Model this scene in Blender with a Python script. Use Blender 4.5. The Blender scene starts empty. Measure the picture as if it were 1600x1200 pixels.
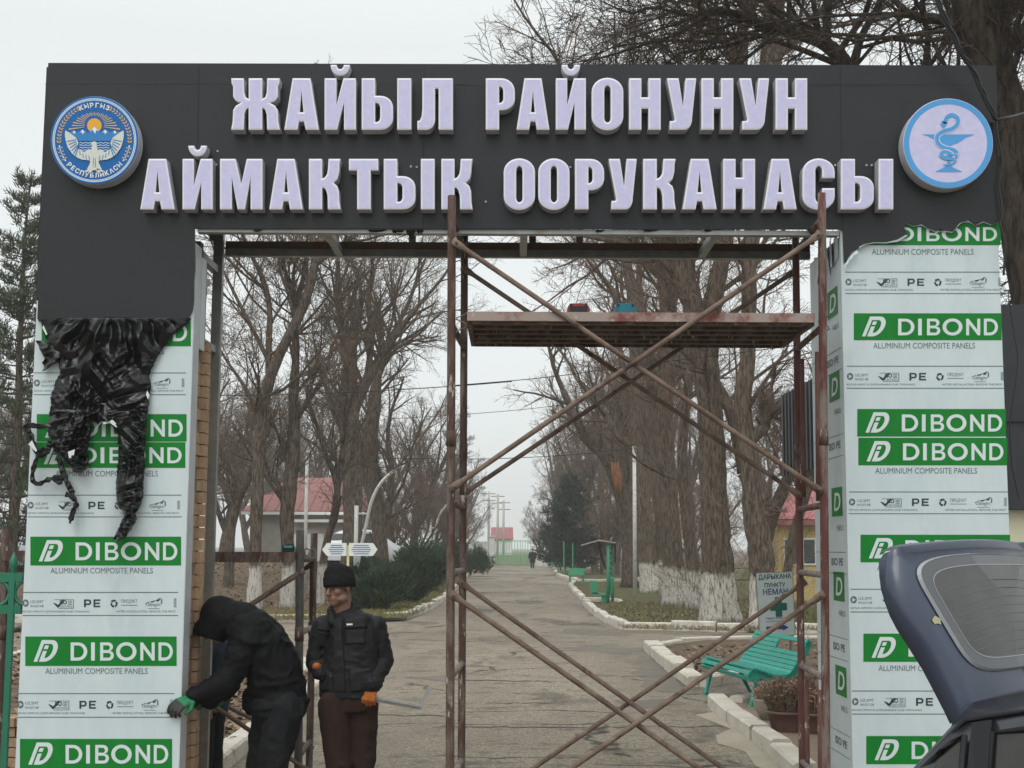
import bpy, bmesh, math, random
import numpy as np
from mathutils import Vector, Matrix, noise as mnoise
from mathutils.geometry import tessellate_polygon
R = math.radians
scene = bpy.context.scene
C = scene.collection

# ------------------------------------------------------------------ camera
FPX, CAM_H, PITCH, ROLL = 2150.0, 1.85, math.atan(255 / 2150.0), R(0.3)
_F = Vector((0, math.cos(PITCH), math.sin(PITCH)))
_r0 = Vector((1, 0, 0)); _u0 = Vector((0, -math.sin(PITCH), math.cos(PITCH)))
_R = _r0 * math.cos(ROLL) + _u0 * math.sin(ROLL)
_U = _u0 * math.cos(ROLL) - _r0 * math.sin(ROLL)
CAM = Vector((0, 0, CAM_H))
cam_data = bpy.data.cameras.new("camera")
cam = bpy.data.objects.new("camera", cam_data); C.objects.link(cam)
cam_data.sensor_width = 36.0
cam_data.lens = FPX / 1600.0 * 36.0
cam_data.clip_start = 0.05; cam_data.clip_end = 3000
m = Matrix((_R, _U, -_F)).transposed().to_4x4(); m.translation = CAM
cam.matrix_world = m
scene.camera = cam

# ------------------------------------------------------------------ world, sun, exposure
SUN_EL, SUN_ROT = R(52), R(200)
world = bpy.data.worlds.new("World"); scene.world = world
world.use_nodes = True
nt = world.node_tree; nt.nodes.clear()
out = nt.nodes.new("ShaderNodeOutputWorld")
sky = nt.nodes.new("ShaderNodeTexSky"); sky.sky_type = 'NISHITA'
sky.sun_disc = False; sky.sun_elevation = SUN_EL; sky.sun_rotation = SUN_ROT
sky.air_density = 1.0; sky.dust_density = 4.0
hs = nt.nodes.new("ShaderNodeHueSaturation"); hs.inputs['Saturation'].default_value = 0.12
bg1 = nt.nodes.new("ShaderNodeBackground"); bg1.inputs['Strength'].default_value = 0.05
nt.links.new(sky.outputs[0], hs.inputs['Color']); nt.links.new(hs.outputs[0], bg1.inputs['Color'])
# an overcast layer: brighter towards the zenith than at the horizon
geo = nt.nodes.new("ShaderNodeTexCoord"); sep = nt.nodes.new("ShaderNodeSeparateXYZ")
nt.links.new(geo.outputs['Generated'], sep.inputs[0])
ramp = nt.nodes.new("ShaderNodeMapRange")
ramp.inputs['From Min'].default_value = 0.35; ramp.inputs['From Max'].default_value = 1.0
ramp.inputs['To Min'].default_value = 0.72; ramp.inputs['To Max'].default_value = 1.75
nt.links.new(sep.outputs['Z'], ramp.inputs['Value'])
bg2 = nt.nodes.new("ShaderNodeBackground"); bg2.inputs['Color'].default_value = (0.945, 1.0, 1.0, 1)
nt.links.new(ramp.outputs[0], bg2.inputs['Strength'])
add = nt.nodes.new("ShaderNodeAddShader")
nt.links.new(bg1.outputs[0], add.inputs[0]); nt.links.new(bg2.outputs[0], add.inputs[1])
nt.links.new(add.outputs[0], out.inputs['Surface'])
sun_d = bpy.data.lights.new("sun", 'SUN'); sun_d.energy = 0.7; sun_d.angle = R(35); sun_d.color = (1, 0.97, 0.92)
sun = bpy.data.objects.new("sun", sun_d); C.objects.link(sun)
sun.location = (0, -10, 30)
_sd = Vector((math.sin(SUN_ROT) * math.cos(SUN_EL), math.cos(SUN_ROT) * math.cos(SUN_EL), math.sin(SUN_EL)))
sun.rotation_euler = _sd.to_track_quat('Z', 'Y').to_euler()
vs = scene.view_settings
scene.display_settings.display_device = 'sRGB'
vs.view_transform = 'Standard'; vs.look = 'None'; vs.gamma = 1.0; vs.use_curve_mapping = False
vs.exposure = 0.0
scene.cycles.max_bounces = 6
scene.cycles.diffuse_bounces = 3
scene.cycles.transparent_max_bounces = 8

# ------------------------------------------------------------------ pixel <-> world
def ray(px, py):
    return _F + _R * ((px - 800) / FPX) + _U * ((600 - py) / FPX)
def at(px, py, Y):
    d = ray(px, py); return CAM + d * (Y / d.y)
def gnd(px, py, z=0.0):
    d = ray(px, py); return CAM + d * ((z - CAM_H) / d.z)

# ------------------------------------------------------------------ materials
def srgb(r, g, b):
    return tuple(((c / 255) / 12.92 if c / 255 <= .04045 else ((c / 255 + .055) / 1.055) ** 2.4) for c in (r, g, b))
def mat(name, col, rough=0.7, col2=None, scale=6.0, detail=6, metal=0.0, bump=0.0, bscale=None, spec=0.4,
        stretch=(1, 1, 1), lo=0.35, hi=0.65, col3=None, scale3=1.2, lo3=0.55, hi3=0.65, bdist=0.01, alpha=1.0, coat=0.0):
    m = bpy.data.materials.new(name); m.use_nodes = True
    n = m.node_tree.nodes; l = m.node_tree.links
    b = n['Principled BSDF']
    b.inputs['Base Color'].default_value = (*col, 1)
    b.inputs['Roughness'].default_value = rough
    b.inputs['Metallic'].default_value = metal
    b.inputs['Specular IOR Level'].default_value = spec
    if coat: b.inputs['Coat Weight'].default_value = coat; b.inputs['Coat Roughness'].default_value = 0.08
    tc = n.new('ShaderNodeTexCoord'); mp = n.new('ShaderNodeMapping'); mp.inputs['Scale'].default_value = stretch
    l.new(tc.outputs['Object'], mp.inputs['Vector'])
    last = None
    if col2 is not None:
        nz = n.new('ShaderNodeTexNoise'); nz.inputs['Scale'].default_value = scale; nz.inputs['Detail'].default_value = detail
        nz.inputs['Roughness'].default_value = 0.65
        l.new(mp.outputs[0], nz.inputs['Vector'])
        mr = n.new('ShaderNodeMapRange'); mr.inputs['From Min'].default_value = lo; mr.inputs['From Max'].default_value = hi
        l.new(nz.outputs['Fac'], mr.inputs['Value'])
        mx = n.new('ShaderNodeMix'); mx.data_type = 'RGBA'
        mx.inputs['A'].default_value = (*col, 1); mx.inputs['B'].default_value = (*col2, 1)
        l.new(mr.outputs[0], mx.inputs['Factor']); last = mx.outputs['Result']
    if col3 is not None:
        nz = n.new('ShaderNodeTexNoise'); nz.inputs['Scale'].default_value = scale3; nz.inputs['Detail'].default_value = 8
        nz.inputs['Roughness'].default_value = 0.7
        l.new(mp.outputs[0], nz.inputs['Vector'])
        mr = n.new('ShaderNodeMapRange'); mr.inputs['From Min'].default_value = lo3; mr.inputs['From Max'].default_value = hi3
        l.new(nz.outputs['Fac'], mr.inputs['Value'])
        mx = n.new('ShaderNodeMix'); mx.data_type = 'RGBA'
        if last is None: mx.inputs['A'].default_value = (*col, 1)
        else: l.new(last, mx.inputs['A'])
        mx.inputs['B'].default_value = (*col3, 1)
        l.new(mr.outputs[0], mx.inputs['Factor']); last = mx.outputs['Result']
    if last is not None: l.new(last, b.inputs['Base Color'])
    if bump:
        nb = n.new('ShaderNodeTexNoise'); nb.inputs['Scale'].default_value = bscale or scale * 2; nb.inputs['Detail'].default_value = 8
        l.new(mp.outputs[0], nb.inputs['Vector'])
        bp = n.new('ShaderNodeBump'); bp.inputs['Strength'].default_value = bump; bp.inputs['Distance'].default_value = bdist
        l.new(nb.outputs['Fac'], bp.inputs['Height']); l.new(bp.outputs[0], b.inputs['Normal'])
    return m

M = {}
M['anthracite'] = mat('anthracite panel', (0.0150, 0.0155, 0.018), 0.36, (0.0215, 0.0225, 0.025), 1.1, 8, spec=0.30, lo=.3, hi=.75, bump=0.03, bscale=2.0, bdist=0.02)
M['seam'] = mat('panel seam', (0.012, 0.012, 0.013), 0.8)
M['letter_face'] = mat('filmed letter face', (0.50, 0.485, 0.70), 0.36, (0.545, 0.53, 0.735), 24, 9, bump=0.30, bscale=30, bdist=0.006, spec=0.5, lo=0.42, hi=0.62)
M['letter_side'] = mat('letter side', (0.47, 0.46, 0.49), 0.5, (0.42, .41, .44), 8); M['letter_rim'] = mat('letter rim', (0.66, 0.66, 0.72), 0.4)
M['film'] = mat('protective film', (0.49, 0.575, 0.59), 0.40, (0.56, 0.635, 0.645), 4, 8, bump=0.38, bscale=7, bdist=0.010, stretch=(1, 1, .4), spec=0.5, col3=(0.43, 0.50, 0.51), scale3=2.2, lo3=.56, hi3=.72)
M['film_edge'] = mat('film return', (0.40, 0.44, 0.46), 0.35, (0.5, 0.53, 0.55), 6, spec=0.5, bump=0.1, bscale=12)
M['green_print'] = mat('green print', (0.004, 0.165, 0.020), 0.45, (0.007, 0.195, 0.027), 4, 8, spec=0.2, bump=0.15, bscale=9, bdist=0.006, stretch=(1, 1, .35))
M['white_print'] = mat('white print', (0.56, 0.63, 0.64), 0.42, (0.62, 0.68, 0.69), 4)
M['dark_print'] = mat('dark print', (0.10, 0.13, 0.15), 0.5)
M['black_print'] = mat('black print', (0.022, 0.035, 0.045), 0.5)
M['brick'] = mat('brick', (0.43, 0.30, 0.19), 0.9, (0.33, 0.205, 0.125), 9, bump=0.5, bscale=60, bdist=0.004, col3=(0.52, 0.40, 0.28), scale3=4)
M['mortar'] = mat('mortar', (0.24, 0.22, 0.19), 0.95, (0.16, 0.14, 0.12), 20, bump=0.4)
M['steel'] = mat('galvanised steel', (0.33, 0.34, 0.33), 0.45, (0.24, 0.245, 0.235), 9, metal=0.75, spec=0.5, col3=(0.20, 0.16, 0.11), scale3=2.2, lo3=.6, hi3=.7)
M['steel_rust'] = mat('rusting steel', (0.14, 0.115, 0.09), 0.7, (0.16, 0.07, 0.03), 7, metal=0.3)
M['dark_gap'] = mat('dark timber', (0.05, 0.042, 0.035), 0.9, (0.09, 0.07, 0.05), 8)
M['black_film'] = mat('black plastic film', (0.0035, 0.0035, 0.004), 0.22, spec=0.38, bump=0.35, bscale=22, bdist=0.012)
M['scaff'] = mat('worn scaffold paint', (0.070, 0.036, 0.027), 0.8, (0.155, 0.12, 0.098), 5, 10, stretch=(3, 3, .7), lo=.46, hi=.62, col3=(0.38, 0.34, 0.30), scale3=8, lo3=.60, hi3=.64, bump=0.3, bscale=40)
M['scaff_red'] = mat('red scaffold paint', (0.100, 0.024, 0.021), 0.7, (0.115, 0.065, 0.052), 6, 8, stretch=(3, 3, .8), col3=(0.42, 0.38, 0.34), scale3=8, lo3=.6, hi3=.65, bump=0.3, bscale=40)
M['scaff_grey'] = mat('plaster splashed tube', (0.23, 0.20, 0.18), 0.85, (0.13, 0.095, 0.08), 9, 8, bump=0.4, bscale=40)
M['scaff_mix'] = mat('flaking red and grey tube', (0.17, 0.135, 0.115), .8, (0.095, 0.032, 0.026), 4, 8, stretch=(3, 3, .6), lo=.46, hi=.56, col3=(0.33, 0.29, 0.26), scale3=10, lo3=.6, hi3=.65, bump=.35, bscale=40)
M['brace'] = mat('rusty brace tube', (0.090, 0.052, 0.037), 0.75, (0.20, 0.145, 0.11), 7, 9, col3=(0.045, 0.028, 0.022), scale3=5, bump=0.3, bscale=50)
M['deck'] = mat('scaffold deck', (0.20, 0.165, 0.135), 0.85, (0.10, 0.075, 0.06), 10, 8, stretch=(.5, 3, 3), col3=(0.03, 0.024, 0.02), scale3=26, lo3=.62, hi3=.68, bump=0.3, bscale=30)
M['deck_edge'] = mat('deck edge paint', (0.30, 0.24, 0.21), 0.8, (0.17, 0.055, 0.045), 4, 8, lo=.48, hi=.6, col3=(0.4, 0.37, 0.34), scale3=20, lo3=.62, hi3=.66, bump=0.3)

# ------------------------------------------------------------------ mesh builder
LOC = {}
class MB:
    def __init__(s): s.v = []; s.f = []; s.mi = []
    def quad(s, a, b, c, d, mi=0):
        k = len(s.v); s.v += [tuple(a), tuple(b), tuple(c), tuple(d)]; s.f.append((k, k+1, k+2, k+3)); s.mi.append(mi)
    def face(s, pts, mi=0):
        k = len(s.v); s.v += [tuple(p) for p in pts]; s.f.append(tuple(range(k, k+len(pts)))); s.mi.append(mi)
    def hexa(s, p, mi=0):     # 8 points: bottom ring 0-3, top ring 4-7
        k = len(s.v); s.v += [tuple(q) for q in p]
        for f in ((3,2,1,0),(4,5,6,7),(0,1,5,4),(1,2,6,5),(2,3,7,6),(3,0,4,7)):
            s.f.append(tuple(k+i for i in f)); s.mi.append(mi)
    def box(s, c, size, rot=None, mi=0):
        x, y, z = size[0]/2, size[1]/2, size[2]/2
        p = [Vector(q) for q in ((-x,-y,-z),(x,-y,-z),(x,y,-z),(-x,y,-z),(-x,-y,z),(x,-y,z),(x,y,z),(-x,y,z))]
        if rot is not None: p = [rot @ q for q in p]
        c = Vector(c); s.hexa([q + c for q in p], mi)
    def bar(s, p0, p1, w, h, up=(0,0,1), mi=0):
        p0, p1 = Vector(p0), Vector(p1); d = (p1-p0).normalized()
        a = d.cross(Vector(up))
        if a.length < 1e-4: a = d.cross(Vector((1,0,0)))
        a.normalize(); b = a.cross(d).normalized(); a = a*w/2; b = b*h/2
        s.hexa([p0-a-b, p0+a-b, p0+a+b, p0-a+b, p1-a-b, p1+a-b, p1+a+b, p1-a+b], mi)
    def tube(s, pts, radii, n=8, cap=True, mi=0, ell=None, ref=None):
        pts = [Vector(p) for p in pts]; k0 = len(s.v); m_ = len(pts)
        if not hasattr(radii, '__len__'): radii = [radii]*m_
        prev = None
        for i in range(m_):
            d = pts[min(i+1, m_-1)] - pts[max(i-1, 0)]
            if d.length < 1e-9: d = Vector((0,0,1))
            d.normalize()
            if prev is None:
                rf = Vector(ref) if ref is not None else (Vector((0,0,1)) if abs(d.z) < .9 else Vector((1,0,0)))
                a = d.cross(rf).normalized()
            else:
                a = prev - d*prev.dot(d)
                if a.length < 1e-6: a = d.cross(Vector((1,0,0)))
                a.normalize()
            prev = a; b = d.cross(a); r = radii[i]
            ea, eb = (1, 1) if ell is None else (ell[i] if hasattr(ell[0], '__len__') else ell)
            for j in range(n):
                t = 2*math.pi*j/n
                s.v.append(tuple(pts[i] + a*(math.cos(t)*r*ea) + b*(math.sin(t)*r*eb)))
        for i in range(m_-1):
            for j in range(n):
                j2 = (j+1) % n
                s.f.append((k0+i*n+j, k0+i*n+j2, k0+(i+1)*n+j2, k0+(i+1)*n+j)); s.mi.append(mi)
        if cap:
            s.f.append(tuple(k0+j for j in reversed(range(n)))); s.mi.append(mi)
            s.f.append(tuple(k0+(m_-1)*n+j for j in range(n))); s.mi.append(mi)
    def capsule(s, p0, p1, r0, r1=None, n=12, mi=0, ell=None, ref=None):
        r1 = r0 if r1 is None else r1
        p0, p1 = Vector(p0), Vector(p1); d = p1-p0
        if d.length < 1e-6: d = Vector((0,0,1e-4))
        d.normalize(); P, Q = [], []
        for a in (88, 65, 40, 18): P.append(p0 - d*(r0*math.sin(R(a)))); Q.append(r0*math.cos(R(a)))
        P.append(p0); Q.append(r0); P.append(p1); Q.append(r1)
        for a in (18, 40, 65, 88): P.append(p1 + d*(r1*math.sin(R(a)))); Q.append(r1*math.cos(R(a)))
        s.tube(P, Q, n, True, mi, ell, ref)
    def ellipsoid(s, c, rad, rot=None, n=14, mi=0):
        c = Vector(c); k0 = len(s.v); m_ = n//2+1
        for i in range(m_+1):
            th = math.pi*(0.02+0.96*i/m_)
            for j in range(n):
                ph = 2*math.pi*j/n
                q = Vector((rad[0]*math.sin(th)*math.cos(ph), rad[1]*math.sin(th)*math.sin(ph), rad[2]*math.cos(th)))
                if rot is not None: q = rot @ q
                s.v.append(tuple(c+q))
        for i in range(m_):
            for j in range(n):
                j2 = (j+1) % n
                s.f.append((k0+i*n+j, k0+(i+1)*n+j, k0+(i+1)*n+j2, k0+i*n+j2)); s.mi.append(mi)
        s.f.append(tuple(k0+j for j in range(n))); s.mi.append(mi)
        s.f.append(tuple(k0+m_*n+j for j in reversed(range(n)))); s.mi.append(mi)
    def lathe(s, c, prof, n=20, mi=0, axis=None):
        c = Vector(c); k0 = len(s.v)
        for (r, z) in prof:
            for j in range(n):
                t = 2*math.pi*j/n
                s.v.append((c.x+r*math.cos(t), c.y+r*math.sin(t), c.z+z))
        for i in range(len(prof)-1):
            for j in range(n):
                j2 = (j+1) % n
                s.f.append((k0+i*n+j, k0+i*n+j2, k0+(i+1)*n+j2, k0+(i+1)*n+j)); s.mi.append(mi)
    def add(s, other, mi=None):
        k = len(s.v); s.v += other.v; s.f += [tuple(i+k for i in f) for f in other.f]
        s.mi += other.mi if mi is None else [mi]*len(other.f)
    def mesh(s, name, mats, off=(0,0,0), smooth=False):
        me = bpy.data.meshes.new(name)
        v = np.array(s.v, dtype=float).reshape(-1, 3) - np.array(off, dtype=float)
        me.from_pydata(v.tolist(), [], s.f)
        mats = mats if isinstance(mats, (list, tuple)) else [mats]
        for mm in mats: me.materials.append(mm)
        if len(mats) > 1: me.polygons.foreach_set('material_index', s.mi)
        if smooth: me.polygons.foreach_set('use_smooth', [True]*len(me.polygons))
        me.update(); return me
    def build(s, name, mats, parent=None, smooth=False, label=None):
        off = LOC[parent.name] if parent is not None else (0, 0, 0)
        return link(name, s.mesh(name, mats, off, smooth), parent, label)
def link(name, me, parent=None, label=None):
    o = bpy.data.objects.new(name, me); C.objects.link(o)
    if parent is not None: o.parent = parent; LOC[o.name] = LOC[parent.name]
    else: LOC[o.name] = Vector((0, 0, 0))
    if label: o['label'] = label
    return o
def thing(name, label, cat, loc=(0,0,0), group=None):
    o = bpy.data.objects.new(name, None); C.objects.link(o); o.location = loc
    o.empty_display_size = 0.2
    o['label'] = label; o['category'] = cat
    if group: o['group'] = group
    LOC[o.name] = Vector(loc); return o
def tag(o, label, cat, group=None, kind=None):
    o['label'] = label; o['category'] = cat
    if group: o['group'] = group
    if kind: o['kind'] = kind
    return o
def struct(o, kind='structure'):
    o['kind'] = kind; return o
def recentre(o):
    """put a single-mesh thing's origin at its base"""
    me = o.data; n = len(me.vertices); a = np.empty(n*3); me.vertices.foreach_get('co', a); a = a.reshape(-1, 3)
    c = (a.min(0)+a.max(0))/2; c[2] = a[:, 2].min(); a -= c
    me.vertices.foreach_set('co', a.ravel()); me.update(); o.location = c; return o
def copy_tree(o, parent=None):
    c = o.copy(); C.objects.link(c)
    if parent is not None: c.parent = parent
    for ch in list(o.children): copy_tree(ch, c)
    return c

# ------------------------------------------------------------------ outlines -> filled meshes (through a curve)
def fill_loops(loops, depth=0.0, bevel=0.0):
    cu = bpy.data.curves.new('outline', 'CURVE'); cu.dimensions = '2D'; cu.fill_mode = 'BOTH'
    cu.extrude = max(depth/2 - bevel, 0); cu.bevel_depth = bevel; cu.bevel_resolution = 1; cu.offset = -bevel
    for lp in loops:
        sp = cu.splines.new('POLY'); sp.points.add(len(lp)-1)
        for i, p in enumerate(lp): sp.points[i].co = (p[0], p[1], 0, 1)
        sp.use_cyclic_u = True
    o = bpy.data.objects.new('outline', cu)
    me = bpy.data.meshes.new_from_object(o)
    v = np.empty(len(me.vertices)*3); me.vertices.foreach_get('co', v); v = v.reshape(-1, 3)
    f = [tuple(p.vertices) for p in me.polygons]; nz = [p.normal.z for p in me.polygons]
    bpy.data.objects.remove(o); bpy.data.curves.remove(cu); bpy.data.meshes.remove(me)
    return v, f, nz
def text_flat(s, size=1.0, bold=0.0, spacing=1.0):
    """a line of text as flat triangles, left aligned at the origin; returns verts, faces, width"""
    cu = bpy.data.curves.new('text', 'FONT'); cu.body = s; cu.size = size; cu.fill_mode = 'FRONT'; cu.space_character = spacing
    cu.offset = bold*size; cu.resolution_u = 3
    o = bpy.data.objects.new('text', cu)
    me = bpy.data.meshes.new_from_object(o)
    n = len(me.vertices); v = np.empty(n*3); me.vertices.foreach_get('co', v); v = v.reshape(-1, 3)
    f = [tuple(p.vertices) for p in me.polygons]
    bpy.data.objects.remove(o); bpy.data.curves.remove(cu); bpy.data.meshes.remove(me)
    return v, f
def put(mb, v, f, fn, mi=0):
    k = len(mb.v); mb.v += [tuple(fn(*p)) for p in v]; mb.f += [tuple(i+k for i in q) for q in f]; mb.mi += [mi]*len(f)
def put_text(mb, s, x0, x1, y0, y1, fn, mi=0, bold=0.0, spacing=1.0):
    """fit the text's ink box to (x0..x1, y0..y1) of the surface given by fn(u, v)"""
    v, f = text_flat(s, 1.0, bold, spacing)
    if len(v) == 0: return
    a, b = v.min(0), v.max(0)
    sx = (x1-x0)/max(b[0]-a[0], 1e-6); sy = (y1-y0)/max(b[1]-a[1], 1e-6)
    put(mb, v, f, lambda x, y, z: fn(x0+(x-a[0])*sx, y0+(y-a[1])*sy), mi)

def _area(lp): return sum(lp[i-1][0]*lp[i][1]-lp[i][0]*lp[i-1][1] for i in range(len(lp)))/2
def _inside(p, lp):
    c = False
    for i in range(len(lp)):
        (x1, y1), (x2, y2) = lp[i-1], lp[i]
        if (y1 > p[1]) != (y2 > p[1]) and p[0] < (x2-x1)*(p[1]-y1)/(y2-y1)+x1: c = not c
    return c
def clean_loop(lp, eps=1e-5):
    o = []
    for p in lp:
        if not o or math.hypot(p[0]-o[-1][0], p[1]-o[-1][1]) > eps: o.append(tuple(p))
    if math.hypot(o[0][0]-o[-1][0], o[0][1]-o[-1][1]) < eps: o.pop()
    return o
def raised(loops, d, rim):
    """block letters: side walls, a bright rim and an inset face. Returns (v, f, mi): z from 0 to d; 0 face, 1 rim and sides"""
    V, F, MI = [], [], []; inner = []
    loops = [clean_loop(l) for l in loops]
    for k, lp in enumerate(loops):
        hole = any(j != k and _inside(lp[0], q) for j, q in enumerate(loops))
        if (_area(lp) > 0) == hole: lp = lp[::-1]
        n = len(lp); ins = []
        for i in range(n):
            a, b, c = lp[i-1], lp[i], lp[(i+1) % n]
            d1 = Vector((b[0]-a[0], b[1]-a[1])).normalized(); d2 = Vector((c[0]-b[0], c[1]-b[1])).normalized()
            n1, n2 = Vector((-d1.y, d1.x)), Vector((-d2.y, d2.x)); s_ = n1+n2
            if s_.length < 1e-4: s_ = n1
            s_.normalize(); q = s_*(rim/max(s_.dot(n1), .55)); ins.append((b[0]+q.x, b[1]+q.y))
        inner.append(ins); k0 = len(V)
        V += [(x, y, 0) for x, y in lp]+[(x, y, d-.004) for x, y in lp]+[(x, y, d) for x, y in ins]
        for i in range(n):
            j = (i+1) % n
            F += [(k0+i, k0+j, k0+n+j, k0+n+i), (k0+n+i, k0+n+j, k0+2*n+j, k0+2*n+i)]; MI += [1, 2]
    v, f, nz = fill_loops(inner)
    k0 = len(V); V += [(p[0], p[1], d) for p in v]
    for q in f:
        a, b, c = (V[k0+q[0]], V[k0+q[1]], V[k0+q[2]])
        up = (b[0]-a[0])*(c[1]-a[1])-(b[1]-a[1])*(c[0]-a[0]) > 0
        F.append(tuple(k0+i for i in (q if up else q[::-1]))); MI.append(0)
    return V, F, MI

# glyphs in a unit box, heavy condensed capitals
def arc(cx, cy, rx, ry, a0, a1, n=8):
    return [(cx+rx*math.cos(R(a0+(a1-a0)*i/n)), cy+ry*math.sin(R(a0+(a1-a0)*i/n))) for i in range(n+1)]
def rrect(x0, y0, x1, y1, rx, ry, n=7):
    return arc(x1-rx, y1-ry, rx, ry, 0, 90, n)+arc(x0+rx, y1-ry, rx, ry, 90, 180, n)+arc(x0+rx, y0+ry, rx, ry, 180, 270, n)+arc(x1-rx, y0+ry, rx, ry, 270, 360, n)
def breve(w=.62, b=1.05):
    cx, o, i = .5, w/2, w/2-.2
    return arc(cx, b+.21, o, .21, 180, 360, 10)+arc(cx, b+.21, i, .085, 360, 180, 8)
GL = {}
GL['А'] = [[(0,0),(.24,1),(.76,1),(1,0),(.62,0),(.575,.16),(.425,.16),(.38,0)], [(.445,.34),(.555,.34),(.50,.74)]]
GL['И'] = [[(0,0),(0,1),(.38,1),(.38,.48),(.60,1),(1,1),(1,0),(.62,0),(.62,.52),(.40,0)]]
GL['Й'] = GL['И']+[breve()]
GL['Н'] = [[(0,0),(0,1),(.39,1),(.39,.63),(.61,.63),(.61,1),(1,1),(1,0),(.61,0),(.61,.41),(.39,.41),(.39,0)]]
GL['О'] = [rrect(0,-.01,1,1.01,.5,.27), rrect(.4,.14,.6,.86,.1,.09,5)]
GL['С'] = [[(1,.62)]+arc(.5,.74,.5,.27,0,180,12)+arc(.5,.26,.5,.27,180,360,12)+[(1,.42),(.61,.42)]+arc(.505,.23,.105,.09,0,-180,6)+arc(.505,.77,.105,.09,180,0,6)+[(.61,.62)]]
GL['Р'] = [[(0,0),(0,1)]+arc(.55,.74,.45,.26,90,0,6)+arc(.55,.60,.45,.22,0,-90,6)+[(.46,.38),(.46,0)], [(.46,.52)]+arc(.48,.60,.12,.08,-90,0,4)+arc(.48,.76,.12,.08,0,90,4)+[(.46,.84)]]
GL['Т'] = [[(.28,0),(.28,.77),(0,.77),(0,1),(1,1),(1,.77),(.74,.77),(.74,0)]]
GL['М'] = [[(0,0),(0,1),(.37,1),(.5,.50),(.63,1),(1,1),(1,0),(.72,0),(.72,.62),(.585,0),(.415,0),(.28,.62),(.28,0)]]
GL['К'] = [[(0,0),(0,1),(.42,1),(.42,.61),(.50,.63),(.575,.70),(.60,.80),(.62,1),(1,1),(.965,.90),(.955,.74),(.90,.60),(.78,.525),(.90,.46),(.95,.36),(.96,.16),(1,0),(.60,0),(.59,.26),(.55,.37),(.50,.42),(.42,.43),(.42,0)]]
GL['Ж'] = [[(.0,1),(.26,1),(.27,.72),(.30,.63),(.36,.60),(.36,1),(.64,1),(.64,.60),(.70,.63),(.73,.72),(.74,1),(1,1),(.99,.90),(.96,.84),(.96,.64),(.90,.56),(.80,.52),(.90,.47),(.96,.38),(.97,.16),(1,0),(.74,0),(.73,.30),(.70,.39),(.64,.43),(.64,0),(.36,0),(.36,.43),(.30,.39),(.27,.30),(.26,0),(0,0),(.03,.16),(.04,.38),(.10,.47),(.20,.52),(.10,.56),(.04,.64),(.04,.84),(.01,.90)]]
GL['Л'] = [[(.60,0),(.60,.80),(.50,.80),(.50,.20)]+arc(.26,.20,.24,.20,0,-90,6)[1:]+[(0,0),(0,.17),(.07,.18),(.12,.26),(.14,.40),(.14,1),(1,1),(1,0)]]
GL['У'] = [[(0,1),(.40,1),(.55,.46),(.64,1),(1,1),(.86,.24)]+arc(.60,.22,.26,.22,0,-90,6)[1:]+[(.10,0),(.10,.17),(.24,.17),(.27,.20)]]
GL['Ь'] = [[(0,0),(0,1),(.43,1),(.43,.66),(.60,.66)]+arc(.60,.44,.40,.22,90,0,6)[1:]+arc(.60,.22,.40,.22,0,-90,6), [(.43,.15)]+arc(.48,.24,.11,.09,-90,0,4)+arc(.48,.43,.11,.09,0,90,4)+[(.43,.52)]]
GL['I'] = [[(0,0),(0,1),(1,1),(1,0)]]
# wide geometric sans for the printed film
GL['D'] = [[(0,0),(0,1),(.44,1)]+arc(.44,.5,.56,.5,90,-90,14)[1:], [(.20,.17),(.44,.17)]+arc(.44,.5,.35,.33,-90,90,12)[1:]+[(.20,.83)]]
GL['O'] = [arc(.5,.5,.5,.515,0,345,23), arc(.5,.5,.315,.335,0,340,17)]
GL['B'] = [[(0,0),(0,1),(.58,1)]+arc(.58,.755,.36,.245,90,-75,8)[1:]+arc(.62,.28,.38,.28,70,-90,9)[1:], [(.22,.16),(.60,.16)]+arc(.60,.29,.17,.13,-90,90,7)[1:]+[(.22,.42)], [(.22,.58),(.56,.58)]+arc(.56,.71,.15,.13,-90,90,7)[1:]+[(.22,.84)]]
GL['N'] = [[(0,0),(0,1),(.17,1),(.79,.34),(.79,1),(1,1),(1,0),(.83,0),(.21,.66),(.21,0)]]
GL['E'] = [[(0,0),(0,1),(1,1),(1,.8),(.26,.8),(.26,.6),(.92,.6),(.92,.4),(.26,.4),(.26,.2),(1,.2),(1,0)]]
GL['P'] = [[(0,0),(0,1),(.66,1)]+arc(.66,.64,.34,.36,90,-90,8)[1:]+[(.26,.28),(.26,0)], [(.26,.48),(.62,.48)]+arc(.62,.64,.14,.16,-90,90,5)[1:]+[(.26,.80)]]
# ================================================================== the gate
Y0 = 8.9
def G(px, py, w=0.0): return at(px, py, Y0 - w)
gate = thing('entrance_gate', 'tall gateway with dark lettered fascia and film-wrapped white pillars across the path', 'gate', (0, Y0, 0))
def XZ(px, py):
    p = at(px, py, Y0); return p.x, p.z
def slab(loops_px, w0, w1, n_mats, name, mats, parent, bevel=0.0, face_mi=0, side_mi=1, label=None):
    """outline in gate plane (pixels) standing from w0 to w1 proud of the gate's face"""
    loops = [[XZ(*p) for p in lp] for lp in loops_px]
    d = w1-w0
    v, f, nz = fill_loops(loops, d, bevel)
    mb = MB(); put(mb, v, f, lambda x, y, z: (x, Y0-(w0+d/2)-z, y))
    mb.mi = [face_mi if q > .8 else side_mi for q in nz]
    return mb.build(name, mats, parent, label=label)

xl_o = XZ(40, 850)[0]; xl_i = XZ(290, 850)[0]          # left pillar, outer and inner edge
xr_i = XZ(1322, 750)[0]; xr_o = XZ(1574, 750)[0]       # right pillar
Z_TOP = XZ(800, 101)[1]; Z_LB = XZ(800, 359)[1]        # fascia top and underside
DEP = 0.93                                            # depth of the gateway

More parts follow.
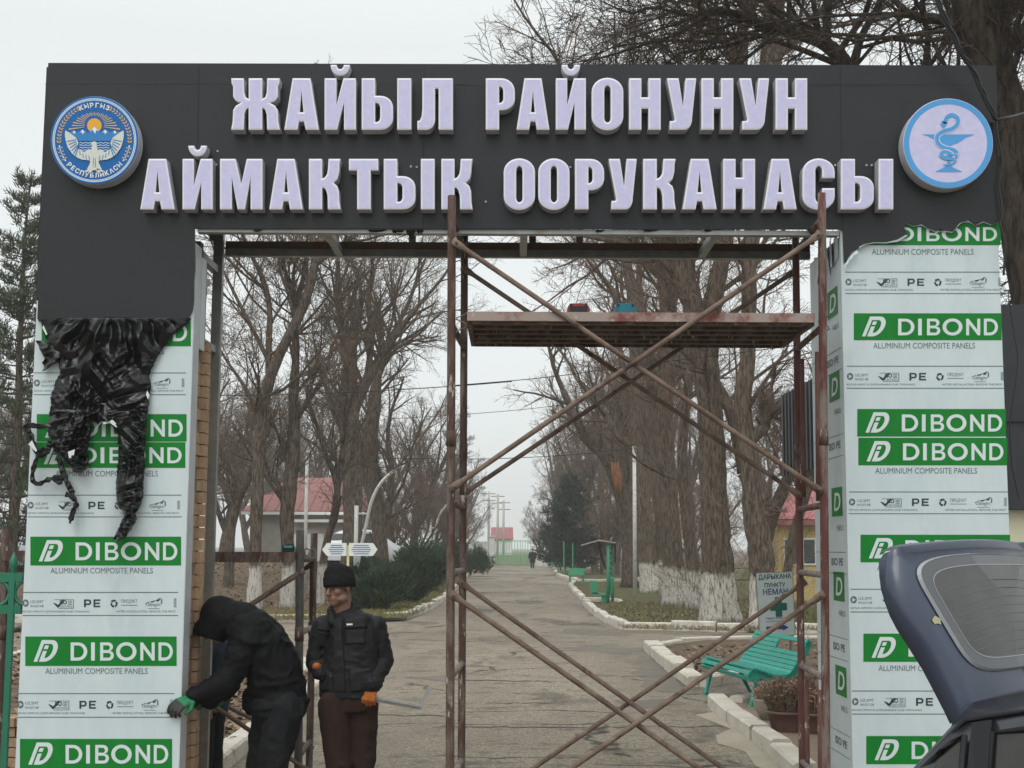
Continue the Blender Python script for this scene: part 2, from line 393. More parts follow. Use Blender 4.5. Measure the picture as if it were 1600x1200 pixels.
# --- left pillar: white film-wrapped front panel with a narrow return
mb = MB()
zt = XZ(180, 470)[1]
mb.box(((xl_o+xl_i)/2, Y0+.02, zt/2), (xl_i-xl_o, .04, zt))
panel_l = mb.build('front_panel', M['film'], gate)
mb = MB()
mb.box((xl_i+.003, Y0+.085, (XZ(300, 380)[1])/2), (.006, .17, XZ(300, 380)[1]))
mb.box((xl_o-.003, Y0+.485, zt/2), (.006, .93, zt))
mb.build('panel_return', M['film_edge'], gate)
# --- brick column behind it
random.seed(3)
mb = MB()
bx0, bx1, by0, by1 = xl_o+.06, xl_i-.012, Y0+.175, Y0+.46
mb.box(((bx0+bx1)/2, (by0+by1)/2, 1.55), (bx1-bx0-.012, by1-by0-.012, 3.1), mi=1)
z = 0.0; k = 0
while z < 3.22:
    h = .0725
    off = .125 if k % 2 else 0
    y = by0
    cuts = [by0, by0+.14, by1] if k % 2 else [by0, by1-.11, by1]
    top_out = .0 if z < 3.0 else -.05*random.random()
    for a, b in zip(cuts[:-1], cuts[1:]):
        j = random.uniform(-.011, .013)+top_out
        mb.box((bx1-.06+j, (a+b)/2, z+h/2), (.12, b-a-.006, h))
    for xx in np.arange(bx0, bx1-.13, .25):
        mb.box((xx+.12, by1-.06+random.uniform(-.006, .006), z+h/2), (.243, .12, h))
    z += .079; k += 1
mb.build('brick_column', [M['brick'], M['mortar']], gate)
# timber / steel packing above the bricks and rear steel stud
sx = XZ(341, 400)[0]
rear_y = Y0+DEP-.06
def X_at(px, py, Y): return at(px, py, Y).x
xs0, xs1 = X_at(322, 800, rear_y), X_at(337, 800, rear_y)
mb = MB(); mb.box(((xs0+xs1)/2, rear_y, 2.05), (xs1-xs0, .06, 4.1))
for k in range(9):
    mb.box(((xs0+xs1)/2, rear_y-.034, .4+k*.42), (.012, .008, .012))
mb.build('rear_stud', M['steel'], gate)
mb = MB()
mb.box((xl_i-.05, Y0+.30, 3.53), (.05, .10, .74))
mb.box((xl_i-.10, Y0+.62, 3.5), (.05, .16, .8))
mb.build('timber_packing', M['dark_gap'], gate)
mb = MB()
for zz, yy in ((3.84, .0), (3.24, .02)):
    mb.bar((xl_i-.07, Y0+.18, zz), (xs0+.02, rear_y-.04, zz-.02+yy), .05, .05)
mb.bar((xl_i-.02, Y0+.19, 3.62), (xl_i-.02, Y0+.5, 3.66), .03, .05)
mb.build('side_rail', M['steel'], gate)
mb = MB(); mb.box((xl_i+.006, Y0+.24, 3.46), (.01, .12, .62)); mb.build('film_scrap', M['film'], gate)

# --- right pillar
mb = MB(); zt2 = XZ(1450, 340)[1]
mb.box(((xr_i+xr_o)/2, Y0+.02, zt2/2), (xr_o-xr_i, .04, zt2))
panel_r = mb.build('front_panel', M['film'], gate)
mb = MB(); zs = XZ(1318, 375)[1]+.03
mb.box((xr_i+.003, Y0+.04+(DEP-.04)/2, zs/2), (.006, DEP-.04, zs))
side_r = mb.build('side_panel', M['film'], gate)
mb = MB()
mb.box((xr_o-.003, Y0+.04+(DEP-.04)/2, zs/2), (.006, DEP-.04, zs))
mb.box(((xr_i+xr_o)/2, Y0+DEP+.003, zs/2), (xr_o-xr_i, .006, zs))
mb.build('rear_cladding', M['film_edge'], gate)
# crumpled film folded over the top of the right pillar's inner side
mb = MB()
for i in range(6):
    a = i/5
    mb.quad((xr_i-.008-.02*math.sin(a*5), Y0+.05+a*.6, zs+.02+.03*math.sin(i*2.1)), (xr_i-.006, Y0+.17+a*.6, zs+.015), (xr_i-.005, Y0+.17+a*.6, zs-.16), (xr_i-.005-.012*(i % 2), Y0+.05+a*.6, zs-.13-.04*(i % 3)))
mb.build('film_scrap', M['film'], gate)

# --- dark fascia: one irregular outline, plus its body behind
fascia = [(77, 100), (1555, 104), (1557, 230), (1561, 347),
          (1548, 352), (1536, 347), (1524, 353), (1512, 344), (1500, 350), (1488, 363), (1476, 362), (1468, 359), (1458, 362), (1450, 358), (1440, 352), (1428, 354), (1420, 350), (1411, 356),
          (1416, 366), (1412, 373), (1402, 376), (1394, 380), (1380, 379), (1362, 380), (1352, 382), (1344, 386), (1338, 390), (1331, 394), (1325, 402), (1321, 411), (1318, 410), (1316, 359),
          (305, 358), (306, 420), (304, 440), (304, 470), (301, 487), (296, 496), (283, 501), (262, 503), (245, 502), (215, 498), (178, 496), (140, 499), (100, 502), (62, 503), (60, 498)]
slab([fascia], .0, .022, 2, 'fascia', [M['anthracite'], M['anthracite']], gate)
mb = MB()
xa, xb = XZ(70, 101)[0]+.02, XZ(1556, 101)[0]-.02
mb.box(((xa+xb)/2, Y0+DEP/2+.01, Z_TOP-.025), (xb-xa, DEP, .02))
mb.box((xa-.005, Y0+DEP/2+.01, (Z_TOP+zt)/2), (.012, DEP, Z_TOP-zt-.06))
mb.box((xb+.006, Y0+DEP/2+.01, (Z_TOP+zs)/2), (.012, DEP, Z_TOP-zs-.06))
mb.build('fascia_return', M['anthracite'], gate)
mb = MB()
for (a, b, c, d) in ((311, 104, 306, 357), (663, 107, 661, 357), (1313, 105, 1316, 356)):
    mb = MB(); p, q = G(a, b, .0228), G(c, d, .0228)
    mb.quad(p+Vector((-.003, 0, 0)), p+Vector((.003, 0, 0)), q+Vector((.003, 0, 0)), q+Vector((-.003, 0, 0))); mb.build('panel_joint', M['seam'], gate)
for (a, b) in ((400, 131), (1050, 133), (1400, 131)):
    mb = MB(); p, q = G(a-330 if a < 500 else a-350, b, .0228), G(a+330 if a < 1300 else a+150, b+1, .0228)
    mb.quad(p, q, q+Vector((0, 0, -.003)), p+Vector((0, 0, -.003))); mb.build('panel_joint', M['seam'], gate)
mb = MB()
for (a, b) in ((340, 236), (338, 257), (891, 261), (1128, 260), (1305, 258), (651, 261), (759, 315), (642, 260), (1354, 258), (1362, 258)):
    mb = MB(); mb.tube([G(a, b, .02), G(a, b, .032)], .008, 6); mb.build('screw_head', [M['letter_side']], gate)

# --- steel frame seen under the fascia
mb = MB()
xi0, xi1 = xl_i+.01, xr_i-.008
zb = Z_LB
mb.box(((xi0+xi1)/2, Y0+.035, zb-.012), (xi1-xi0, .07, .03)); mb.build('front_chord', M['steel'], gate)
zr = at(800, 405, Y0+DEP).z
mb = MB()
mb.box(((xi0+xi1)/2, Y0+DEP-.03, zr+.028), (xi1-xi0, .05, .05))
mb.box(((xi0+xi1)/2, Y0+DEP-.005, zr+.054), (xi1-xi0, .11, .006))
mb.build('rear_chord', M['steel'], gate)
mb = MB(); mb.box(((xi0+xi1)/2, Y0+DEP-.03, zr+.085), (xi1-xi0, .04, .055)); mb.build('rear_chord', M['steel_rust'], gate)
mb = MB(); mb.box(((xa+xb)/2, Y0+DEP-.03, Z_TOP-.08), (xb-xa-.1, .05, .05)); mb.build('rear_chord', M['steel'], gate)
for px in (520, 818, 1108):
    mb = MB()
    X = at(px, 392, Y0+.5).x
    mb.box((X, Y0+DEP/2+.02, zb+.03), (.05, DEP-.16, .05)); mb.build('cross_member', M['steel'], gate)
for px in (335, 645, 832, 905, 1265):
    mb = MB(); X = at(px, 372, Y0+DEP).x
    mb.box((X, Y0+DEP-.03, (zr+.115+Z_TOP-.11)/2), (.05, .045, Z_TOP-.11-zr-.115)); mb.build('rear_upright', M['steel'] if px != 832 else M['steel_rust'], gate)
# dark scraps of membrane hanging under the fascia
mb = MB()
random.seed(5)
for (a, b, h) in ((575, 605, 5), (612, 632, 8), (634, 650, 14), (650, 662, 9), (930, 945, 5), (1005, 1030, 4), (395, 410, 4), (1100, 1115, 4)):
    mb = MB(); p0, p1 = G(a, 359, .012), G(b, 359, .012); p2 = G((a+b)/2+3, 359+h, -.01); p3 = G(a+2, 359+h*.5, .02)
    mb.face([p0, p3, p2, p1]); mb.build('membrane_scrap', M['black_film'], gate)

# --- raised letters
L1T, L1B, L2T, L2B = 122.0, 202.5, 248.0, 327.0
ROW1 = [('Ж',361,437),('А',444,498),('Й',507,556),('Ь',565,614),('I',620.5,642.5),('Л',652,707.5),('Р',759,804.5),('А',807,858.5),('Й',868.5,915.5),('О',924.5,974),('Н',983,1032.5),('У',1042,1088),('Н',1096,1146),('У',1155,1202),('Н',1212,1261.5)]
ROW2 = [('А',219,272.5),('Й',285,332),('М',343.5,410),('А',420.5,473),('К',482.5,532),('Т',545,591),('Ь',599.5,649),('I',657.5,679),('К',689.5,738.5),('О',787,836),('О',841,890),('Р',898.5,944),('У',951,995),('К',1005,1056),('А',1066.5,1120),('Н',1130,1180),('А',1193,1245),('С',1254,1304.5),('Ь',1314,1365.5),('I',1373,1396)]
LW0, LW1 = .023, .128
def letter(loops_u, x0, x1, yt, yb):
    lp = [[(x0+u*(x1-x0), yb-v*(yb-yt)) for (u, v) in l] for l in loops_u]
    loops = [[XZ(*p) for p in l] for l in lp]
    # the face stands LW1 nearer than the board: shrink towards the camera's axis so that it lands on these pixels
    k = (Y0-LW1)/Y0
    loops = [[(x*k, CAM_H+(z-CAM_H)*k) for (x, z) in l] for l in loops]
    d = LW1-LW0
    v, f, mi = raised(loops, d, .011)
    mb = MB(); put(mb, v, f, lambda x, y, z: (x, Y0-LW0-z, y)); mb.mi = mi
    return mb.build('letter', [M['letter_face'], M['letter_side'], M['letter_rim']], gate)
def row(R_, yt, yb):
    i = 0
    while i < len(R_):
        g, a, b = R_[i]
        if g == 'Ь' and i+1 < len(R_) and R_[i+1][0] == 'I':    # ы is one letter of two pieces
            a2, b2 = R_[i+1][1:]; w = b2-a
            s1 = [[(u*(b-a)/w, v) for (u, v) in l] for l in GL['Ь']]
            s2 = [[((a2-a)/w+u*(b2-a2)/w, v) for (u, v) in l] for l in GL['I']]
            letter(s1+s2, a, b2, yt, yb); i += 2
        else:
            letter(GL[g], a, b, yt, yb); i += 1
row(ROW1, L1T, L1B); row(ROW2, L2T, L2B)

# --- round emblems
def disc_pts(c, r, n=64): return [(c[0]+r*math.cos(2*math.pi*i/n), c[1]-r*math.sin(2*math.pi*i/n)) for i in range(n)]
M['emblem_blue'] = mat('emblem blue', (0.005, 0.115, 0.36), 0.4, spec=.25); M['emblem_rim'] = mat('emblem rim', (0.02, 0.12, 0.34), 0.35)
M['emblem_pale'] = mat('emblem pale blue', (0.45, 0.62, 0.78), 0.4); M['emblem_white'] = mat('emblem white', (0.72, 0.74, 0.74), 0.4)
M['emblem_gold'] = mat('emblem gold', (0.72, 0.36, 0.02), 0.4); M['emblem_tan'] = mat('emblem tan', (0.46, 0.36, 0.24), 0.5)
M['emblem_grey'] = mat('emblem grey', (0.58, 0.60, 0.55), 0.5); M['emblem_lake'] = mat('emblem lake', (0.022, 0.185, 0.47), 0.4)
M['med_blue'] = mat('medical blue', (0.065, 0.30, 0.62), 0.35)
def badge(c, r, name, fill_mat, rim_mat, back_extra):
    w0, w1 = .03, .145
    k = (Y0-w1)/Y0
    loops = [[XZ(*p) for p in disc_pts(c, r)]]
    loops = [[(x*k, CAM_H+(z-CAM_H)*k) for (x, z) in l] for l in loops]
    v, f, nz = fill_loops(loops, w1-w0, .006)
    mb = MB(); put(mb, v, f, lambda x, y, z: (x, Y0-(w0+(w1-w0)/2)-z, y)); mb.mi = [0 if q > .9 else 1 for q in nz]
    return mb.build(name, [fill_mat, rim_mat], gate), w1
def on(c, r, w):     # unit emblem coordinates (x right, y up) on the plane w in front of the gate face
    return lambda x, y, z=0: G(c[0]+x*r, c[1]-y*r, w)
def flat(mb, loops, fn, mi=0):
    v, f, nz = fill_loops(loops); put(mb, v, f, lambda x, y, z: fn(x, y), mi)
def ring(r0, r1, n=64):
    return [arc(0, 0, r1, r1, 0, 360-360/n, n-1), arc(0, 0, r0, r0, 0, 360-360/n, n-1)]
CE, RE = (147.5, 219.0), 69.0
emb, ew = badge(CE, RE, 'state_emblem', M['emblem_blue'], M['letter_side'], 0)
lay = [0]
def layer(name, mats, fn_build, c=CE, r=RE, parent=None, w=None):
    lay[0] += 1
    mb = MB(); fn_build(mb, on(c, r, (w or ew)+.0009*lay[0])); return mb.build(name, mats, parent or emb)
def b_rings(mb, fn):
    flat(mb, ring(.925, .95), fn, 0); flat(mb, ring(.90, .915), fn, 1)
layer('border_ring', [M['emblem_pale'], M['emblem_white']], b_rings)
def b_orn(mb, fn):
    random.seed(4)
    for s in (-1, 1):
        for i in range(13):      # wheat ears
            a = R(90+s*(30+i*5.4)); x, y = .80*math.cos(a), .80*math.sin(a); t = a+s*math.pi/2
            for q in (-1, 1):
                ux, uy = math.cos(t+q*.7), math.sin(t+q*.7); nx, ny = -uy, ux
                flat(mb, [[(x, y), (x-ux*.045+nx*.018, y-uy*.045+ny*.018), (x-ux*.085, y-uy*.085), (x-ux*.045-nx*.018, y-uy*.045-ny*.018)]], fn, i % 2)
        for i in range(4):      # cotton and scroll ornaments
            a = R(90+s*(103+i*6.2)); x, y = .80*math.cos(a), .80*math.sin(a)
            for b in range(4):
                t = a+b*math.pi/2
                flat(mb, [[(x, y), (x+.05*math.cos(t-.4), y+.05*math.sin(t-.4)), (x+.07*math.cos(t), y+.07*math.sin(t)), (x+.05*math.cos(t+.4), y+.05*math.sin(t+.4))]], fn, 2 if b % 2 else 1)
layer('ornament_ring', [M['emblem_gold'], M['emblem_tan'], M['emblem_white']], b_orn)
def arc_text(mb, s, fn, rad, a_mid, step, h, top=True, mi=0):
    n = len(s)
    for i, ch in enumerate(s):
        if ch == ' ': continue
        a = a_mid+(-(i-(n-1)/2)*step if top else (i-(n-1)/2)*step)
        ar = R(a); v, f = text_flat(ch, 1.0, .03)
        lo, hi = v.min(0), v.max(0); cx = (lo[0]+hi[0])/2; sc = h/(hi[1]-lo[1]); sx = min(sc, step*math.pi/180*rad*.86/(hi[0]-lo[0]))
        ux, uy = (math.sin(ar), -math.cos(ar)) if top else (-math.sin(ar), math.cos(ar))
        vx, vy = (math.cos(ar), math.sin(ar)) if top else (-math.cos(ar), -math.sin(ar))
        r0 = rad if top else rad+h
        bx, by = r0*math.cos(ar), r0*math.sin(ar)
        put(mb, v, f, lambda x, y, z: fn(bx+ux*(x-cx)*sx+vx*(y-lo[1])*sc, by+uy*(x-cx)*sx+vy*(y-lo[1])*sc), mi)
def b_txt(mb, fn):
    arc_text(mb, 'КЫРГЫЗ', fn, .735, 90, 8.9, .115, True)
    arc_text(mb, 'РЕСПУБЛИКАСЫ', fn, .735, 270, 8.3, .115, False)
layer('emblem_lettering', [M['emblem_white']], b_txt)
def b_rays(mb, fn):
    c = (0, .33)
    for i in range(25):
        a = R(-8+196*i/24); 
        # ray length up to the inner circle r=.63
        dx, dy = math.cos(a), math.sin(a)
        bq = c[0]*dx+c[1]*dy; cc = c[0]**2+c[1]**2-.63**2; L = -bq+math.sqrt(max(bq*bq-cc, 0)); L = min(L, .66)
        if i % 2: L *= .95
        r0 = .225; wd = .006+.021*L
        nx, ny = -dy, dx
        flat(mb, [[(c[0]+dx*r0-nx*.006, c[1]+dy*r0-ny*.006), (c[0]+dx*L-nx*wd, c[1]+dy*L-ny*wd), (c[0]+dx*L+nx*wd, c[1]+dy*L+ny*wd), (c[0]+dx*r0+nx*.007, c[1]+dy*r0+ny*.007)]], fn, 0)
    flat(mb, [arc(c[0], c[1], .165, .165, 0, 350, 29)], fn, 1)
layer('rising_sun', [M['emblem_tan'], M['emblem_gold']], b_rays)
def b_mtn(mb, fn):
    flat(mb, [[(-.62, .15), (-.47, .23), (-.39, .17), (-.27, .25), (-.15, .16), (0, .32), (.14, .17), (.24, .25), (.36, .17), (.46, .23), (.62, .15), (.52, .02), (.40, -.02), (-.40, -.02), (-.52, .02)]], fn, 0)
layer('mountain_range', [M['emblem_lake']], b_mtn)
def b_snow(mb, fn):
    for (x, y, s) in ((-.46, .22, .8), (-.27, .24, 1.0), (0, .31, 1.5), (.24, .24, 1.0), (.46, .22, .8)):
        flat(mb, [[(x, y), (x+.07*s, y-.075*s), (x+.03*s, y-.055*s), (x+.01*s, y-.11*s), (x-.025*s, y-.05*s), (x-.07*s, y-.085*s)]], fn, 0)
    for j in range(4):
        y0 = -.06-.055*j
        P, Q = [], []
        for i in range(25):
            x = -.34+.68*i/24; yy = y0+.012*math.sin(i*1.57)
            P.append((x, yy+.009)); Q.append((x, yy-.009))
        flat(mb, [P+Q[::-1]], fn, 1)
layer('snow_and_waves', [M['emblem_white'], M['emblem_pale']], b_snow)
def b_falcon(mb, fn):
    for s in (-1, 1):
        wing = [(0, -.30), (.12, -.20), (.24, -.27), (.40, -.18), (.36, -.06), (.42, .06), (.58, .18), (.66, .22), (.67, .12), (.655, .02), (.63, -.08), (.60, -.17), (.55, -.24), (.50, -.31), (.44, -.36), (.36, -.41), (.28, -.44), (.18, -.45), (.10, -.46), (0, -.46)]
        flat(mb, [[(s*x, y) for x, y in (wing if s > 0 else wing[::-1])]], fn, 0)
layer('falcon_wings', [M['emblem_grey']], b_falcon)
def b_feather(mb, fn):
    for s in (-1, 1):
        for i in range(7):
            t = i/6
            x0, y0, x1, y1 = .38+.04*t, -.20+.25*t, .44+.215*t, -.38+.42*t
            if i > 5: continue
            nx, ny = -(y1-y0), (x1-x0); n_ = math.hypot(nx, ny); nx, ny = nx/n_*.012, ny/n_*.012
            q = [(x0-nx, y0-ny), (x1-nx, y1-ny), (x1+nx, y1+ny), (x0+nx, y0+ny)]
            flat(mb, [[(s*x, y) for x, y in (q if s > 0 else q[::-1])]], fn, 1)
    flat(mb, [[(-.10, -.36), (-.07, -.20), (-.045, -.10), (-.085, -.085), (-.06, -.045), (0, -.02), (.05, -.06), (.06, -.16), (.10, -.36), (.10, -.52), (.17, -.66), (.05, -.68), (-.05, -.68), (-.17, -.66), (-.10, -.52)]], fn, 0)
    for s in (-1, 1):
        for i in range(4):
            x0, y0 = .10+.07*i, -.445+.012*i*i; flat(mb, [[(s*x, y) for x, y in ([(x0, y0), (x0+.02, y0+.0), (x0+.035, y0+.10), (x0+.02, y0+.10)] if s > 0 else [(x0, y0), (x0+.02, y0+.10), (x0+.035, y0+.10), (x0+.02, y0)])]], fn, 1)
        flat(mb, [[(s*.03-.006, -.62), (s*.02-.006, -.40), (s*.02+.006, -.40), (s*.03+.006, -.62)]], fn, 2)
    for s in (-1, 1): flat(mb, [[(s*.06, -.64), (s*.22, -.69), (s*.20, -.72), (s*.12, -.71), (s*.12, -.75), (s*.04, -.70)][::s]], fn, 0)
    pass
layer('falcon_body', [M['emblem_grey'], M['emblem_lake'], M['emblem_tan']], b_feather)

CM, RM = (1481.5, 224.0), 70.5
med, mw = badge(CM, RM, 'medical_emblem', M['letter_face'], M['letter_side'], 0)
lay[0] = 0
def ml(name, fb): return layer(name, [M['med_blue'], M['letter_face']], fb, CM, RM, med, mw)
ml('border_ring', lambda mb, fn: flat(mb, ring(.865, .985), fn, 0))
def ribbon(path, ws):
    L_, R_ = [], []
    for i, (x, y) in enumerate(path):
        a, b = path[max(i-1, 0)], path[min(i+1, len(path)-1)]
        dx, dy = b[0]-a[0], b[1]-a[1]; n_ = math.hypot(dx, dy) or 1
        w = ws[i] if hasattr(ws, '__len__') else ws
        L_.append((x-dy/n_*w, y+dx/n_*w)); R_.append((x+dy/n_*w, y-dx/n_*w))
    return L_+R_[::-1]
def smooth_path(pts, n=6):
    P = [Vector((*p, 0)) for p in pts]; o = []
    for i in range(len(P)-1):
        p0, p1, p2, p3 = P[max(i-1, 0)], P[i], P[i+1], P[min(i+2, len(P)-1)]
        for k in range(n):
            t = k/n
            q = .5*((2*p1)+(p2-p0)*t+(2*p0-5*p1+4*p2-p3)*t*t+(3*p1-p0-3*p2+p3)*t**3); o.append((q.x, q.y))
    o.append(tuple(P[-1][:2])); return o
def b_cup(mb, fn):
    flat(mb, [[(-.60, .20), (.60, .20), (.52, .17), (.40, .13), (.30, .06), (.20, 0), (.10, -.03), (.06, -.06), (.06, -.48), (.10, -.53), (.30, -.62), (.31, -.635), (-.28, -.635), (-.27, -.62), (-.08, -.53), (-.02, -.48), (-.02, -.06), (-.10, -.03), (-.30, .08), (-.45, .16)]], fn, 0)
ml('chalice', b_cup)
SN = smooth_path([(-.08, .44), (-.02, .58), (.10, .63), (.21, .55), (.20, .42), (.08, .32), (-.10, .27), (-.24, .16), (-.22, 0), (-.08, -.10), (.10, -.14), (.19, -.22), (.12, -.32), (-.04, -.33), (-.15, -.27), (-.10, -.19), (.04, -.22), (.16, -.35), (.12, -.44), (.0, -.48), (-.10, -.47)], 6)
ml('snake_outline', lambda mb, fn: flat(mb, [ribbon(SN[18:], .064)], fn, 1))
nS = len(SN)
ml('snake', lambda mb, fn: (flat(mb, [ribbon(SN[:68], .042)], fn, 0), flat(mb, [[(-.02, .46), (-.14, .50), (-.17, .42), (-.10, .32), (-.06, .38)]], fn, 0)))
ml('snake_coil_gap', lambda mb, fn: flat(mb, [ribbon(SN[66:100], .060)], fn, 1))
ml('snake_coil', lambda mb, fn: flat(mb, [ribbon(SN[67:], [.042*(1-max(0, (i-20)/(nS-87))*.8) for i in range(nS-67)])], fn, 0))

# --- printed film: green bands, subtitles, certification strips
def logo_band(parent, x0, x1, y0, y1, fn, cut=None):
    """pixels of the surface fn(u,v); green block with slanted mark and six letters"""
    mb = MB(); mb2 = MB()
    w, h = x1-x0, y1-y0
    def f1(u, v): return fn(x0+u*w, y0+v*h, .0015)
    def f2(u, v): return fn(x0+u*w, y0+v*h, .003)
    flat(mb, [[(0, 0), (1, 0), (1, 1), (0, 1)]], lambda x, y: f1(x, y))
    def gl(g, a, b, t=.20, bt=.82, sh=0.0):
        lp = [[(a+u*(b-a)+sh*v, bt-v*(bt-t)) for u, v in l] for l in GL[g]]
        v, f, nz = fill_loops(lp); put(mb, v, f, lambda x, y, z: f2(x, y), 1)
    # slanted mark: a D with a small i inside it
    sl = .075
    mk = lambda pts: [(.055+u*.125+v*.055, .86-v*.74) for u, v in pts]
    ol = [(0, 0), (.19, 0), (.19, .82), (.56, .82)]+arc(.56, .5, .22, .32, 90, -90, 8)[1:]+[(.49, .18), (.49, .50), (.28, .50), (.28, 0), (.56, 0)]+arc(.56, .5, .46, .5, -90, 90, 10)[1:]+[(.0, 1)]
    for q in (ol, [(.28, .58), (.49, .58), (.49, .75), (.28, .75)]):
        v, f, nz = fill_loops([mk(q)]); put(mb, v, f, lambda x, y, z: f2(x, y), 1)
    for g, a, b in (('D', .30, .41), ('I', .435, .460), ('B', .495, .585), ('O', .60, .735), ('N', .76, .855), ('D', .88, .975)): gl(g, a, b)
    return mb.build('logo_band', [M['green_print'], M['white_print']], parent)
def subtitle(mb, x0, x1, y0, y1, fn):
    put_text(mb, 'ALUMINIUM COMPOSITE PANELS', x0, x1, y1, y0, lambda x, y: fn(x, y, .0015), 0, bold=0)
def cert_strip(parent, x0, x1, y0, y1, fn, k=0):
    mb = MB(); w = x1-x0; h = y1-y0
    P = lambda x, y: fn(x0+x*w, y0+y*h, .0015)
    def line(v, t=.035): mb.quad(P(0, v), P(1, v), P(1, v+t), P(0, v+t), 0)
    line(0); line(1)
    def tx(s, a, b, t, bt, mi=0, bold=.0): put_text(mb, s, a, b, bt, t, lambda x, y: P(x, y), mi, bold)
    # maker's mark: a disc with a wedge
    v, f, nz = fill_loops([[(.020+.020*math.cos(a*.35), .48+.16*math.sin(a*.35)) for a in range(18)], [(.012, .58), (.012, .38), (.034, .48)]]); put(mb, v, f, lambda x, y, z: P(x, y), 0)
    tx('UZ.SMT', .050, .135, .36, .48); tx('04.027.08', .050, .135, .56, .66)
    # tick and certificate box
    v, f, nz = fill_loops([[(.195, .46), (.215, .50), (.228, .56), (.262, .32), (.268, .34), (.232, .68), (.222, .66)]]); put(mb, v, f, lambda x, y, z: P(x, y), 1)
    v, f, nz = fill_loops([[(.205, .32), (.330, .32), (.330, .72), (.230, .72), (.230, .70), (.326, .70), (.326, .34), (.205, .34)]]); put(mb, v, f, lambda x, y, z: P(x, y), 0)
    tx('ISO', .240, .285, .35, .54, 1, .03); tx('CERTIFIED', .240, .322, .59, .67, 0)
    for q in (.38, .45, .52): mb.quad(P(.292, q), P(.318, q), P(.318, q+.03), P(.292, q+.03), 0)
    for g, a, b in (('P', .395, .442), ('E', .456, .500)):
        v, f, nz = fill_loops([[(a+u*(b-a), .66-vv*.34) for u, vv in l] for l in GL[g]]); put(mb, v, f, lambda x, y, z: P(x, y), 1)
    # three chasing arrows
    for t in range(3):
        a0 = R(90+t*120); pts = []
        cx, cy, rx, ry = .588, .50, .0235, .175
        o_ = [(cx+rx*math.cos(a0+R(d)), cy-ry*math.sin(a0+R(d))) for d in (-38, -10, 20, 42)]
        i_ = [(cx+rx*.52*math.cos(a0+R(d)), cy-ry*.52*math.sin(a0+R(d))) for d in (42, 20, -10, -38)]
        tip = [(cx+rx*.76*math.cos(a0+R(72)), cy-ry*.76*math.sin(a0+R(72)))]
        e1 = [(cx+rx*1.18*math.cos(a0+R(42)), cy-ry*1.18*math.sin(a0+R(42)))]; e2 = [(cx+rx*.34*math.cos(a0+R(42)), cy-ry*.34*math.sin(a0+R(42)))]
        v, f, nz = fill_loops([o_+e1+tip+e2+i_]); put(mb, v, f, lambda x, y, z: P(x, y), 1)
    tx('ПРОДУКТ', .635, .738, .32, .50); mb.quad(P(.635, .56), P(.738, .56), P(.738, .585), P(.635, .585), 0)
    # little hill-line stamp with script
    v, f, nz = fill_loops([ribbon([(.79, .52), (.815, .42), (.835, .46), (.855, .36), (.872, .42), (.885, .26), (.895, .34), (.893, .52)], .004)]); put(mb, v, f, lambda x, y, z: P(x, y), 0)
    tx('Uzbegim', .795, .885, .46, .66); mb.quad(P(.805, .71), P(.88, .71), P(.88, .73), P(.805, .73), 0)
    tx('SO\'NG HIMOYA QOPLAMASINI OLIB TASHLANG', .0, .43, .80, .90); tx('•AFTER INSTALLATION, REMOVE THE PROT', .60, .985, .80, .90)
    for i in range(9): mb.quad(P(.972, .28+i*.045), P(.990, .28+i*.045), P(.990, .30+i*.045), P(.972, .30+i*.045), 0)
    return mb.build('certification_strip', [M['dark_print'], M['black_print']], parent)
def fn_front(u, v, e=0): return G(u, v, e)
# right pillar (pixel rows of the photograph fall on a regular printed repeat)
def rx(y): t = (y-380)/820; return 1322+13*t, 1566+22*t
for (yc, hh, dx0, dx1) in ((365.5, 35, 22, 0), (510.5, 42, 10, -8), (660.5, 43, 13, -7), (705.5, 43, 14, -6), (857, 43, 15, -5), (1012, 44, 17, -6), (1172, 44, 19, -6)):
    a, b = rx(yc); logo_band(panel_r, a+dx0-(10 if yc < 400 else 0), a+dx0+231+(yc-510)*.008-(10 if yc < 400 else 0), yc-hh/2, yc+hh/2, fn_front)
for yc in (393.5, 540, 735.5, 887.5, 1044): a, b = rx(yc); mbs = MB(); subtitle(mbs, a+40, a+199, yc-4.5, yc+4.5, fn_front); mbs.build('subtitle_print', [M['dark_print']], panel_r)
for (ya, yb) in ((424.5, 458), (571.5, 606), (768, 802), (920, 955.5), (1079, 1115)): a, b = rx((ya+yb)/2); cert_strip(panel_r, a-2, b-1, ya, yb, fn_front)
# left pillar
def lx(y): t = (y-500)/700; return 56-36*t, 302-25*t
for (yc, hh) in ((519, 44), (668.5, 43), (711, 40), (861, 45), (1017.5, 46), (1178, 47)):
    a, b = lx(yc); logo_band(panel_l, a+10, a+10+233+(yc-500)*.007, yc-hh/2, yc+hh/2, fn_front)
for yc in (549, 740, 891.5, 1048.5): a, b = lx(yc); mbs = MB(); subtitle(mbs, a+43, a+203, yc-4.5, yc+4.5, fn_front); mbs.build('subtitle_print', [M['dark_print']], panel_l)
for (ya, yb) in ((582, 616), (773, 807), (925, 961), (1083, 1120)): a, b = lx((ya+yb)/2); cert_strip(panel_l, a+2, b-8, ya, yb, fn_front)
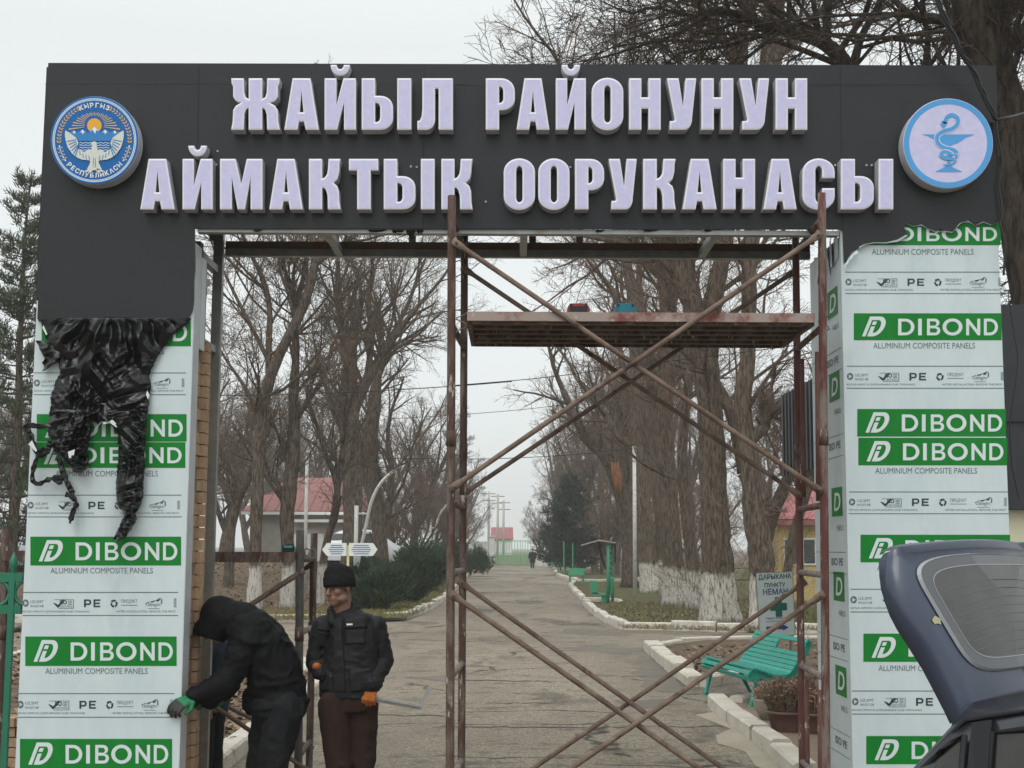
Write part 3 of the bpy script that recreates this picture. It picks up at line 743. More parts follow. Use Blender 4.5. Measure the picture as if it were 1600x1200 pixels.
# prints on the inner side of the right pillar
def fn_side(u, v, e=0):      # u metres from the front edge, v height
    return Vector((xr_i-e, Y0+.05+(.86-u), v))
def side_band(zc):
    mb = MB(); h = .19
    f1 = lambda x, y: fn_side(x, y, .0015); f2 = lambda x, y: fn_side(x, y, .003)
    flat(mb, [[(.50, zc-h/2), (.80, zc-h/2), (.80, zc+h/2), (.50, zc+h/2)]], f1, 0)
    lp = [[(.57+u*.17+.03*v, zc-.06+v*.12) for u, v in l] for l in GL['D']]
    v, f, nz = fill_loops(lp); put(mb, v, f, lambda x, y, z: f2(x, y), 1)
    return mb.build('logo_band', [M['green_print'], M['white_print']], side_r)
mb = MB()
for py in (463, 597, 782, 918, 1070):
    zc = G(1312, py).z; side_band(zc)
    for dz in (.33, .47):
        mb.quad(fn_side(.0, zc-dz, .0015), fn_side(.86, zc-dz, .0015), fn_side(.86, zc-dz-.004, .0015), fn_side(.0, zc-dz-.004, .0015))
    put_text(mb, 'ISO PE', .46, .78, zc-.42, zc-.37, lambda x, y: fn_side(x, y, .0015), 0, .03)
    put_text(mb, 'NELS', .64, .81, zc-.19, zc-.155, lambda x, y: fn_side(x, y, .0015), 0)
mb.build('certification_strip', [M['dark_print']], side_r)
# curled strip of film peeling along the torn edge of the right pillar
mb = MB(); random.seed(8)
edge = [(1561, 346), (1548, 351), (1536, 346), (1524, 352), (1512, 343), (1500, 349), (1488, 362), (1476, 361), (1462, 361), (1450, 357), (1440, 351), (1428, 353), (1418, 349)]
prev = None
for i, (a, b) in enumerate(edge):
    p0 = G(a, b+1, .026); p1 = G(a+random.uniform(-2, 2), b+random.uniform(.3, 2), .030); p2 = G(a, b-random.uniform(-1, .5), .033)
    if prev: mb.quad(prev[0], p0, p1, prev[1]); mb.quad(prev[1], p1, p2, prev[2])
    prev = (p0, p1, p2)
mb.build('torn_film_edge', [M['film_edge']], gate); mb = MB()
edge = [(1416, 367), (1402, 375), (1385, 379), (1365, 379), (1350, 382), (1342, 386)]
prev = None
for i, (a, b) in enumerate(edge):
    p0 = G(a, b, .026); p1 = G(a+random.uniform(-2, 2), b+random.uniform(.5, 3), .034); p2 = G(a, b-.5, .038)
    if prev: mb.quad(prev[0], p0, p1, prev[1]); mb.quad(prev[1], p1, p2, prev[2])
    prev = (p0, p1, p2)
for i in range(7):
    t = i/6; c = (1339-20*t**.7, 391+24*t); c2 = (1342-20*t**.7, 393+23*t)
    p0, p1 = G(c[0], c[1], .028), G(c2[0]-1, c2[1]+2, .034+.008*(i % 2))
    if i: mb.quad(q0, p0, p1, q1)
    q0, q1 = p0, p1
mb.build('torn_film_edge', [M['film']], gate)
# ================================================================== ground
def road_mat():
    m = bpy.data.materials.new('old asphalt'); m.use_nodes = True
    n = m.node_tree.nodes; l = m.node_tree.links; b = n['Principled BSDF']
    b.inputs['Roughness'].default_value = 0.9; b.inputs['Specular IOR Level'].default_value = 0.25
    tc = n.new('ShaderNodeTexCoord')
    def noise(scale, det=8, st=(1, 1, 1), rough=.65):
        mp = n.new('ShaderNodeMapping'); mp.inputs['Scale'].default_value = st; l.new(tc.outputs['Object'], mp.inputs['Vector'])
        z = n.new('ShaderNodeTexNoise'); z.inputs['Scale'].default_value = scale; z.inputs['Detail'].default_value = det; z.inputs['Roughness'].default_value = rough
        l.new(mp.outputs[0], z.inputs['Vector']); return z.outputs['Fac']
    def rng(s, a, bb, c=0, d=1):
        r = n.new('ShaderNodeMapRange'); r.inputs['From Min'].default_value = a; r.inputs['From Max'].default_value = bb
        r.inputs['To Min'].default_value = c; r.inputs['To Max'].default_value = d; l.new(s, r.inputs['Value']); return r.outputs[0]
    def mix(f, A, B, mode='MIX'):
        x = n.new('ShaderNodeMix'); x.data_type = 'RGBA'; x.blend_type = mode
        if isinstance(f, float): x.inputs['Factor'].default_value = f
        else: l.new(f, x.inputs['Factor'])
        for k, q in (('A', A), ('B', B)):
            if isinstance(q, tuple): x.inputs[k].default_value = (*q, 1)
            else: l.new(q, x.inputs[k])
        return x.outputs['Result']
    base = mix(rng(noise(.22, 6, (1, .35, 1)), .36, .60), (0.205, 0.170, 0.126), (0.345, 0.292, 0.222))
    base = mix(rng(noise(.55, 8, (1, .3, 1)), .54, .62), base, (0.105, 0.089, 0.071))          # worn darker patches
    base = mix(rng(noise(2.6, 8, (.7, 1, 1), .7), .54, .62), base, (0.118, 0.099, 0.077))
    base = mix(rng(noise(14, 6, (1, .7, 1), .75), .46, .66), base, (0.150, 0.128, 0.100))
    base = mix(rng(noise(38, 4, (1, 1, 1), .7), .50, .62), base, (0.095, 0.082, 0.068))                        # aggregate
    base = mix(rng(noise(24, 5, (1, .7, 1), .75), .58, .68), base, (0.36, 0.325, 0.27))
    # cracks: a few long joints across and a web of fine ones
    vo = n.new('ShaderNodeTexVoronoi'); vo.feature = 'DISTANCE_TO_EDGE'; vo.inputs['Scale'].default_value = .42
    mp = n.new('ShaderNodeMapping'); mp.inputs['Scale'].default_value = (.55, 1.25, 1); l.new(tc.outputs['Object'], mp.inputs['Vector'])
    wz = n.new('ShaderNodeTexNoise'); wz.inputs['Scale'].default_value = 1.4; wz.inputs['Detail'].default_value = 7
    l.new(tc.outputs['Object'], wz.inputs['Vector'])
    va = n.new('ShaderNodeVectorMath'); va.operation = 'MULTIPLY_ADD'; va.inputs[1].default_value = (.9, .9, 0); l.new(wz.outputs['Color'], va.inputs[0]); l.new(mp.outputs[0], va.inputs[2])
    l.new(va.outputs[0], vo.inputs['Vector'])
    ck = rng(vo.outputs['Distance'], .004, .016, 1, 0)
    br = rng(noise(.5, 3), .46, .54)
    mm = n.new('ShaderNodeMath'); mm.operation = 'MULTIPLY'; l.new(ck, mm.inputs[0]); l.new(br, mm.inputs[1])
    col = mix(mm.outputs[0], base, (0.045, 0.038, 0.032))
    l.new(col, b.inputs['Base Color'])
    bp = n.new('ShaderNodeBump'); bp.inputs['Strength'].default_value = .8; bp.inputs['Distance'].default_value = .025
    l.new(noise(22, 7, (1, 1, 1), .75), bp.inputs['Height']); l.new(bp.outputs[0], b.inputs['Normal'])
    return m
M['asphalt'] = road_mat()
M['soil'] = mat('litter covered soil', (0.095, 0.066, 0.045), 1.0, (0.17, 0.125, 0.085), 2.2, 10, col3=(0.045, 0.034, 0.025), scale3=7, lo3=.52, hi3=.62, bump=0.9, bscale=18, bdist=0.05, spec=0.1)
M['lawn'] = mat('thin winter grass', (0.115, 0.115, 0.042), 1.0, (0.175, 0.155, 0.075), 1.6, 10, col3=(0.10, 0.075, 0.05), scale3=2.3, lo3=.54, hi3=.64, bump=0.9, bscale=25, bdist=0.04, spec=0.1)
M['moss'] = mat('mossy soil', (0.10, 0.088, 0.048), 1.0, (0.105, 0.108, 0.040), 1.1, 10, col3=(0.060, 0.045, 0.032), scale3=3.1, lo3=.50, hi3=.62, bump=0.9, bscale=22, bdist=0.05, spec=0.1)
M['kerb'] = mat('whitewashed kerb', (0.62, 0.59, 0.53), 0.95, (0.46, 0.41, 0.34), 3.0, 10, col3=(0.22, 0.185, 0.15), scale3=5, lo3=.60, hi3=.68, bump=0.5, bscale=20, bdist=0.02, spec=0.15)
M['kerb_raw'] = mat('concrete kerb', (0.42, 0.38, 0.32), 0.95, (0.55, 0.51, 0.44), 2.5, 10, col3=(0.20, 0.17, 0.14), scale3=5, lo3=.58, hi3=.68, bump=0.5, bscale=20, bdist=0.02, spec=0.15)
M['patch'] = mat('pale cement patch', (0.29, 0.25, 0.195), 0.95, (0.35, 0.31, 0.245), 1.5, 9, bump=0.3, bscale=30, spec=0.15)
M['paving'] = mat('brown paving', (0.23, 0.165, 0.115), 0.95, (0.17, 0.13, 0.1), 3, 8, bump=0.3)

mb = MB(); mb.quad((-700, -30, 0), (700, -30, 0), (700, 1500, 0), (-700, 1500, 0))
struct(mb.build('ground', M['soil']))
mb = MB(); mb.face([(-14, -8, .004), (14, -8, .004), (14, 12, .004), (9, 17, .004), (30, 26, .004), (30, 36, .004), (7, 60, .004), (6, 140, .004), (-6, 140, .004), (-6, 60, .004), (-6, 40, .004), (-40, 34, .004), (-40, 20, .004), (-8, 17, .004), (-14, 12, .004)])
struct(mb.build('asphalt_path', M['asphalt']))
def sheet(name, pts, z, mt):
    """ground patch with a small irregular crown; pts are world x, y"""
    v, f, nz = fill_loops([[(p[0], p[1]) for p in pts]])
    mb = MB(); put(mb, v, f, lambda x, y, q: (x, y, z), 0)
    k = len(pts)
    for i in range(k):
        a, b = pts[i], pts[(i+1) % k]; mb.quad((a[0], a[1], 0), (b[0], b[1], 0), (b[0], b[1], z), (a[0], a[1], z))
    return struct(mb.build(name, mt))
def gp(l, z=0): return [tuple(gnd(x, y, z)[:2]) for x, y in l]
def kerb(name, pts, w=.17, h=.16, seg=1.0, mt=None, seed=0, z=0):
    rnd = random.Random(seed); mb = MB()
    for a, b in zip(pts[:-1], pts[1:]):
        a, b = Vector((*a, 0)), Vector((*b, 0)); L = (b-a).length; n = max(1, round(L/seg))
        for i in range(n):
            p, q = a+(b-a)*(i/n), a+(b-a)*((i+1)/n); d = (q-p).normalized(); s = Vector((-d.y, d.x, 0))
            o = s*rnd.uniform(-.025, .025); g = d*.012
            hh = h*rnd.uniform(.82, 1.06); ww = w*rnd.uniform(.9, 1.1); tl = rnd.uniform(-.02, .02); t2 = rnd.uniform(-.02, .02)
            ch = .022
            k = len(mb.v)
            P = []
            for e, dz in ((p+g+o, tl), (q-g+o, t2)):
                for (uu, zz) in ((-ww/2, -.02), (ww/2, -.02), (ww/2, hh-ch), (ww/2-ch, hh), (-ww/2+ch, hh), (-ww/2, hh-ch)):
                    P.append(tuple(e+s*uu+Vector((0, 0, z+zz+(dz if zz > 0 else 0)))))
            mb.v += P
            for j in range(6): mb.f.append((k+j, k+(j+1) % 6, k+6+(j+1) % 6, k+6+j)); mb.mi.append(0)
            mb.f.append(tuple(k+j for j in reversed(range(6)))); mb.f.append(tuple(k+6+j for j in range(6))); mb.mi += [0, 0]
    return struct(mb.build(name, mt or M['kerb']))

# planting beds of the left side
A1 = gp([(318, 1215), (400, 1150), (497, 1072), (474, 1044), (432, 1036)])
bedA = A1+[(-9, A1[-1][1]+.4), (-30, A1[-1][1]+1), (-30, 10.6), (A1[0][0]-.1, 10.6)]
sheet('planting_bed', bedA, .10, M['soil']); kerb('kerb', A1, .20, .15, 1.0, M['kerb_raw'], 1)
kerb('kerb', [A1[-1], (-9, A1[-1][1]+.4), (-30, A1[-1][1]+1)], .18, .16, 1.0, None, 2)
B1 = gp([(250, 974), (430, 972), (520, 971), (600, 969), (630, 968), (652, 961), (672, 951), (690, 940)])+gp([(716, 916), (730, 901), (744, 893)])
bedB = B1+gp([(757, 888)])+[(-6.2, 139), (-60, 139), (-60, B1[0][1])]
sheet('lawn', bedB, .10, M['soil'])
kerb('kerb', [(-60, B1[0][1])]+B1, .19, .20, 1.05, None, 3)
B2 = gp([(736, 888), (744, 884), (753, 883), (757, 880)]); kerb('kerb', B2, .25, .22, 2, None, 4)
def bank_z(x, y):
    """the litter slope rises from the lawn towards the parked cars"""
    def ss(t): t = min(max(t, 0), 1); return t*t*(3-2*t)
    return .10+1.0*ss((y-40)/17)*ss((-x-5.0)/4.5)
mb = MB(); NX, NY = 44, 26; k0 = 0
for j in range(NY+1):
    for i in range(NX+1):
        x = -5.0-55*(i/NX)**1.6; y = 39.5+80*(j/NY)**1.7
        mb.v.append((x, y, bank_z(x, y)+.02+.05*mnoise.noise(Vector((x*.5, y*.4, 0)))-(.1 if j == 0 or i == 0 else 0)))
for j in range(NY):
    for i in range(NX):
        a = j*(NX+1)+i; mb.f.append((a, a+NX+1, a+NX+2, a+1)); mb.mi.append(0)
struct(mb.build('leaf_litter_bank', M['soil'], None, True))
lw = gp([(560, 966), (600, 966), (630, 965), (652, 958), (672, 948), (690, 937), (716, 914), (738, 894), (690, 892), (640, 905), (600, 925), (570, 946)], .10)
v, f, nz = fill_loops([lw]); mb = MB(); put(mb, v, f, lambda x, y, q: (x, y, .106)); struct(mb.build('grass_verge', M['lawn']))
# right side beds
C1 = gp([(1500, 993), (1240, 989), (1120, 987), (1050, 985), (975, 984), (955, 975), (938, 965), (924, 954), (914, 944)])
C2 = gp([(914, 944), (940, 946), (968, 945), (972, 940), (950, 937), (910, 937)])
C3 = gp([(910, 937), (899, 927), (892, 918), (897, 911), (940, 912), (1000, 911), (1060, 911)])
bedC = C1+C2[1:-1]+C3+[(C3[-1][0]+20, C3[-1][1]), (60, C1[0][1])]
sheet('planting_bed', bedC, .10, M['moss'])
kerb('kerb', [(60, C1[0][1])]+C1, .20, .20, 1.1, None, 5); kerb('kerb', C2, .16, .10, 1.2, None, 6); kerb('kerb', C3[:4], .20, .20, 1.2, None, 7)
D3 = gp([(1020, 907), (960, 910), (905, 911), (885, 906), (870, 899), (868, 895), (885, 893), (960, 892), (1020, 892)])
sheet('planting_bed', D3+[(30, D3[-1][1]), (30, D3[0][1])], .10, M['moss']); kerb('kerb', D3[:6], .24, .22, 1.3, None, 8)
D4 = gp([(960, 888), (880, 888), (850, 885), (838, 881), (850, 879.5)])
sheet('planting_bed', D4+[(30, D4[-1][1]), (30, D4[0][1])], .10, M['moss']); kerb('kerb', D4[:4], .3, .22, 2, None, 9)
# the islands round the bench and the planters
E1 = gp([(1300, 1002), (1180, 1003), (1105, 1004), (1060, 1009), (1018, 1016), (1038, 1034), (1092, 1074), (1118, 1070), (1160, 1064)])
sheet('planting_bed', E1+[(9, E1[-1][1]), (9, E1[0][1])], .06, M['soil'])
kerb('kerb', E1[:5], .16, .13, 1.2, M['kerb_raw'], 10); kerb('kerb', E1[4:7], .26, .19, 1.5, M['kerb_raw'], 11); kerb('kerb', E1[6:], .2, .17, .8, M['kerb_raw'], 12)
F1 = gp([(1190, 1100), (1150, 1104), (1122, 1106), (1190, 1158), (1262, 1216)])
sheet('paved_corner', F1+[(6, F1[-1][1]), (6, F1[0][1])], .05, M['paving'])
kerb('kerb', F1[:2], .2, .13, .8, M['kerb'], 13); kerb('kerb', F1[2:], .2, .15, 1.25, M['kerb_raw'], 14)
# pale cement patch and dark joints across the path
def ribbon_ground(pts, w, z, rnd):
    mb = MB(); prev = None
    for (x, y) in pts:
        ww = w*rnd.uniform(.3, 1.3); c = Vector((x, y, z)); a, b = c+Vector((0, -ww, 0)), c+Vector((0, ww, 0))
        if prev: mb.quad(prev[0], a, b, prev[1])
        prev = (a, b)
    return mb
rnd = random.Random(6)
v, f, nz = fill_loops([gp([(1086, 1118), (1122, 1112), (1140, 1130), (1190, 1168), (1240, 1205), (1225, 1215), (1180, 1198), (1165, 1176), (1122, 1163), (1118, 1150), (1142, 1140)])])
mb = MB(); put(mb, v, f, lambda x, y, q: (x, y, .008)); struct(mb.build('cement_patch', M['patch']))
M['crack'] = mat('tar crack', (0.05, 0.043, 0.036), 1.0, (0.09, 0.075, 0.06), 9)
M['damp'] = mat('worn dark asphalt', (0.118, 0.101, 0.083), 0.95, (0.16, 0.138, 0.11), 3, 9, bump=0.4, bscale=40)
for (y, x0, x1, w) in ((1063, 700, 870, .045), (1136, 690, 1130, .03), (1000, 610, 905, .03), (1019, 700, 850, .025), (1057, 905, 1100, .03), (985, 690, 850, .02), (1100, 760, 880, .03), (1118, 560, 700, .03)):
    P = []; yy = y; x = x0
    while x < x1:
        p = gnd(x, yy+rnd.uniform(-.8, .8)); P.append((p.x, p.y)); x += rnd.uniform(4, 12); yy += rnd.uniform(-.5, .55)
    struct(ribbon_ground(P, w, .0085, rnd).build('road_crack', M['crack']))
# puddle-worn darker areas beside the island kerb: irregular patches
for c in ([(1000, 1024), (1020, 1030), (1050, 1056), (1075, 1085), (1030, 1082), (1000, 1074), (1010, 1062), (985, 1052), (1004, 1045), (990, 1036)],
          [(905, 1010), (960, 1012), (1010, 1013), (1012, 1018), (960, 1022), (925, 1017), (890, 1015)],
          [(880, 983), (930, 984), (968, 990), (990, 993), (930, 994), (880, 990)],
          [(640, 1060), (690, 1056), (730, 1060), (700, 1066)], [(960, 1098), (1040, 1092), (1075, 1100), (1010, 1108)]):
    v, f, nz = fill_loops([gp(c)]); mb = MB(); put(mb, v, f, lambda x, y, q: (x, y, .0066)); struct(mb.build('worn_patch', M['damp']))

# ================================================================== scaffolds
def on_z(a, b, Y, z):
    p, q = at(*a, Y), at(*b, Y); t = (z-p.z)/(q.z-p.z); return p+(q-p)*t
def scaffold(name, label, posts, rungs, braces, deck, post_mats, group):
    """posts: (top px, low px, Y); braces: (px a, px b, Y)"""
    c = on_z(posts[0][0], posts[0][1], posts[0][2], 0)
    t = thing(name, label, 'scaffold', c, group)
    ax = []
    for i, (a, b, Y, rad) in enumerate(posts):
        top, foot = at(*a, Y), on_z(a, b, Y, 0)
        mb = MB(); n = 14; rr = random.Random(i)
        pts = [foot+(top-foot)*(k/n) for k in range(n+1)]
        mb.tube(pts, [rad]*(n+1), 12); 
        mb.build('post', post_mats[i], t, True); ax.append((foot, top))
        mb = MB(); mb.tube([foot, foot+Vector((0, 0, .012))], [.07, .07], 10); mb.build('base_plate', M['scaff_grey'], t)
        if rad > .024:
            zc = .62; q = foot+(top-foot)*zc; mb = MB(); mb.tube([q-Vector((0, 0, .05)), q+Vector((0, 0, .05))], rad+.004, 12); mb.build('coupling', M['scaff'], t, True)
    for (i, j, z, mt) in rungs:
        def P(k):
            f, tp = ax[k]; return f+(tp-f)*((z-f.z)/(tp.z-f.z))
        mb = MB(); mb.tube([P(i), P(j)], .021, 10); mb.build('rung', mt, t, True)
    for k, (a, b, Y, mt) in enumerate(braces):
        p, q = at(*a, Y), at(*b, Y)
        if min(p.z, q.z) < .1 or b[1] > 1190:
            lo, hi = (p, q) if p.z < q.z else (q, p)
            tt = (hi.z-.25)/(hi.z-lo.z); q = hi+(lo-hi)*tt; p = hi
        d = (q-p).normalized(); e = .03
        mb = MB()
        # tubes are flattened at both ends where they are pinned to the post
        mb.tube([p-d*e, p+d*.03, p+d*.07, p+(q-p)*.5, q-d*.07, q-d*.03, q+d*e], [.024, .024, .0165, .0165, .0165, .024, .024], 8, ell=[(1, .35), (1, .35), (1, 1), (1, 1), (1, 1), (1, .35), (1, .35)], ref=(0, 1, 0))
        mb.tube([p+Vector((0, -.035, 0)), p+Vector((0, .03, 0))], .009, 6); mb.tube([q+Vector((0, -.035, 0)), q+Vector((0, .03, 0))], .009, 6)
        mb.build('diagonal_brace', mt, t, True)
    return t, ax
YF, YB = 8.55, 9.55
tall, ax = scaffold('scaffold', 'tall rusty tube scaffold with a high work deck standing in the gateway', [
    ((706, 306), (703, 1200), YF, .0265), ((1284, 302), (1291, 1200), YF, .0265), ((726, 364), (721, 1200), YB, .0255), ((1243, 364), (1254, 1200), YB, .0255)],
    [(0, 2, 3.93, M['scaff']), (1, 3, 3.93, M['scaff']), (0, 2, 3.24, M['scaff']), (1, 3, 3.24, M['scaff']), (0, 2, 2.12, M['scaff_red']), (1, 3, 2.12, M['scaff_red']),
     (0, 2, 1.69, M['scaff_grey']), (1, 3, 1.69, M['scaff_grey']), (0, 2, 1.06, M['scaff_grey']), (1, 3, 1.06, M['scaff_grey']), (0, 2, .42, M['scaff_grey']), (1, 3, .42, M['scaff_grey'])],
    [((713, 380), (1279, 765), YF-.03, M['brace']), ((1278, 368), (710, 760), YF-.055, M['brace']), ((727, 421), (1247, 772), YB-.03, M['brace']), ((1240, 425), (724, 772), YB+.03, M['brace']),
     ((708, 930), (1090, 1199), YF-.03, M['brace']), ((1282, 931), (850, 1230), YF-.055, M['brace']), ((721, 911), (1118, 1192), YB-.03, M['brace']), ((1254, 912), (834, 1200), YB+.03, M['brace'])],
    None, [M['scaff'], M['scaff_mix'], M['scaff'], M['scaff_red']], None)
# short second tubes of the frames inside the posts, from the rung down
for (i, o, z0, z1) in ((0, .045, .1, .98), (2, .0, .1, .1), (1, -.045, .1, .98), (3, .05, .1, .98), (0, .04, 2.15, 3.1), (1, -.045, 2.15, 3.1), (3, .04, 2.2, 3.15), (2, .035, 2.2, 3.15)):
    if z1 <= z0: continue
    f, tp = ax[i]; p = lambda z: f+(tp-f)*((z-f.z)/(tp.z-f.z))
    dY = Vector((0, .16 if i < 2 else -.16, 0))
    mb = MB(); mb.tube([p(z0)+dY, p(z1)+dY], .016, 8); mb.build('inner_upright', M['scaff_red'] if i in (1, 3) else M['scaff'], tall, True)
# deck
xd0, xd1 = at(730, 500, YF).x, at(1272, 500, YF).x
z_d = 3.265
for k in range(5):
    y = YF+.02+k*.2
    mb = MB(); mb.box(((xd0+xd1)/2, y+.095, z_d+.02), (xd1-xd0-.02, .176, .035)); mb.build('deck_board', M['deck'], tall)
mb = MB(); mb.box(((xd0+xd1)/2, YF-.006, z_d+.025), (xd1-xd0, .03, .058)); mb.build('deck_edge', M['deck_edge'], tall)
mb = MB(); mb.box(((xd0+xd1)/2, YF+1.02, z_d+.02), (xd1-xd0, .02, .05)); mb.build('deck_edge', M['deck_edge'], tall)
for k in range(6):
    mb = MB(); y = YF+.012+k*.2; mb.box(((xd0+xd1)/2, y+.001, z_d-.002), (xd1-xd0-.03, .014, .03)); mb.build('deck_rib', M['scaff'], tall)
for X in (xd0+.012, xd1-.012):
    mb = MB(); mb.box((X, YF+.5, z_d+.01), (.03, .98, .06)); mb.build('deck_end', M['scaff'], tall)
# wire ties where the deck hangs on the frame
for (px, py) in ((716, 500), (1282, 505)):
    mb = MB(); c = at(px, py, YF+.02); P = [c+Vector((.035*math.cos(a*.9)+.02, .02*math.sin(a*.9), -.012*a+.05)) for a in range(12)]
    mb.tube(P, .004, 5); mb.build('wire_tie', M['scaff_grey'], tall)

low, axl = scaffold('scaffold', 'low scaffold bay with one deck behind the film-wrapped brick pillar', [
    ((469, 828), (466, 1200), 10.1, .030), ((491, 833), (483, 1200), 10.9, .028), ((8, 826), (0, 1200), 10.1, .028), ((60, 830), (54, 1200), 10.9, .028)],
    [(0, 1, 1.75, M['scaff']), (0, 1, 1.22, M['scaff_grey']), (0, 1, .35, M['scaff']), (2, 3, 1.75, M['scaff']), (2, 3, 1.22, M['scaff_grey'])],
    [((489, 880), (200, 1070), 10.9, M['brace']), ((470, 895), (60, 1160), 10.08, M['brace']), ((250, 1052), (484, 1168), 10.9, M['brace']), ((200, 1010), (468, 1195), 10.08, M['brace'])],
    None, [mat('dark grey tube', (0.045, 0.045, 0.045), .7, (.10, .09, .08), 8, stretch=(3, 3, 1), bump=.3), M['scaff'], M['scaff'], M['scaff']], None)
xa_, xb_ = at(6, 870, 10.1).x, at(462, 870, 10.1).x
zl = at(400, 878, 10.1).z
for k in range(4):
    mb = MB(); mb.box(((xa_+xb_)/2, 10.12+k*.2+.09, zl+.03), (xb_-xa_-.02, .17, .035)); mb.build('deck_board', M['deck'], low)
mb = MB(); mb.box(((xa_+xb_)/2, 10.08, zl+.035), (xb_-xa_, .03, .075)); mb.build('deck_edge', M['scaff'], low)
for q in range(3):
    mb = MB(); c = at(470+q*9, 866, 10.2+.28*q); P = [c+Vector((.03*math.cos(a*.8), .03*math.sin(a*.8)*.5, .045*math.sin(a*.8))) for a in range(9)]
    mb.tube(P, .007, 5); mb.build('wire_tie', M['scaff_grey'], low)

# things lying on the decks
M['teal'] = mat('teal plastic', (0.005, 0.15, 0.19), 0.45, (0.004, 0.11, 0.15), 10); M['red_plastic'] = mat('red plastic', (0.30, 0.025, 0.02), 0.45, (.18, .02, .02), 9)
M['black_rubber'] = mat('black rubber', (0.015, 0.015, 0.016), 0.6)
M['teal_light'] = mat('mint plastic', (0.05, 0.36, 0.34), 0.4)
def toolcase(px0, px1, py0, py1, Y, z, shell, inner, label):
    a, b = at(px0, py1, Y), at(px1, py1, Y); w = b.x-a.x; h = at(px0, py0, Y).z-z; c = Vector(((a.x+b.x)/2, Y+.09, z))
    t = thing('tool_case', label, 'tool case', c)
    mb = MB(); e = .012
    pr = [(-w/2+.006, 0), (w/2-.006, 0), (w/2, .01), (w/2-.004, h*.75), (w/2-.02, h), (-w/2+.02, h), (-w/2+.004, h*.75), (-w/2, .01)]
    k = len(mb.v)
    for y in (-.09, .09): mb.v += [(c.x+x, c.y+y, c.z+zz) for x, zz in pr]
    for j in range(8): mb.f.append((j, (j+1) % 8, 8+(j+1) % 8, 8+j)); mb.mi.append(0)
    mb.f.append(tuple(range(7, -1, -1))); mb.f.append(tuple(range(8, 16))); mb.mi += [0, 0]
    mb.build('shell', shell, t)
    mb = MB(); mb.box(c+Vector((0, -.0925, h*.45)), (w*.74, .005, h*.72)); mb.build('front_inlay', inner, t)
    mb = MB(); mb.tube([c+Vector((-w*.22, 0, h-.002)), c+Vector((-w*.2, 0, h+.012)), c+Vector((w*.2, 0, h+.012)), c+Vector((w*.22, 0, h-.002))], .005, 6); mb.build('handle', inner, t)
    for s in (-1, 1):
        mb = MB(); mb.box(c+Vector((s*w*.32, -.093, h*.86)), (.014, .006, .02)); mb.build('latch', M['black_rubber'], t)
zt_d = z_d+.0385
toolcase(886, 922, 474, 491, YF+.12, zt_d, M['red_plastic'], M['black_rubber'], 'red tool case with black front on the high scaffold deck')
toolcase(960, 995, 474, 491, YF+.16, zt_d, M['teal'], M['teal'], 'teal tool case on the high scaffold deck beside the red one')
toolcase(437, 463, 853, 864, 10.16, zl+.048, M['teal_light'], M['black_rubber'], 'small mint plastic level box on the low scaffold deck')
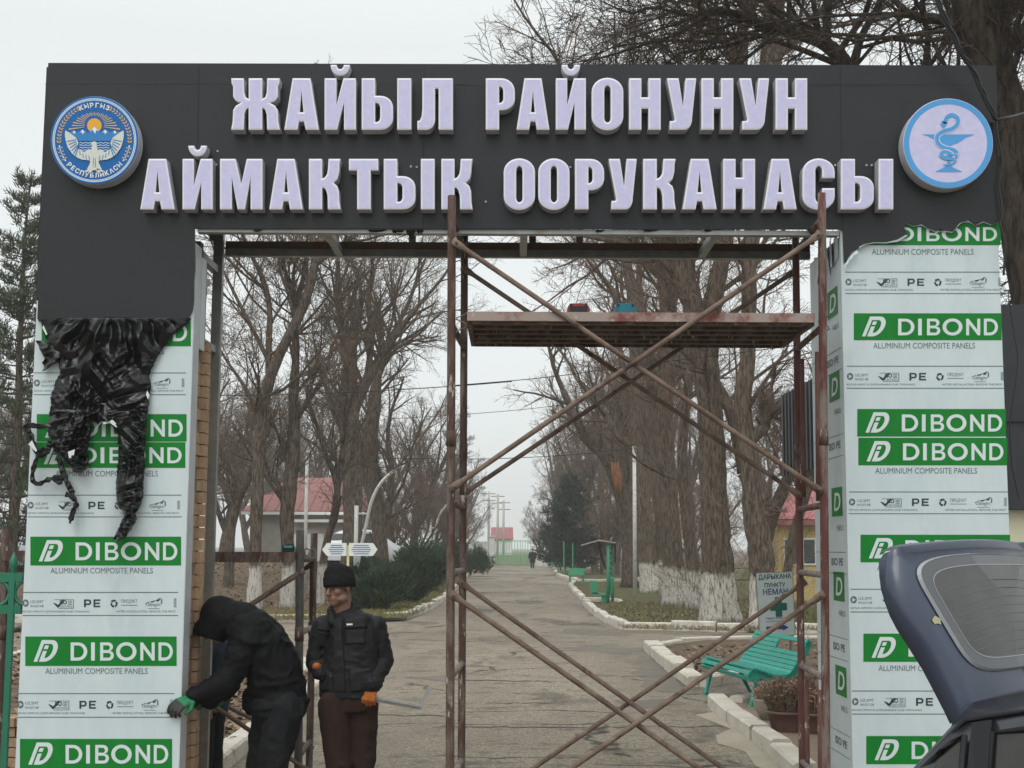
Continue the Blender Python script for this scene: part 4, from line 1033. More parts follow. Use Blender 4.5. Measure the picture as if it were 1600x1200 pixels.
# ================================================================== trees
def bark(name, c1, c2, wash=None, wash_h=1.2, wash_w=.18):
    m = bpy.data.materials.new(name); m.use_nodes = True
    n = m.node_tree.nodes; l = m.node_tree.links; b = n['Principled BSDF']
    b.inputs['Roughness'].default_value = .95; b.inputs['Specular IOR Level'].default_value = .15
    tc = n.new('ShaderNodeTexCoord'); mp = n.new('ShaderNodeMapping'); mp.inputs['Scale'].default_value = (1, 1, .20); l.new(tc.outputs['Object'], mp.inputs['Vector'])
    nz = n.new('ShaderNodeTexNoise'); nz.inputs['Scale'].default_value = 19; nz.inputs['Detail'].default_value = 11; nz.inputs['Roughness'].default_value = .7; l.new(mp.outputs[0], nz.inputs['Vector'])
    mr = n.new('ShaderNodeMapRange'); mr.inputs['From Min'].default_value = .40; mr.inputs['From Max'].default_value = .60; l.new(nz.outputs['Fac'], mr.inputs['Value'])
    mx = n.new('ShaderNodeMix'); mx.data_type = 'RGBA'; mx.inputs['A'].default_value = (*c2, 1); mx.inputs['B'].default_value = (*c1, 1); l.new(mr.outputs[0], mx.inputs['Factor'])
    col = mx.outputs['Result']
    if wash:      # limewash brushed on the foot of the trunk, worn through in the furrows
        sp = n.new('ShaderNodeSeparateXYZ'); l.new(tc.outputs['Object'], sp.inputs[0])
        n2 = n.new('ShaderNodeTexNoise'); n2.inputs['Scale'].default_value = 4; n2.inputs['Detail'].default_value = 5; l.new(tc.outputs['Object'], n2.inputs['Vector'])
        ma = n.new('ShaderNodeMath'); ma.operation = 'MULTIPLY_ADD'; ma.inputs[1].default_value = -.5; ma.inputs[2].default_value = wash_h+.25; l.new(n2.outputs['Fac'], ma.inputs[0])
        mb_ = n.new('ShaderNodeMath'); mb_.operation = 'SUBTRACT'; l.new(ma.outputs[0], mb_.inputs[0]); l.new(sp.outputs['Z'], mb_.inputs[1])
        r2 = n.new('ShaderNodeMapRange'); r2.inputs['From Min'].default_value = -.07; r2.inputs['From Max'].default_value = .07; l.new(mb_.outputs[0], r2.inputs['Value'])
        r3 = n.new('ShaderNodeMapRange'); r3.inputs['From Min'].default_value = .36; r3.inputs['From Max'].default_value = .50; r3.inputs['To Min'].default_value = wash_w; l.new(nz.outputs['Fac'], r3.inputs['Value'])
        mm = n.new('ShaderNodeMath'); mm.operation = 'MULTIPLY'; l.new(r2.outputs[0], mm.inputs[0]); l.new(r3.outputs[0], mm.inputs[1])
        x2 = n.new('ShaderNodeMix'); x2.data_type = 'RGBA'; l.new(col, x2.inputs['A']); x2.inputs['B'].default_value = (*wash, 1); l.new(mm.outputs[0], x2.inputs['Factor']); col = x2.outputs['Result']
    l.new(col, b.inputs['Base Color'])
    bp = n.new('ShaderNodeBump'); bp.inputs['Strength'].default_value = .9; bp.inputs['Distance'].default_value = .05; l.new(nz.outputs['Fac'], bp.inputs['Height']); l.new(bp.outputs[0], b.inputs['Normal'])
    return m
WASH = (0.55, 0.52, 0.46)
M['bark'] = bark('grey brown bark', (0.170, 0.134, 0.102), (0.046, 0.036, 0.028))
M['bark_wash'] = bark('limewashed bark', (0.170, 0.134, 0.102), (0.046, 0.036, 0.028), WASH, 1.25)
M['bark_wash_hi'] = bark('limewashed furrowed bark', (0.180, 0.142, 0.107), (0.050, 0.038, 0.029), WASH, 1.15, .05)
M['bark_dark'] = bark('dark bark', (0.085, 0.066, 0.050), (0.028, 0.022, 0.017))
M['twig'] = mat('twigs', (0.105, 0.076, 0.056), .95, (0.16, 0.122, 0.093), 1.5, 3, spec=.1)
M['twig_grey'] = mat('grey twigs', (0.13, 0.108, 0.088), .95, (0.19, 0.16, 0.13), 1.2, 3, spec=.1)
M['twig_red'] = mat('reddish twigs', (0.125, 0.083, 0.062), .95, (0.18, 0.13, 0.10), 1.2, 3, spec=.1)
M['twig_dark'] = mat('dark twigs', (0.042, 0.033, 0.026), .95, (0.07, 0.055, 0.042), 1.5, 3, spec=.1)
M['dry_leaf'] = mat('dry leaves', (0.23, 0.155, 0.085), .9, (0.15, 0.095, 0.05), 3, spec=.1)

def rdir(d, ang, az):
    a = d.orthogonal().normalized(); b = d.cross(a)
    return (d*math.cos(ang)+(a*math.cos(az)+b*math.sin(az))*math.sin(ang)).normalized()
class Tree:
    def __init__(s, seed, tw=.0045, up=.12, wander=.22, ang=(28, 62), ratio=(.42, .70), kids=(6, 6, 5), tropism_twig=.0, minr=.022):
        s.r = random.Random(seed); s.limb = MB(); s.tw = MB(); s.leaf = MB()
        s.twr, s.up, s.wander, s.ang, s.ratio, s.kids, s.tt, s.minr = tw, up, wander, ang, ratio, kids, tropism_twig, minr
        s.leafn = 0
    def wob(s, k):
        r = s.r; return Vector((r.uniform(-k, k), r.uniform(-k, k), r.uniform(-k, k)))
    def branch(s, p, d, L, r0, lev):
        rr = s.r; last = lev >= len(s.kids)
        n = 3 if last else max(3, min(7, int(L/.55)))
        pts, rad = [p], [r0]; q = p.copy(); d = d.copy(); r1 = s.twr*.7 if last else max(r0*.38, s.twr)
        for i in range(n):
            d = (d+s.wob(s.wander)+Vector((0, 0, s.tt if last else s.up*rr.uniform(.3, 1.4)))).normalized()
            q = q+d*(L/n); pts.append(q); rad.append(r0+(r1-r0)*(i+1)/n)
        big = r0 > s.minr
        (s.limb if big else s.tw).tube(pts, rad, 6 if r0 > .06 else (4 if big else 3), False)
        if last: 
            if s.leafn and rr.random() < s.leafn:
                for _ in range(rr.randint(2, 5)):
                    c = pts[-1]+s.wob(.09); a = s.wob(1).normalized()*.035; b = s.wob(1).normalized()*.022
                    s.leaf.quad(c-a, c+b, c+a, c-b)
            return
        self_k = s.kids[lev]
        k = max(2, int(self_k*rr.uniform(.75, 1.25)))
        for j in range(k):
            t = .22+.78*(j+rr.random()*.8)/k; t = min(t, .99)
            x = t*n; i = min(int(x), n-1); f = x-i
            c = pts[i]+(pts[i+1]-pts[i])*f; dd = (pts[i+1]-pts[i]).normalized()
            cr = rad[i]+(rad[i+1]-rad[i])*f
            nd = rdir(dd, R(rr.uniform(*s.ang)), rr.uniform(0, 6.283))
            Lc = L*rr.uniform(*s.ratio)*(1.15-.55*t)
            s.branch(c, nd, Lc, max(min(cr*rr.uniform(.45, .68), r0*.6), s.twr), lev+1)
    def leader(s, pts, rad, n=10, cover=(.35, 1.0), nb=8, L=3.0, sides=12, lev=0, end=True, ang=None, flare=0.0):
        """a trunk or limb along given points, clothed with branches"""
        P = [Vector(p) for p in pts]; Q, W = [], []
        for i in range(len(P)-1):
            p0, p1, p2, p3 = P[max(i-1, 0)], P[i], P[i+1], P[min(i+2, len(P)-1)]
            for k in range(4):
                t = k/4
                Q.append(.5*((2*p1)+(p2-p0)*t+(2*p0-5*p1+4*p2-p3)*t*t+(3*p1-p0-3*p2+p3)*t**3)); W.append(rad[i]+(rad[i+1]-rad[i])*t)
        Q.append(P[-1]); W.append(rad[-1])
        W = [w*s.r.uniform(.95, 1.06) for w in W]
        k0 = len(s.limb.v); s.limb.tube(Q, W, sides, True)
        # roughen the outline
        nv = len(s.limb.v)-k0
        for i in range(nv):
            ri = i//sides; c = Q[ri]; v = Vector(s.limb.v[k0+i]); o = v-c; nn = mnoise.noise(v*2.3+Vector((s.r.random()*.01, 0, 0)))
            f = 1+.16*nn
            if flare and ri < 5: f *= 1+flare*(1-ri/5)**2*(1+.5*mnoise.noise(v*4))
            s.limb.v[k0+i] = tuple(c+o*f)
        m_ = len(Q)-1
        for j in range(nb):
            t = cover[0]+(cover[1]-cover[0])*(j+s.r.random())/nb
            i = min(int(t*m_), m_-1); c = Q[i]; dd = (Q[i+1]-Q[i]).normalized()
            nd = rdir(dd, R(s.r.uniform(*(ang or (35, 75)))), s.r.uniform(0, 6.283))
            nd = (nd+Vector((0, 0, .25))).normalized()
            s.branch(c, nd, L*s.r.uniform(.6, 1.2)*(1.1-.45*t), min(W[i]*.5, .02+L*.014), lev)
        if end: s.branch(Q[-1], (Q[-1]-Q[-2]).normalized(), L*.8, W[-1], lev)
    def sprouts(s, pts, rad, n, L, r=.006):
        """thin straight shoots standing off an old trunk"""
        P = [Vector(p) for p in pts]
        for _ in range(n):
            i = s.r.randrange(len(P)-1); t = s.r.random(); c = P[i]+(P[i+1]-P[i])*t
            a = s.r.uniform(0, 6.283); d = Vector((math.cos(a), math.sin(a), s.r.uniform(.1, 1.2))).normalized()
            c = c+Vector((math.cos(a), math.sin(a), 0))*rad*.9
            l_ = L*s.r.uniform(.4, 1.2); q = [c]
            for k in range(3): d = (d+s.wob(.25)+Vector((0, 0, .12))).normalized(); q.append(q[-1]+d*l_/3)
            s.tw.tube(q, [r, r*.8, r*.7, r*.4], 3, False)
            for k in range(3):
                b = q[1]+(q[2]-q[1])*s.r.random(); e = rdir(d, R(s.r.uniform(25, 60)), s.r.uniform(0, 6.28))
                s.tw.tube([b, b+e*l_*.25, b+(e+s.wob(.3))*l_*.45], [r*.6, r*.5, r*.3], 3, False)
    def make(s, name, label, base, group=None, bk='bark', tk='twig', cat='tree'):
        t = thing(name, label, cat, base, group)
        s.limb.build('trunk', M[bk], t, True); s.tw.build('crown', M[tk], t)
        if s.leaf.v: s.leaf.build('dry_leaves', M['dry_leaf'], t)
        return t
def px_path(l, Y): return [at(x, y, Y) for x, y in l]
def mpx(Y): return Y/FPX
G_LEFT, G_RIGHT = 'bare trees lining the path on the lamp side', 'old thick trees lining the path on the bench side'

# --- left row
def left_tree(label, Y, pts, rpx, forks, seed, nb, L, foot, wash=True, **kw):
    T = Tree(seed, **{**dict(tw=.0052, kids=(6, 6, 5), up=.10, wander=.20, ratio=(.45, .72)), **kw}); T.leafn = .05
    P = px_path(pts, Y); base = gnd(*foot, .1); base = Vector((P[0].x, Y, .08)); P[0] = base
    k = mpx(Y)
    T.leader(P, [r*k for r in rpx], nb=nb, L=L, cover=(.30, 1), flare=.25)
    for (fp, fr, fnb, fl) in forks: T.leader(px_path(fp, Y), [r*k for r in fr], nb=fnb, L=fl, cover=(.15, 1), sides=8)
    return T.make('bare_tree', label, base, G_LEFT, 'bark_wash' if wash else 'bark', 'twig')
left_tree('slim leaning tree with limewashed foot and broad fork, nearest the pillar', 37.5, [(397, 960), (399, 880), (401, 800), (405, 700), (414, 620), (436, 555), (462, 505), (482, 455), (492, 412)], [11, 9.5, 9.5, 9.5, 9, 8.5, 8, 7.5, 7],
          [([(492, 412), (489, 370), (486, 320), (488, 250)], [6.5, 5, 4, 2], 8, 3.4), ([(492, 412), (520, 392), (556, 366), (590, 325), (620, 280)], [6, 5, 4, 3, 2], 9, 3.2), ([(421, 600), (420, 540), (421, 480), (408, 430), (388, 390), (370, 340)], [6, 5, 4.5, 4, 3, 2], 9, 3.4),
           ([(408, 670), (385, 610), (352, 560), (330, 520)], [3.5, 3, 2.2, 1.2], 6, 2.6), ([(418, 560), (395, 515), (372, 470), (345, 415)], [4, 3.2, 2.6, 1.5], 7, 2.8)], 11, 7, 2.6, (397, 958))
left_tree('dark tree with low limewash and twin stems beside the slim leaning one', 38.5, [(449, 958), (450, 880), (448, 810), (454, 750), (459, 690), (459, 620), (462, 560), (461, 500)], [10.5, 10, 11, 11, 10, 8, 6.5, 5],
          [([(446, 800), (436, 760), (418, 735), (408, 690)], [5, 4, 3.5, 2.5], 4, 2.0), ([(460, 660), (482, 625), (505, 590), (520, 540)], [5, 4, 3, 2], 7, 2.8), ([(461, 520), (455, 460), (440, 400)], [4, 3, 2], 7, 2.6), ([(461, 500), (474, 430), (480, 380)], [4, 3, 2], 7, 2.6)], 12, 7, 2.6, (449, 958))
left_tree('thin curved tree with limewashed foot behind the beanie man', 41, [(498, 945), (502, 900), (510, 850), (520, 815), (527, 770), (522, 740), (510, 715), (500, 680)], [8, 7, 6, 6, 6, 5, 4, 3],
          [([(527, 770), (536, 700), (540, 640), (545, 570)], [5, 4, 3, 2], 7, 2.6)], 13, 5, 2.4, (498, 945))
left_tree('thick dark forked tree between the red roofed house and the hedge', 52, [(551, 900), (551, 820), (550, 740), (546, 680), (545, 620), (548, 560)], [17, 15, 15, 16, 14, 11],
          [([(548, 600), (538, 540), (530, 480), (528, 420)], [9, 7, 6, 4], 9, 4.0), ([(552, 640), (575, 590), (596, 555), (628, 510), (660, 470)], [10, 8, 6.5, 5, 3], 10, 4.2), ([(574, 590), (580, 530), (576, 470), (582, 420)], [6, 5, 4.5, 3], 9, 4.0), ([(545, 690), (520, 640), (508, 600)], [6, 4.5, 3], 6, 3)], 14, 6, 3.6, (551, 890), False)
left_tree('stout dark leaning tree just behind the curved lamp', 58, [(598, 880), (592, 820), (584, 770), (580, 700), (584, 640), (590, 580)], [12, 11, 11, 11, 10, 8],
          [([(594, 830), (608, 790), (612, 740), (606, 690)], [7, 6, 5, 4], 7, 3.6), ([(590, 590), (612, 530), (640, 470)], [6, 5, 3], 9, 4)], 15, 7, 3.8, (598, 880), False)
left_tree('grey leaning tree standing alone near the far car', 47, [(357, 905), (360, 840), (372, 785), (388, 750), (400, 720)], [8, 7, 6.5, 5, 4],
          [([(372, 785), (362, 740), (345, 700)], [4, 3, 2], 6, 2.6)], 16, 5, 2.6, (357, 900), False)

# --- right row: old, thick, heavily pruned trunks with shoots all over them
def right_tree(label, Y, pts, rpx, forks, seed, nb, L, shoots, bk='bark_wash_hi', group=G_RIGHT, tk='twig_red', **kw):
    T = Tree(seed, **{**dict(tw=.0050, kids=(6, 6, 5), up=.10, wander=.24, ratio=(.42, .70)), **kw}); k = mpx(Y)
    P = px_path(pts, Y); base = Vector((P[0].x, Y, .06)); P[0] = base
    T.leader(P, [r*k for r in rpx], nb=nb, L=L, cover=(.42, 1), sides=16, flare=.22)
    T.sprouts(P, rpx[1]*k, shoots, 1.7, .0055)
    for (fp, fr, fnb, fl) in forks:
        F = px_path(fp, Y); T.leader(F, [r*k for r in fr], nb=fnb, L=fl, cover=(.15, 1), sides=10); T.sprouts(F, fr[0]*k*.8, shoots//5, 1.4, .005)
    return T.make('old_tree', label, base, group, bk, tk)
right_tree('widest furrowed trunk with tall limewashed foot beside the pharmacy board', 33, [(1126, 975), (1122, 900), (1118, 830), (1114, 740), (1110, 650), (1100, 560), (1086, 490), (1066, 420), (1046, 330), (1030, 230)], [29, 25, 23, 21, 20, 20, 18, 17, 14, 9],
           [([(1108, 560), (1114, 480), (1126, 410), (1140, 330), (1150, 240), (1160, 120), (1165, 0)], [15, 14, 13, 12, 10, 8, 5], 12, 4.0), ([(1112, 590), (1140, 640), (1152, 690), (1160, 740)], [9, 9, 9, 8], 2, 1.5), ([(1066, 430), (1020, 400), (970, 380), (915, 370)], [8, 6, 5, 2], 9, 3.4), ([(1040, 320), (985, 250), (930, 190), (880, 110)], [8, 7, 5, 3], 9, 3.6)], 21, 12, 3.4, 330)
right_tree('hollow knobbly trunk with a burr, right beside the pharmacy board', 31, [(1192, 950), (1192, 905), (1188, 860), (1178, 800), (1174, 740), (1166, 680), (1160, 620), (1168, 560), (1170, 480), (1172, 400), (1184, 280), (1200, 160), (1208, 40), (1212, -80)], [22, 20, 20, 17, 15, 13, 13, 12, 12, 12, 14, 17, 18, 14],
           [([(1170, 690), (1195, 665), (1200, 640)], [9, 9, 4], 4, 1.2), ([(1186, 660), (1194, 655)], [11, 7], 3, 1.0), ([(1205, 100), (1250, 50), (1300, 0)], [8, 7, 5], 8, 3.5), ([(1200, 140), (1150, 90), (1100, 20)], [8, 7, 5], 8, 3.5)], 22, 9, 3.0, 220)
right_tree('straight ribbed trunk with limewashed foot next to the thin white pole', 43, [(1056, 940), (1052, 880), (1046, 800), (1040, 720), (1036, 650), (1042, 580), (1046, 510), (1040, 440), (1034, 370), (1040, 270)], [19, 16, 15, 15, 15, 14, 14, 13, 11, 8],
           [([(1036, 650), (1020, 620), (1008, 560)], [8, 7, 5], 6, 2.6), ([(1040, 440), (1000, 400), (960, 350), (930, 290)], [7, 6, 5, 3], 9, 3.6), ([(1045, 500), (1062, 430), (1085, 380)], [7, 6, 4], 7, 3)], 23, 10, 3.6, 220)
right_tree('slimmer limewashed trunk squeezed behind the widest one', 40, [(1086, 950), (1082, 880), (1072, 800), (1066, 700), (1076, 600), (1082, 500), (1080, 420)], [12, 10, 9, 8, 7, 7, 6], [], 24, 7, 3.0, 90)
right_tree('mid distance trunk leaning over the swing bench', 55, [(1017, 925), (1012, 880), (1004, 800), (998, 720), (996, 640), (994, 560), (990, 480), (978, 400)], [15, 14, 14, 14, 13, 11, 9, 7],
           [([(996, 700), (965, 680), (940, 640), (900, 590)], [7, 6, 5, 3], 8, 3.6), ([(992, 520), (960, 460), (930, 420)], [6, 5, 3], 8, 3.6)], 25, 10, 4.0, 150)
wounded = right_tree('dark leaning trunk with a torn orange wound where a limb broke', 62, [(984, 915), (982, 860), (976, 800), (966, 755), (946, 715), (922, 685), (900, 655), (880, 610)], [12, 11, 12, 12, 10, 9, 7, 5],
           [([(975, 790), (992, 720), (990, 650), (970, 560)], [8, 8, 7, 5], 9, 4.2)], 26, 9, 3.8, 90, 'bark')
right_tree('twisted leaning stem in front of the yellow house', 36, [(1190, 930), (1196, 850), (1210, 800), (1228, 755), (1248, 715), (1268, 660)], [9, 10, 10, 9, 8, 5], [], 27, 6, 2.4, 60, 'bark')
right_tree('thin crooked stem crossing the yellow house', 35, [(1222, 905), (1236, 850), (1254, 790), (1268, 740), (1276, 690)], [6, 7, 7, 7, 5], [([(1262, 760), (1240, 720), (1226, 690)], [3, 2.4, 1.5], 4, 1.5)], 28, 5, 2.0, 30, 'bark')
right_tree('far straight trunk in the row behind the swing bench', 70, [(1040, 908), (1036, 840), (1030, 760), (1022, 660), (1016, 560), (1000, 460)], [12, 11, 11, 10, 8, 6], [], 29, 12, 4.6, 90)
M['split_wood'] = mat('torn wood', (0.30, 0.13, 0.06), .9, (0.20, 0.085, 0.04), 6, 8, stretch=(1, 1, .3), bump=.6)
mb = MB(); c = at(961, 742, 61.55)
for i in range(9):
    a = i/8; p = at(956+12*a, 722+(i % 3)*6, 61.6); q = at(960+10*a, 758+(i % 4)*7, 61.5); mb.tube([p, (p+q)/2+Vector((0, -.16, 0)), q], [.04, .10, .03], 5)
mb.build('wound', M['split_wood'], wounded, True)
# --- the big near trees that show above and beside the fascia
T = Tree(41, tw=.0040, kids=(5, 5, 4), up=.02, wander=.30, ratio=(.45, .75))
YB_ = 15.5; k = mpx(YB_)
P = px_path([(1668, 1150), (1652, 800), (1630, 560), (1606, 400), (1584, 240), (1560, 130), (1530, 40), (1508, -60), (1490, -200)], YB_); P[0].z = -.05
T.leader(P, [46*k, 40*k, 37*k, 35*k, 33*k, 34*k, 34*k, 28*k, 20*k], nb=16, L=2.6, cover=(.45, 1), sides=16)
for fp, fr, nb_, L_ in (([(1560, 130), (1562, 40), (1572, -40), (1590, -160)], [22, 20, 16, 10], 8, 2.4), ([(1530, 60), (1470, 30), (1420, 20), (1380, -20)], [10, 8, 6, 4], 9, 2.2),
                        ([(1600, 380), (1545, 300), (1500, 150)], [7, 6, 4], 5, 1.6), ([(1540, 80), (1640, 60), (1700, 20)], [8, 6, 4], 7, 2.0), ([(1585, 250), (1620, 200), (1680, 150)], [7, 5, 4], 8, 1.8), ([(1606, 400), (1590, 440), (1580, 500)], [5, 4, 2], 8, 1.2)):
    T.leader(px_path(fp, YB_), [q*k for q in fr], nb=nb_, L=L_, cover=(.1, 1), sides=8)
T.sprouts(P[2:8], .25, 160, 1.0, .005)
T.make('big_tree', 'big dark trunk rising behind the fascia end with the round chalice emblem', P[0].copy(), None, 'bark_dark', 'twig_dark')
T = Tree(42, tw=.0038, kids=(5, 5, 4), up=.0, wander=.34, ratio=(.45, .80))
YC_ = 17.0; k = mpx(YC_)
P = px_path([(1420, 1050), (1400, 700), (1376, 400), (1352, 200), (1330, 120), (1300, 76), (1262, 58), (1222, 46), (1186, 37), (1150, 22), (1118, 16), (1085, 26), (1050, 40)], YC_); P[0].z = -.05
T.leader(P, [26*k, 24*k, 20*k, 16*k, 13*k, 12*k, 9.5*k, 8*k, 7.5*k, 6*k, 5*k, 3.5*k, 2.5*k], nb=20, L=2.2, cover=(.30, 1), sides=12)
for fp, fr, nb_, L_ in (([(1292, 74), (1292, 30), (1298, -30), (1300, -100)], [8, 7.5, 7, 5], 8, 2.2), ([(1186, 37), (1160, 8), (1130, -30)], [4, 4, 3], 9, 2.2), ([(1330, 120), (1345, 60), (1372, 10), (1400, -60)], [8, 6, 5, 4], 10, 2.4),
                        ([(1118, 16), (1060, 52), (1000, 72), (940, 90), (895, 98)], [3, 2.6, 2.2, 1.6, 1], 12, 1.7), ([(1085, 26), (1020, 12), (985, 20), (940, 2)], [3, 2.4, 2, 1.3], 11, 1.7), ([(1222, 46), (1180, 80), (1140, 110), (1090, 140)], [3.4, 3, 2.4, 1.6], 10, 1.7),
                        ([(1150, 22), (1110, 70), (1075, 130)], [2.6, 2.2, 1.4], 8, 1.5), ([(1376, 400), (1420, 300), (1440, 180), (1450, 60)], [9, 8, 7, 5], 12, 2.2), ([(1262, 58), (1230, 0), (1200, -40)], [4, 3, 2], 9, 2.0)):
    T.leader(px_path(fp, YC_), [q*k for q in fr], nb=nb_, L=L_, cover=(.1, 1), sides=8)
T.make('big_tree', 'spreading dark tree whose thick limb droops over the top of the lettering', P[0].copy(), None, 'bark_dark', 'twig_dark')

# --- a handful of grown trees, then copies of them for the masses further off
def proto(seed, h, forks, kids, L, nb, tk, tw=.006, bk='bark'):
    T = Tree(seed, tw=tw, kids=kids, up=.13, wander=.20, ratio=(.45, .72), minr=.03); rr = T.r
    pts = [Vector((0, 0, -.1))]; d = Vector((rr.uniform(-.1, .1), rr.uniform(-.1, .1), 1))
    for i in range(6): d = (d+T.wob(.09)).normalized(); d.z = abs(d.z); pts.append(pts[-1]+d*h*.62/6)
    T.leader(pts, [h*.020, h*.017, h*.016, h*.015, h*.013, h*.010, h*.007], nb=nb, L=L, cover=(.28, 1), sides=10, flare=.2)
    for j in range(forks):
        i = rr.randint(2, 4); a = rr.uniform(0, 6.28); dd = Vector((math.cos(a)*.55, math.sin(a)*.55, 1)).normalized(); q = [pts[i].copy()]
        for _ in range(4): dd = (dd+T.wob(.13)+Vector((0, 0, .08))).normalized(); q.append(q[-1]+dd*h*.11)
        T.leader(q, [h*.011, h*.010, h*.008, h*.006, h*.004], nb=nb-2, L=L*.85, cover=(.12, 1), sides=8)
    return T, bk, tk
def plant(T3, name, label, spots, group, cat='tree'):
    T, bk, tk = T3; (x, y, sc, rz) = spots[0]
    t = thing(name, label, cat, (0, 0, 0), group); T.limb.build('trunk', M[bk], t, True); T.tw.build('crown', M[tk], t)
    out_ = []
    for i, (x, y, sc, rz) in enumerate(spots):
        o = t if i == 0 else copy_tree(t)
        o.location = (x, y, 0.0); o.scale = (sc, sc, sc); o.rotation_euler = (0, 0, rz); out_.append(o)
    return out_
rb = random.Random(77)
def spots(l): return [(at(px, 855, Y).x, Y, s_, rb.uniform(0, 6.28)) for px, Y, s_ in l]
pA = proto(51, 13, 4, (6, 5, 5), 3.2, 9, 'twig_grey', .0075)
pB = proto(52, 14, 5, (6, 5, 5), 3.0, 8, 'twig', .0075)
pC = proto(53, 15, 3, (6, 6, 4), 3.4, 11, 'twig_red', .0085)
pD = proto(54, 9, 4, (6, 5, 5), 2.6, 8, 'twig_red', .0070)
plant(pA, 'bare_tree', 'grey hazy bare tree in the wood behind the red roofed house', spots([(345, 68, .95), (480, 88, 1.0), (390, 98, 1.1), (290, 60, .9), (240, 70, 1.0), (20, 60, .8), (120, 75, 1.0), (-60, 55, .8), (520, 104, 1.25), (400, 115, 1.3)]), 'grey trees in the wood beyond the house')
plant(pB, 'bare_tree', 'tall brown bare tree in the long row beyond the curved lamp', spots([(615, 72, .9), (645, 84, .95), (668, 104, 1.0), (690, 124, .95), (702, 145, 1.0), (720, 168, 1.0)]), 'brown trees beyond the curved lamp')
plant(pC, 'bare_tree', 'reddish brown bare tree in the far row behind the old trunks', spots([(1000, 78, .95), (960, 86, .95), (1040, 92, 1.1), (930, 98, .95), (985, 104, 1.1), (905, 112, .95), (885, 128, .95), (950, 122, 1.2), (1020, 118, 1.25), (870, 146, .9), (1090, 92, .9), (1200, 110, 1.0), (1330, 80, .9)]), 'reddish trees in the far row')
plant(pD, 'thicket_tree', 'low dense reddish thicket tree filling the gap under the far row', spots([(618, 68, .72), (645, 66, .7), (682, 84, .75), (1020, 70, .75), (985, 74, .8), (955, 80, .75), (940, 92, .8), (895, 105, .85), (845, 150, .7), (1075, 66, .7), (1110, 62, .7), (725, 110, .8), (715, 136, .9), (860, 132, .8)]), 'thicket under the far rows')

# --- evergreens: clumps of small needle faces
M['juniper'] = mat('juniper green', (0.030, 0.050, 0.026), .9, (0.055, 0.080, 0.036), 1.4, 4, spec=.15, lo=.4, hi=.6)
M['spruce'] = mat('dark evergreen', (0.022, 0.034, 0.026), .9, (0.040, 0.052, 0.038), .8, 4, spec=.15)
M['pine_needle'] = mat('pine needles', (0.055, 0.072, 0.042), .85, (0.095, 0.110, 0.068), 1.1, 4, spec=.2)
def needles(mb, c, d, n, L, w, rr, spread=.9):
    for _ in range(n):
        e = (d+Vector((rr.uniform(-1, 1), rr.uniform(-1, 1), rr.uniform(-1, 1)))*spread).normalized()
        s_ = e.cross(Vector((rr.uniform(-1, 1), rr.uniform(-1, 1), rr.uniform(-1, 1))))
        if s_.length < 1e-3: continue
        s_ = s_.normalized()*w; l_ = L*rr.uniform(.6, 1.2); q = c+Vector((rr.uniform(-1, 1), rr.uniform(-1, 1), rr.uniform(-1, 1)))*L*.35
        mb.quad(q-s_*.4, q+s_*.4+e*l_*.35+s_*.6, q+e*l_, q+e*l_*.35-s_)
def bush(name, label, c, rad, h, n, seed, mt, group=None, L=.16, w=.012, upright=.8, cat='shrub', feath=1.0):
    rr = random.Random(seed); t = thing(name, label, cat, c, group); c = Vector(c)
    st = MB(); fo = MB()
    for i in range(14):
        a = rr.uniform(0, 6.28); e = Vector((math.cos(a)*.5, math.sin(a)*.5, 1)).normalized()*h*rr.uniform(.5, .9)
        st.tube([c, c+e*.5+Vector((0, 0, .05)), c+e], [.02, .014, .006], 5, False)
    lobes = [(Vector((math.cos(a)*rad*.62*q, math.sin(a)*rad*.62*q, h*z_)), rad*f) for a, q, z_, f in [(rr.uniform(0, 6.28), rr.random()**.5, rr.uniform(.18, .75), rr.uniform(.28, .5)) for _ in range(16)]]
    for _ in range(n):
        lc, lr = rr.choice(lobes); v = Vector((rr.gauss(0, 1), rr.gauss(0, 1), rr.gauss(0, 1))).normalized()*lr*(rr.random()**.33)
        v.z *= .75; p = lc+v
        if p.z < .03: p.z = rr.uniform(.03, .2)
        o = Vector((p.x, p.y, 0)).normalized() if p.length > .01 else Vector((1, 0, 0))
        needles(fo, c+p, (o*.7+Vector((0, 0, upright))).normalized(), 5, L, w, rr, .6)
    st.build('stem', M['bark_dark'], t); fo.build('foliage', M[mt], t)
    return t
for i, (px, py, rad, h, n) in enumerate(((588, 955, 1.0, 1.25, 1500), (622, 944, 1.2, 1.7, 1800), (655, 928, 1.3, 2.0, 1800), (682, 914, 1.2, 1.9, 1500), (700, 902, 1.4, 2.3, 1500))):
    g = gnd(px, py, .1)
    bush('juniper_bush', ['lowest dark juniper in the hedge, beside the signpost', 'second dark juniper of the hedge beyond the signpost', 'broad middle juniper of the hedge', 'tall juniper of the hedge beside the second lamp', 'farthest dark juniper at the end of the hedge'][i], (g.x, g.y, .08), rad, h, n, 60+i, 'juniper', 'junipers of the dark hedge', L=.24, w=.02)
for i, (px, Y, rad, h) in enumerate(((560, 46, .9, 1.2), (575, 52, 1.1, 1.6), (735, 88, 1.6, 2.0))):
    p = at(px, 870, Y); bush('juniper_bush', ['small juniper peeping past the beanie man', 'small juniper behind the lamp foot', 'far juniper where the path narrows'][i], (p.x, Y, .08), rad, h, 900, 70+i, 'juniper', L=.25, w=.022)
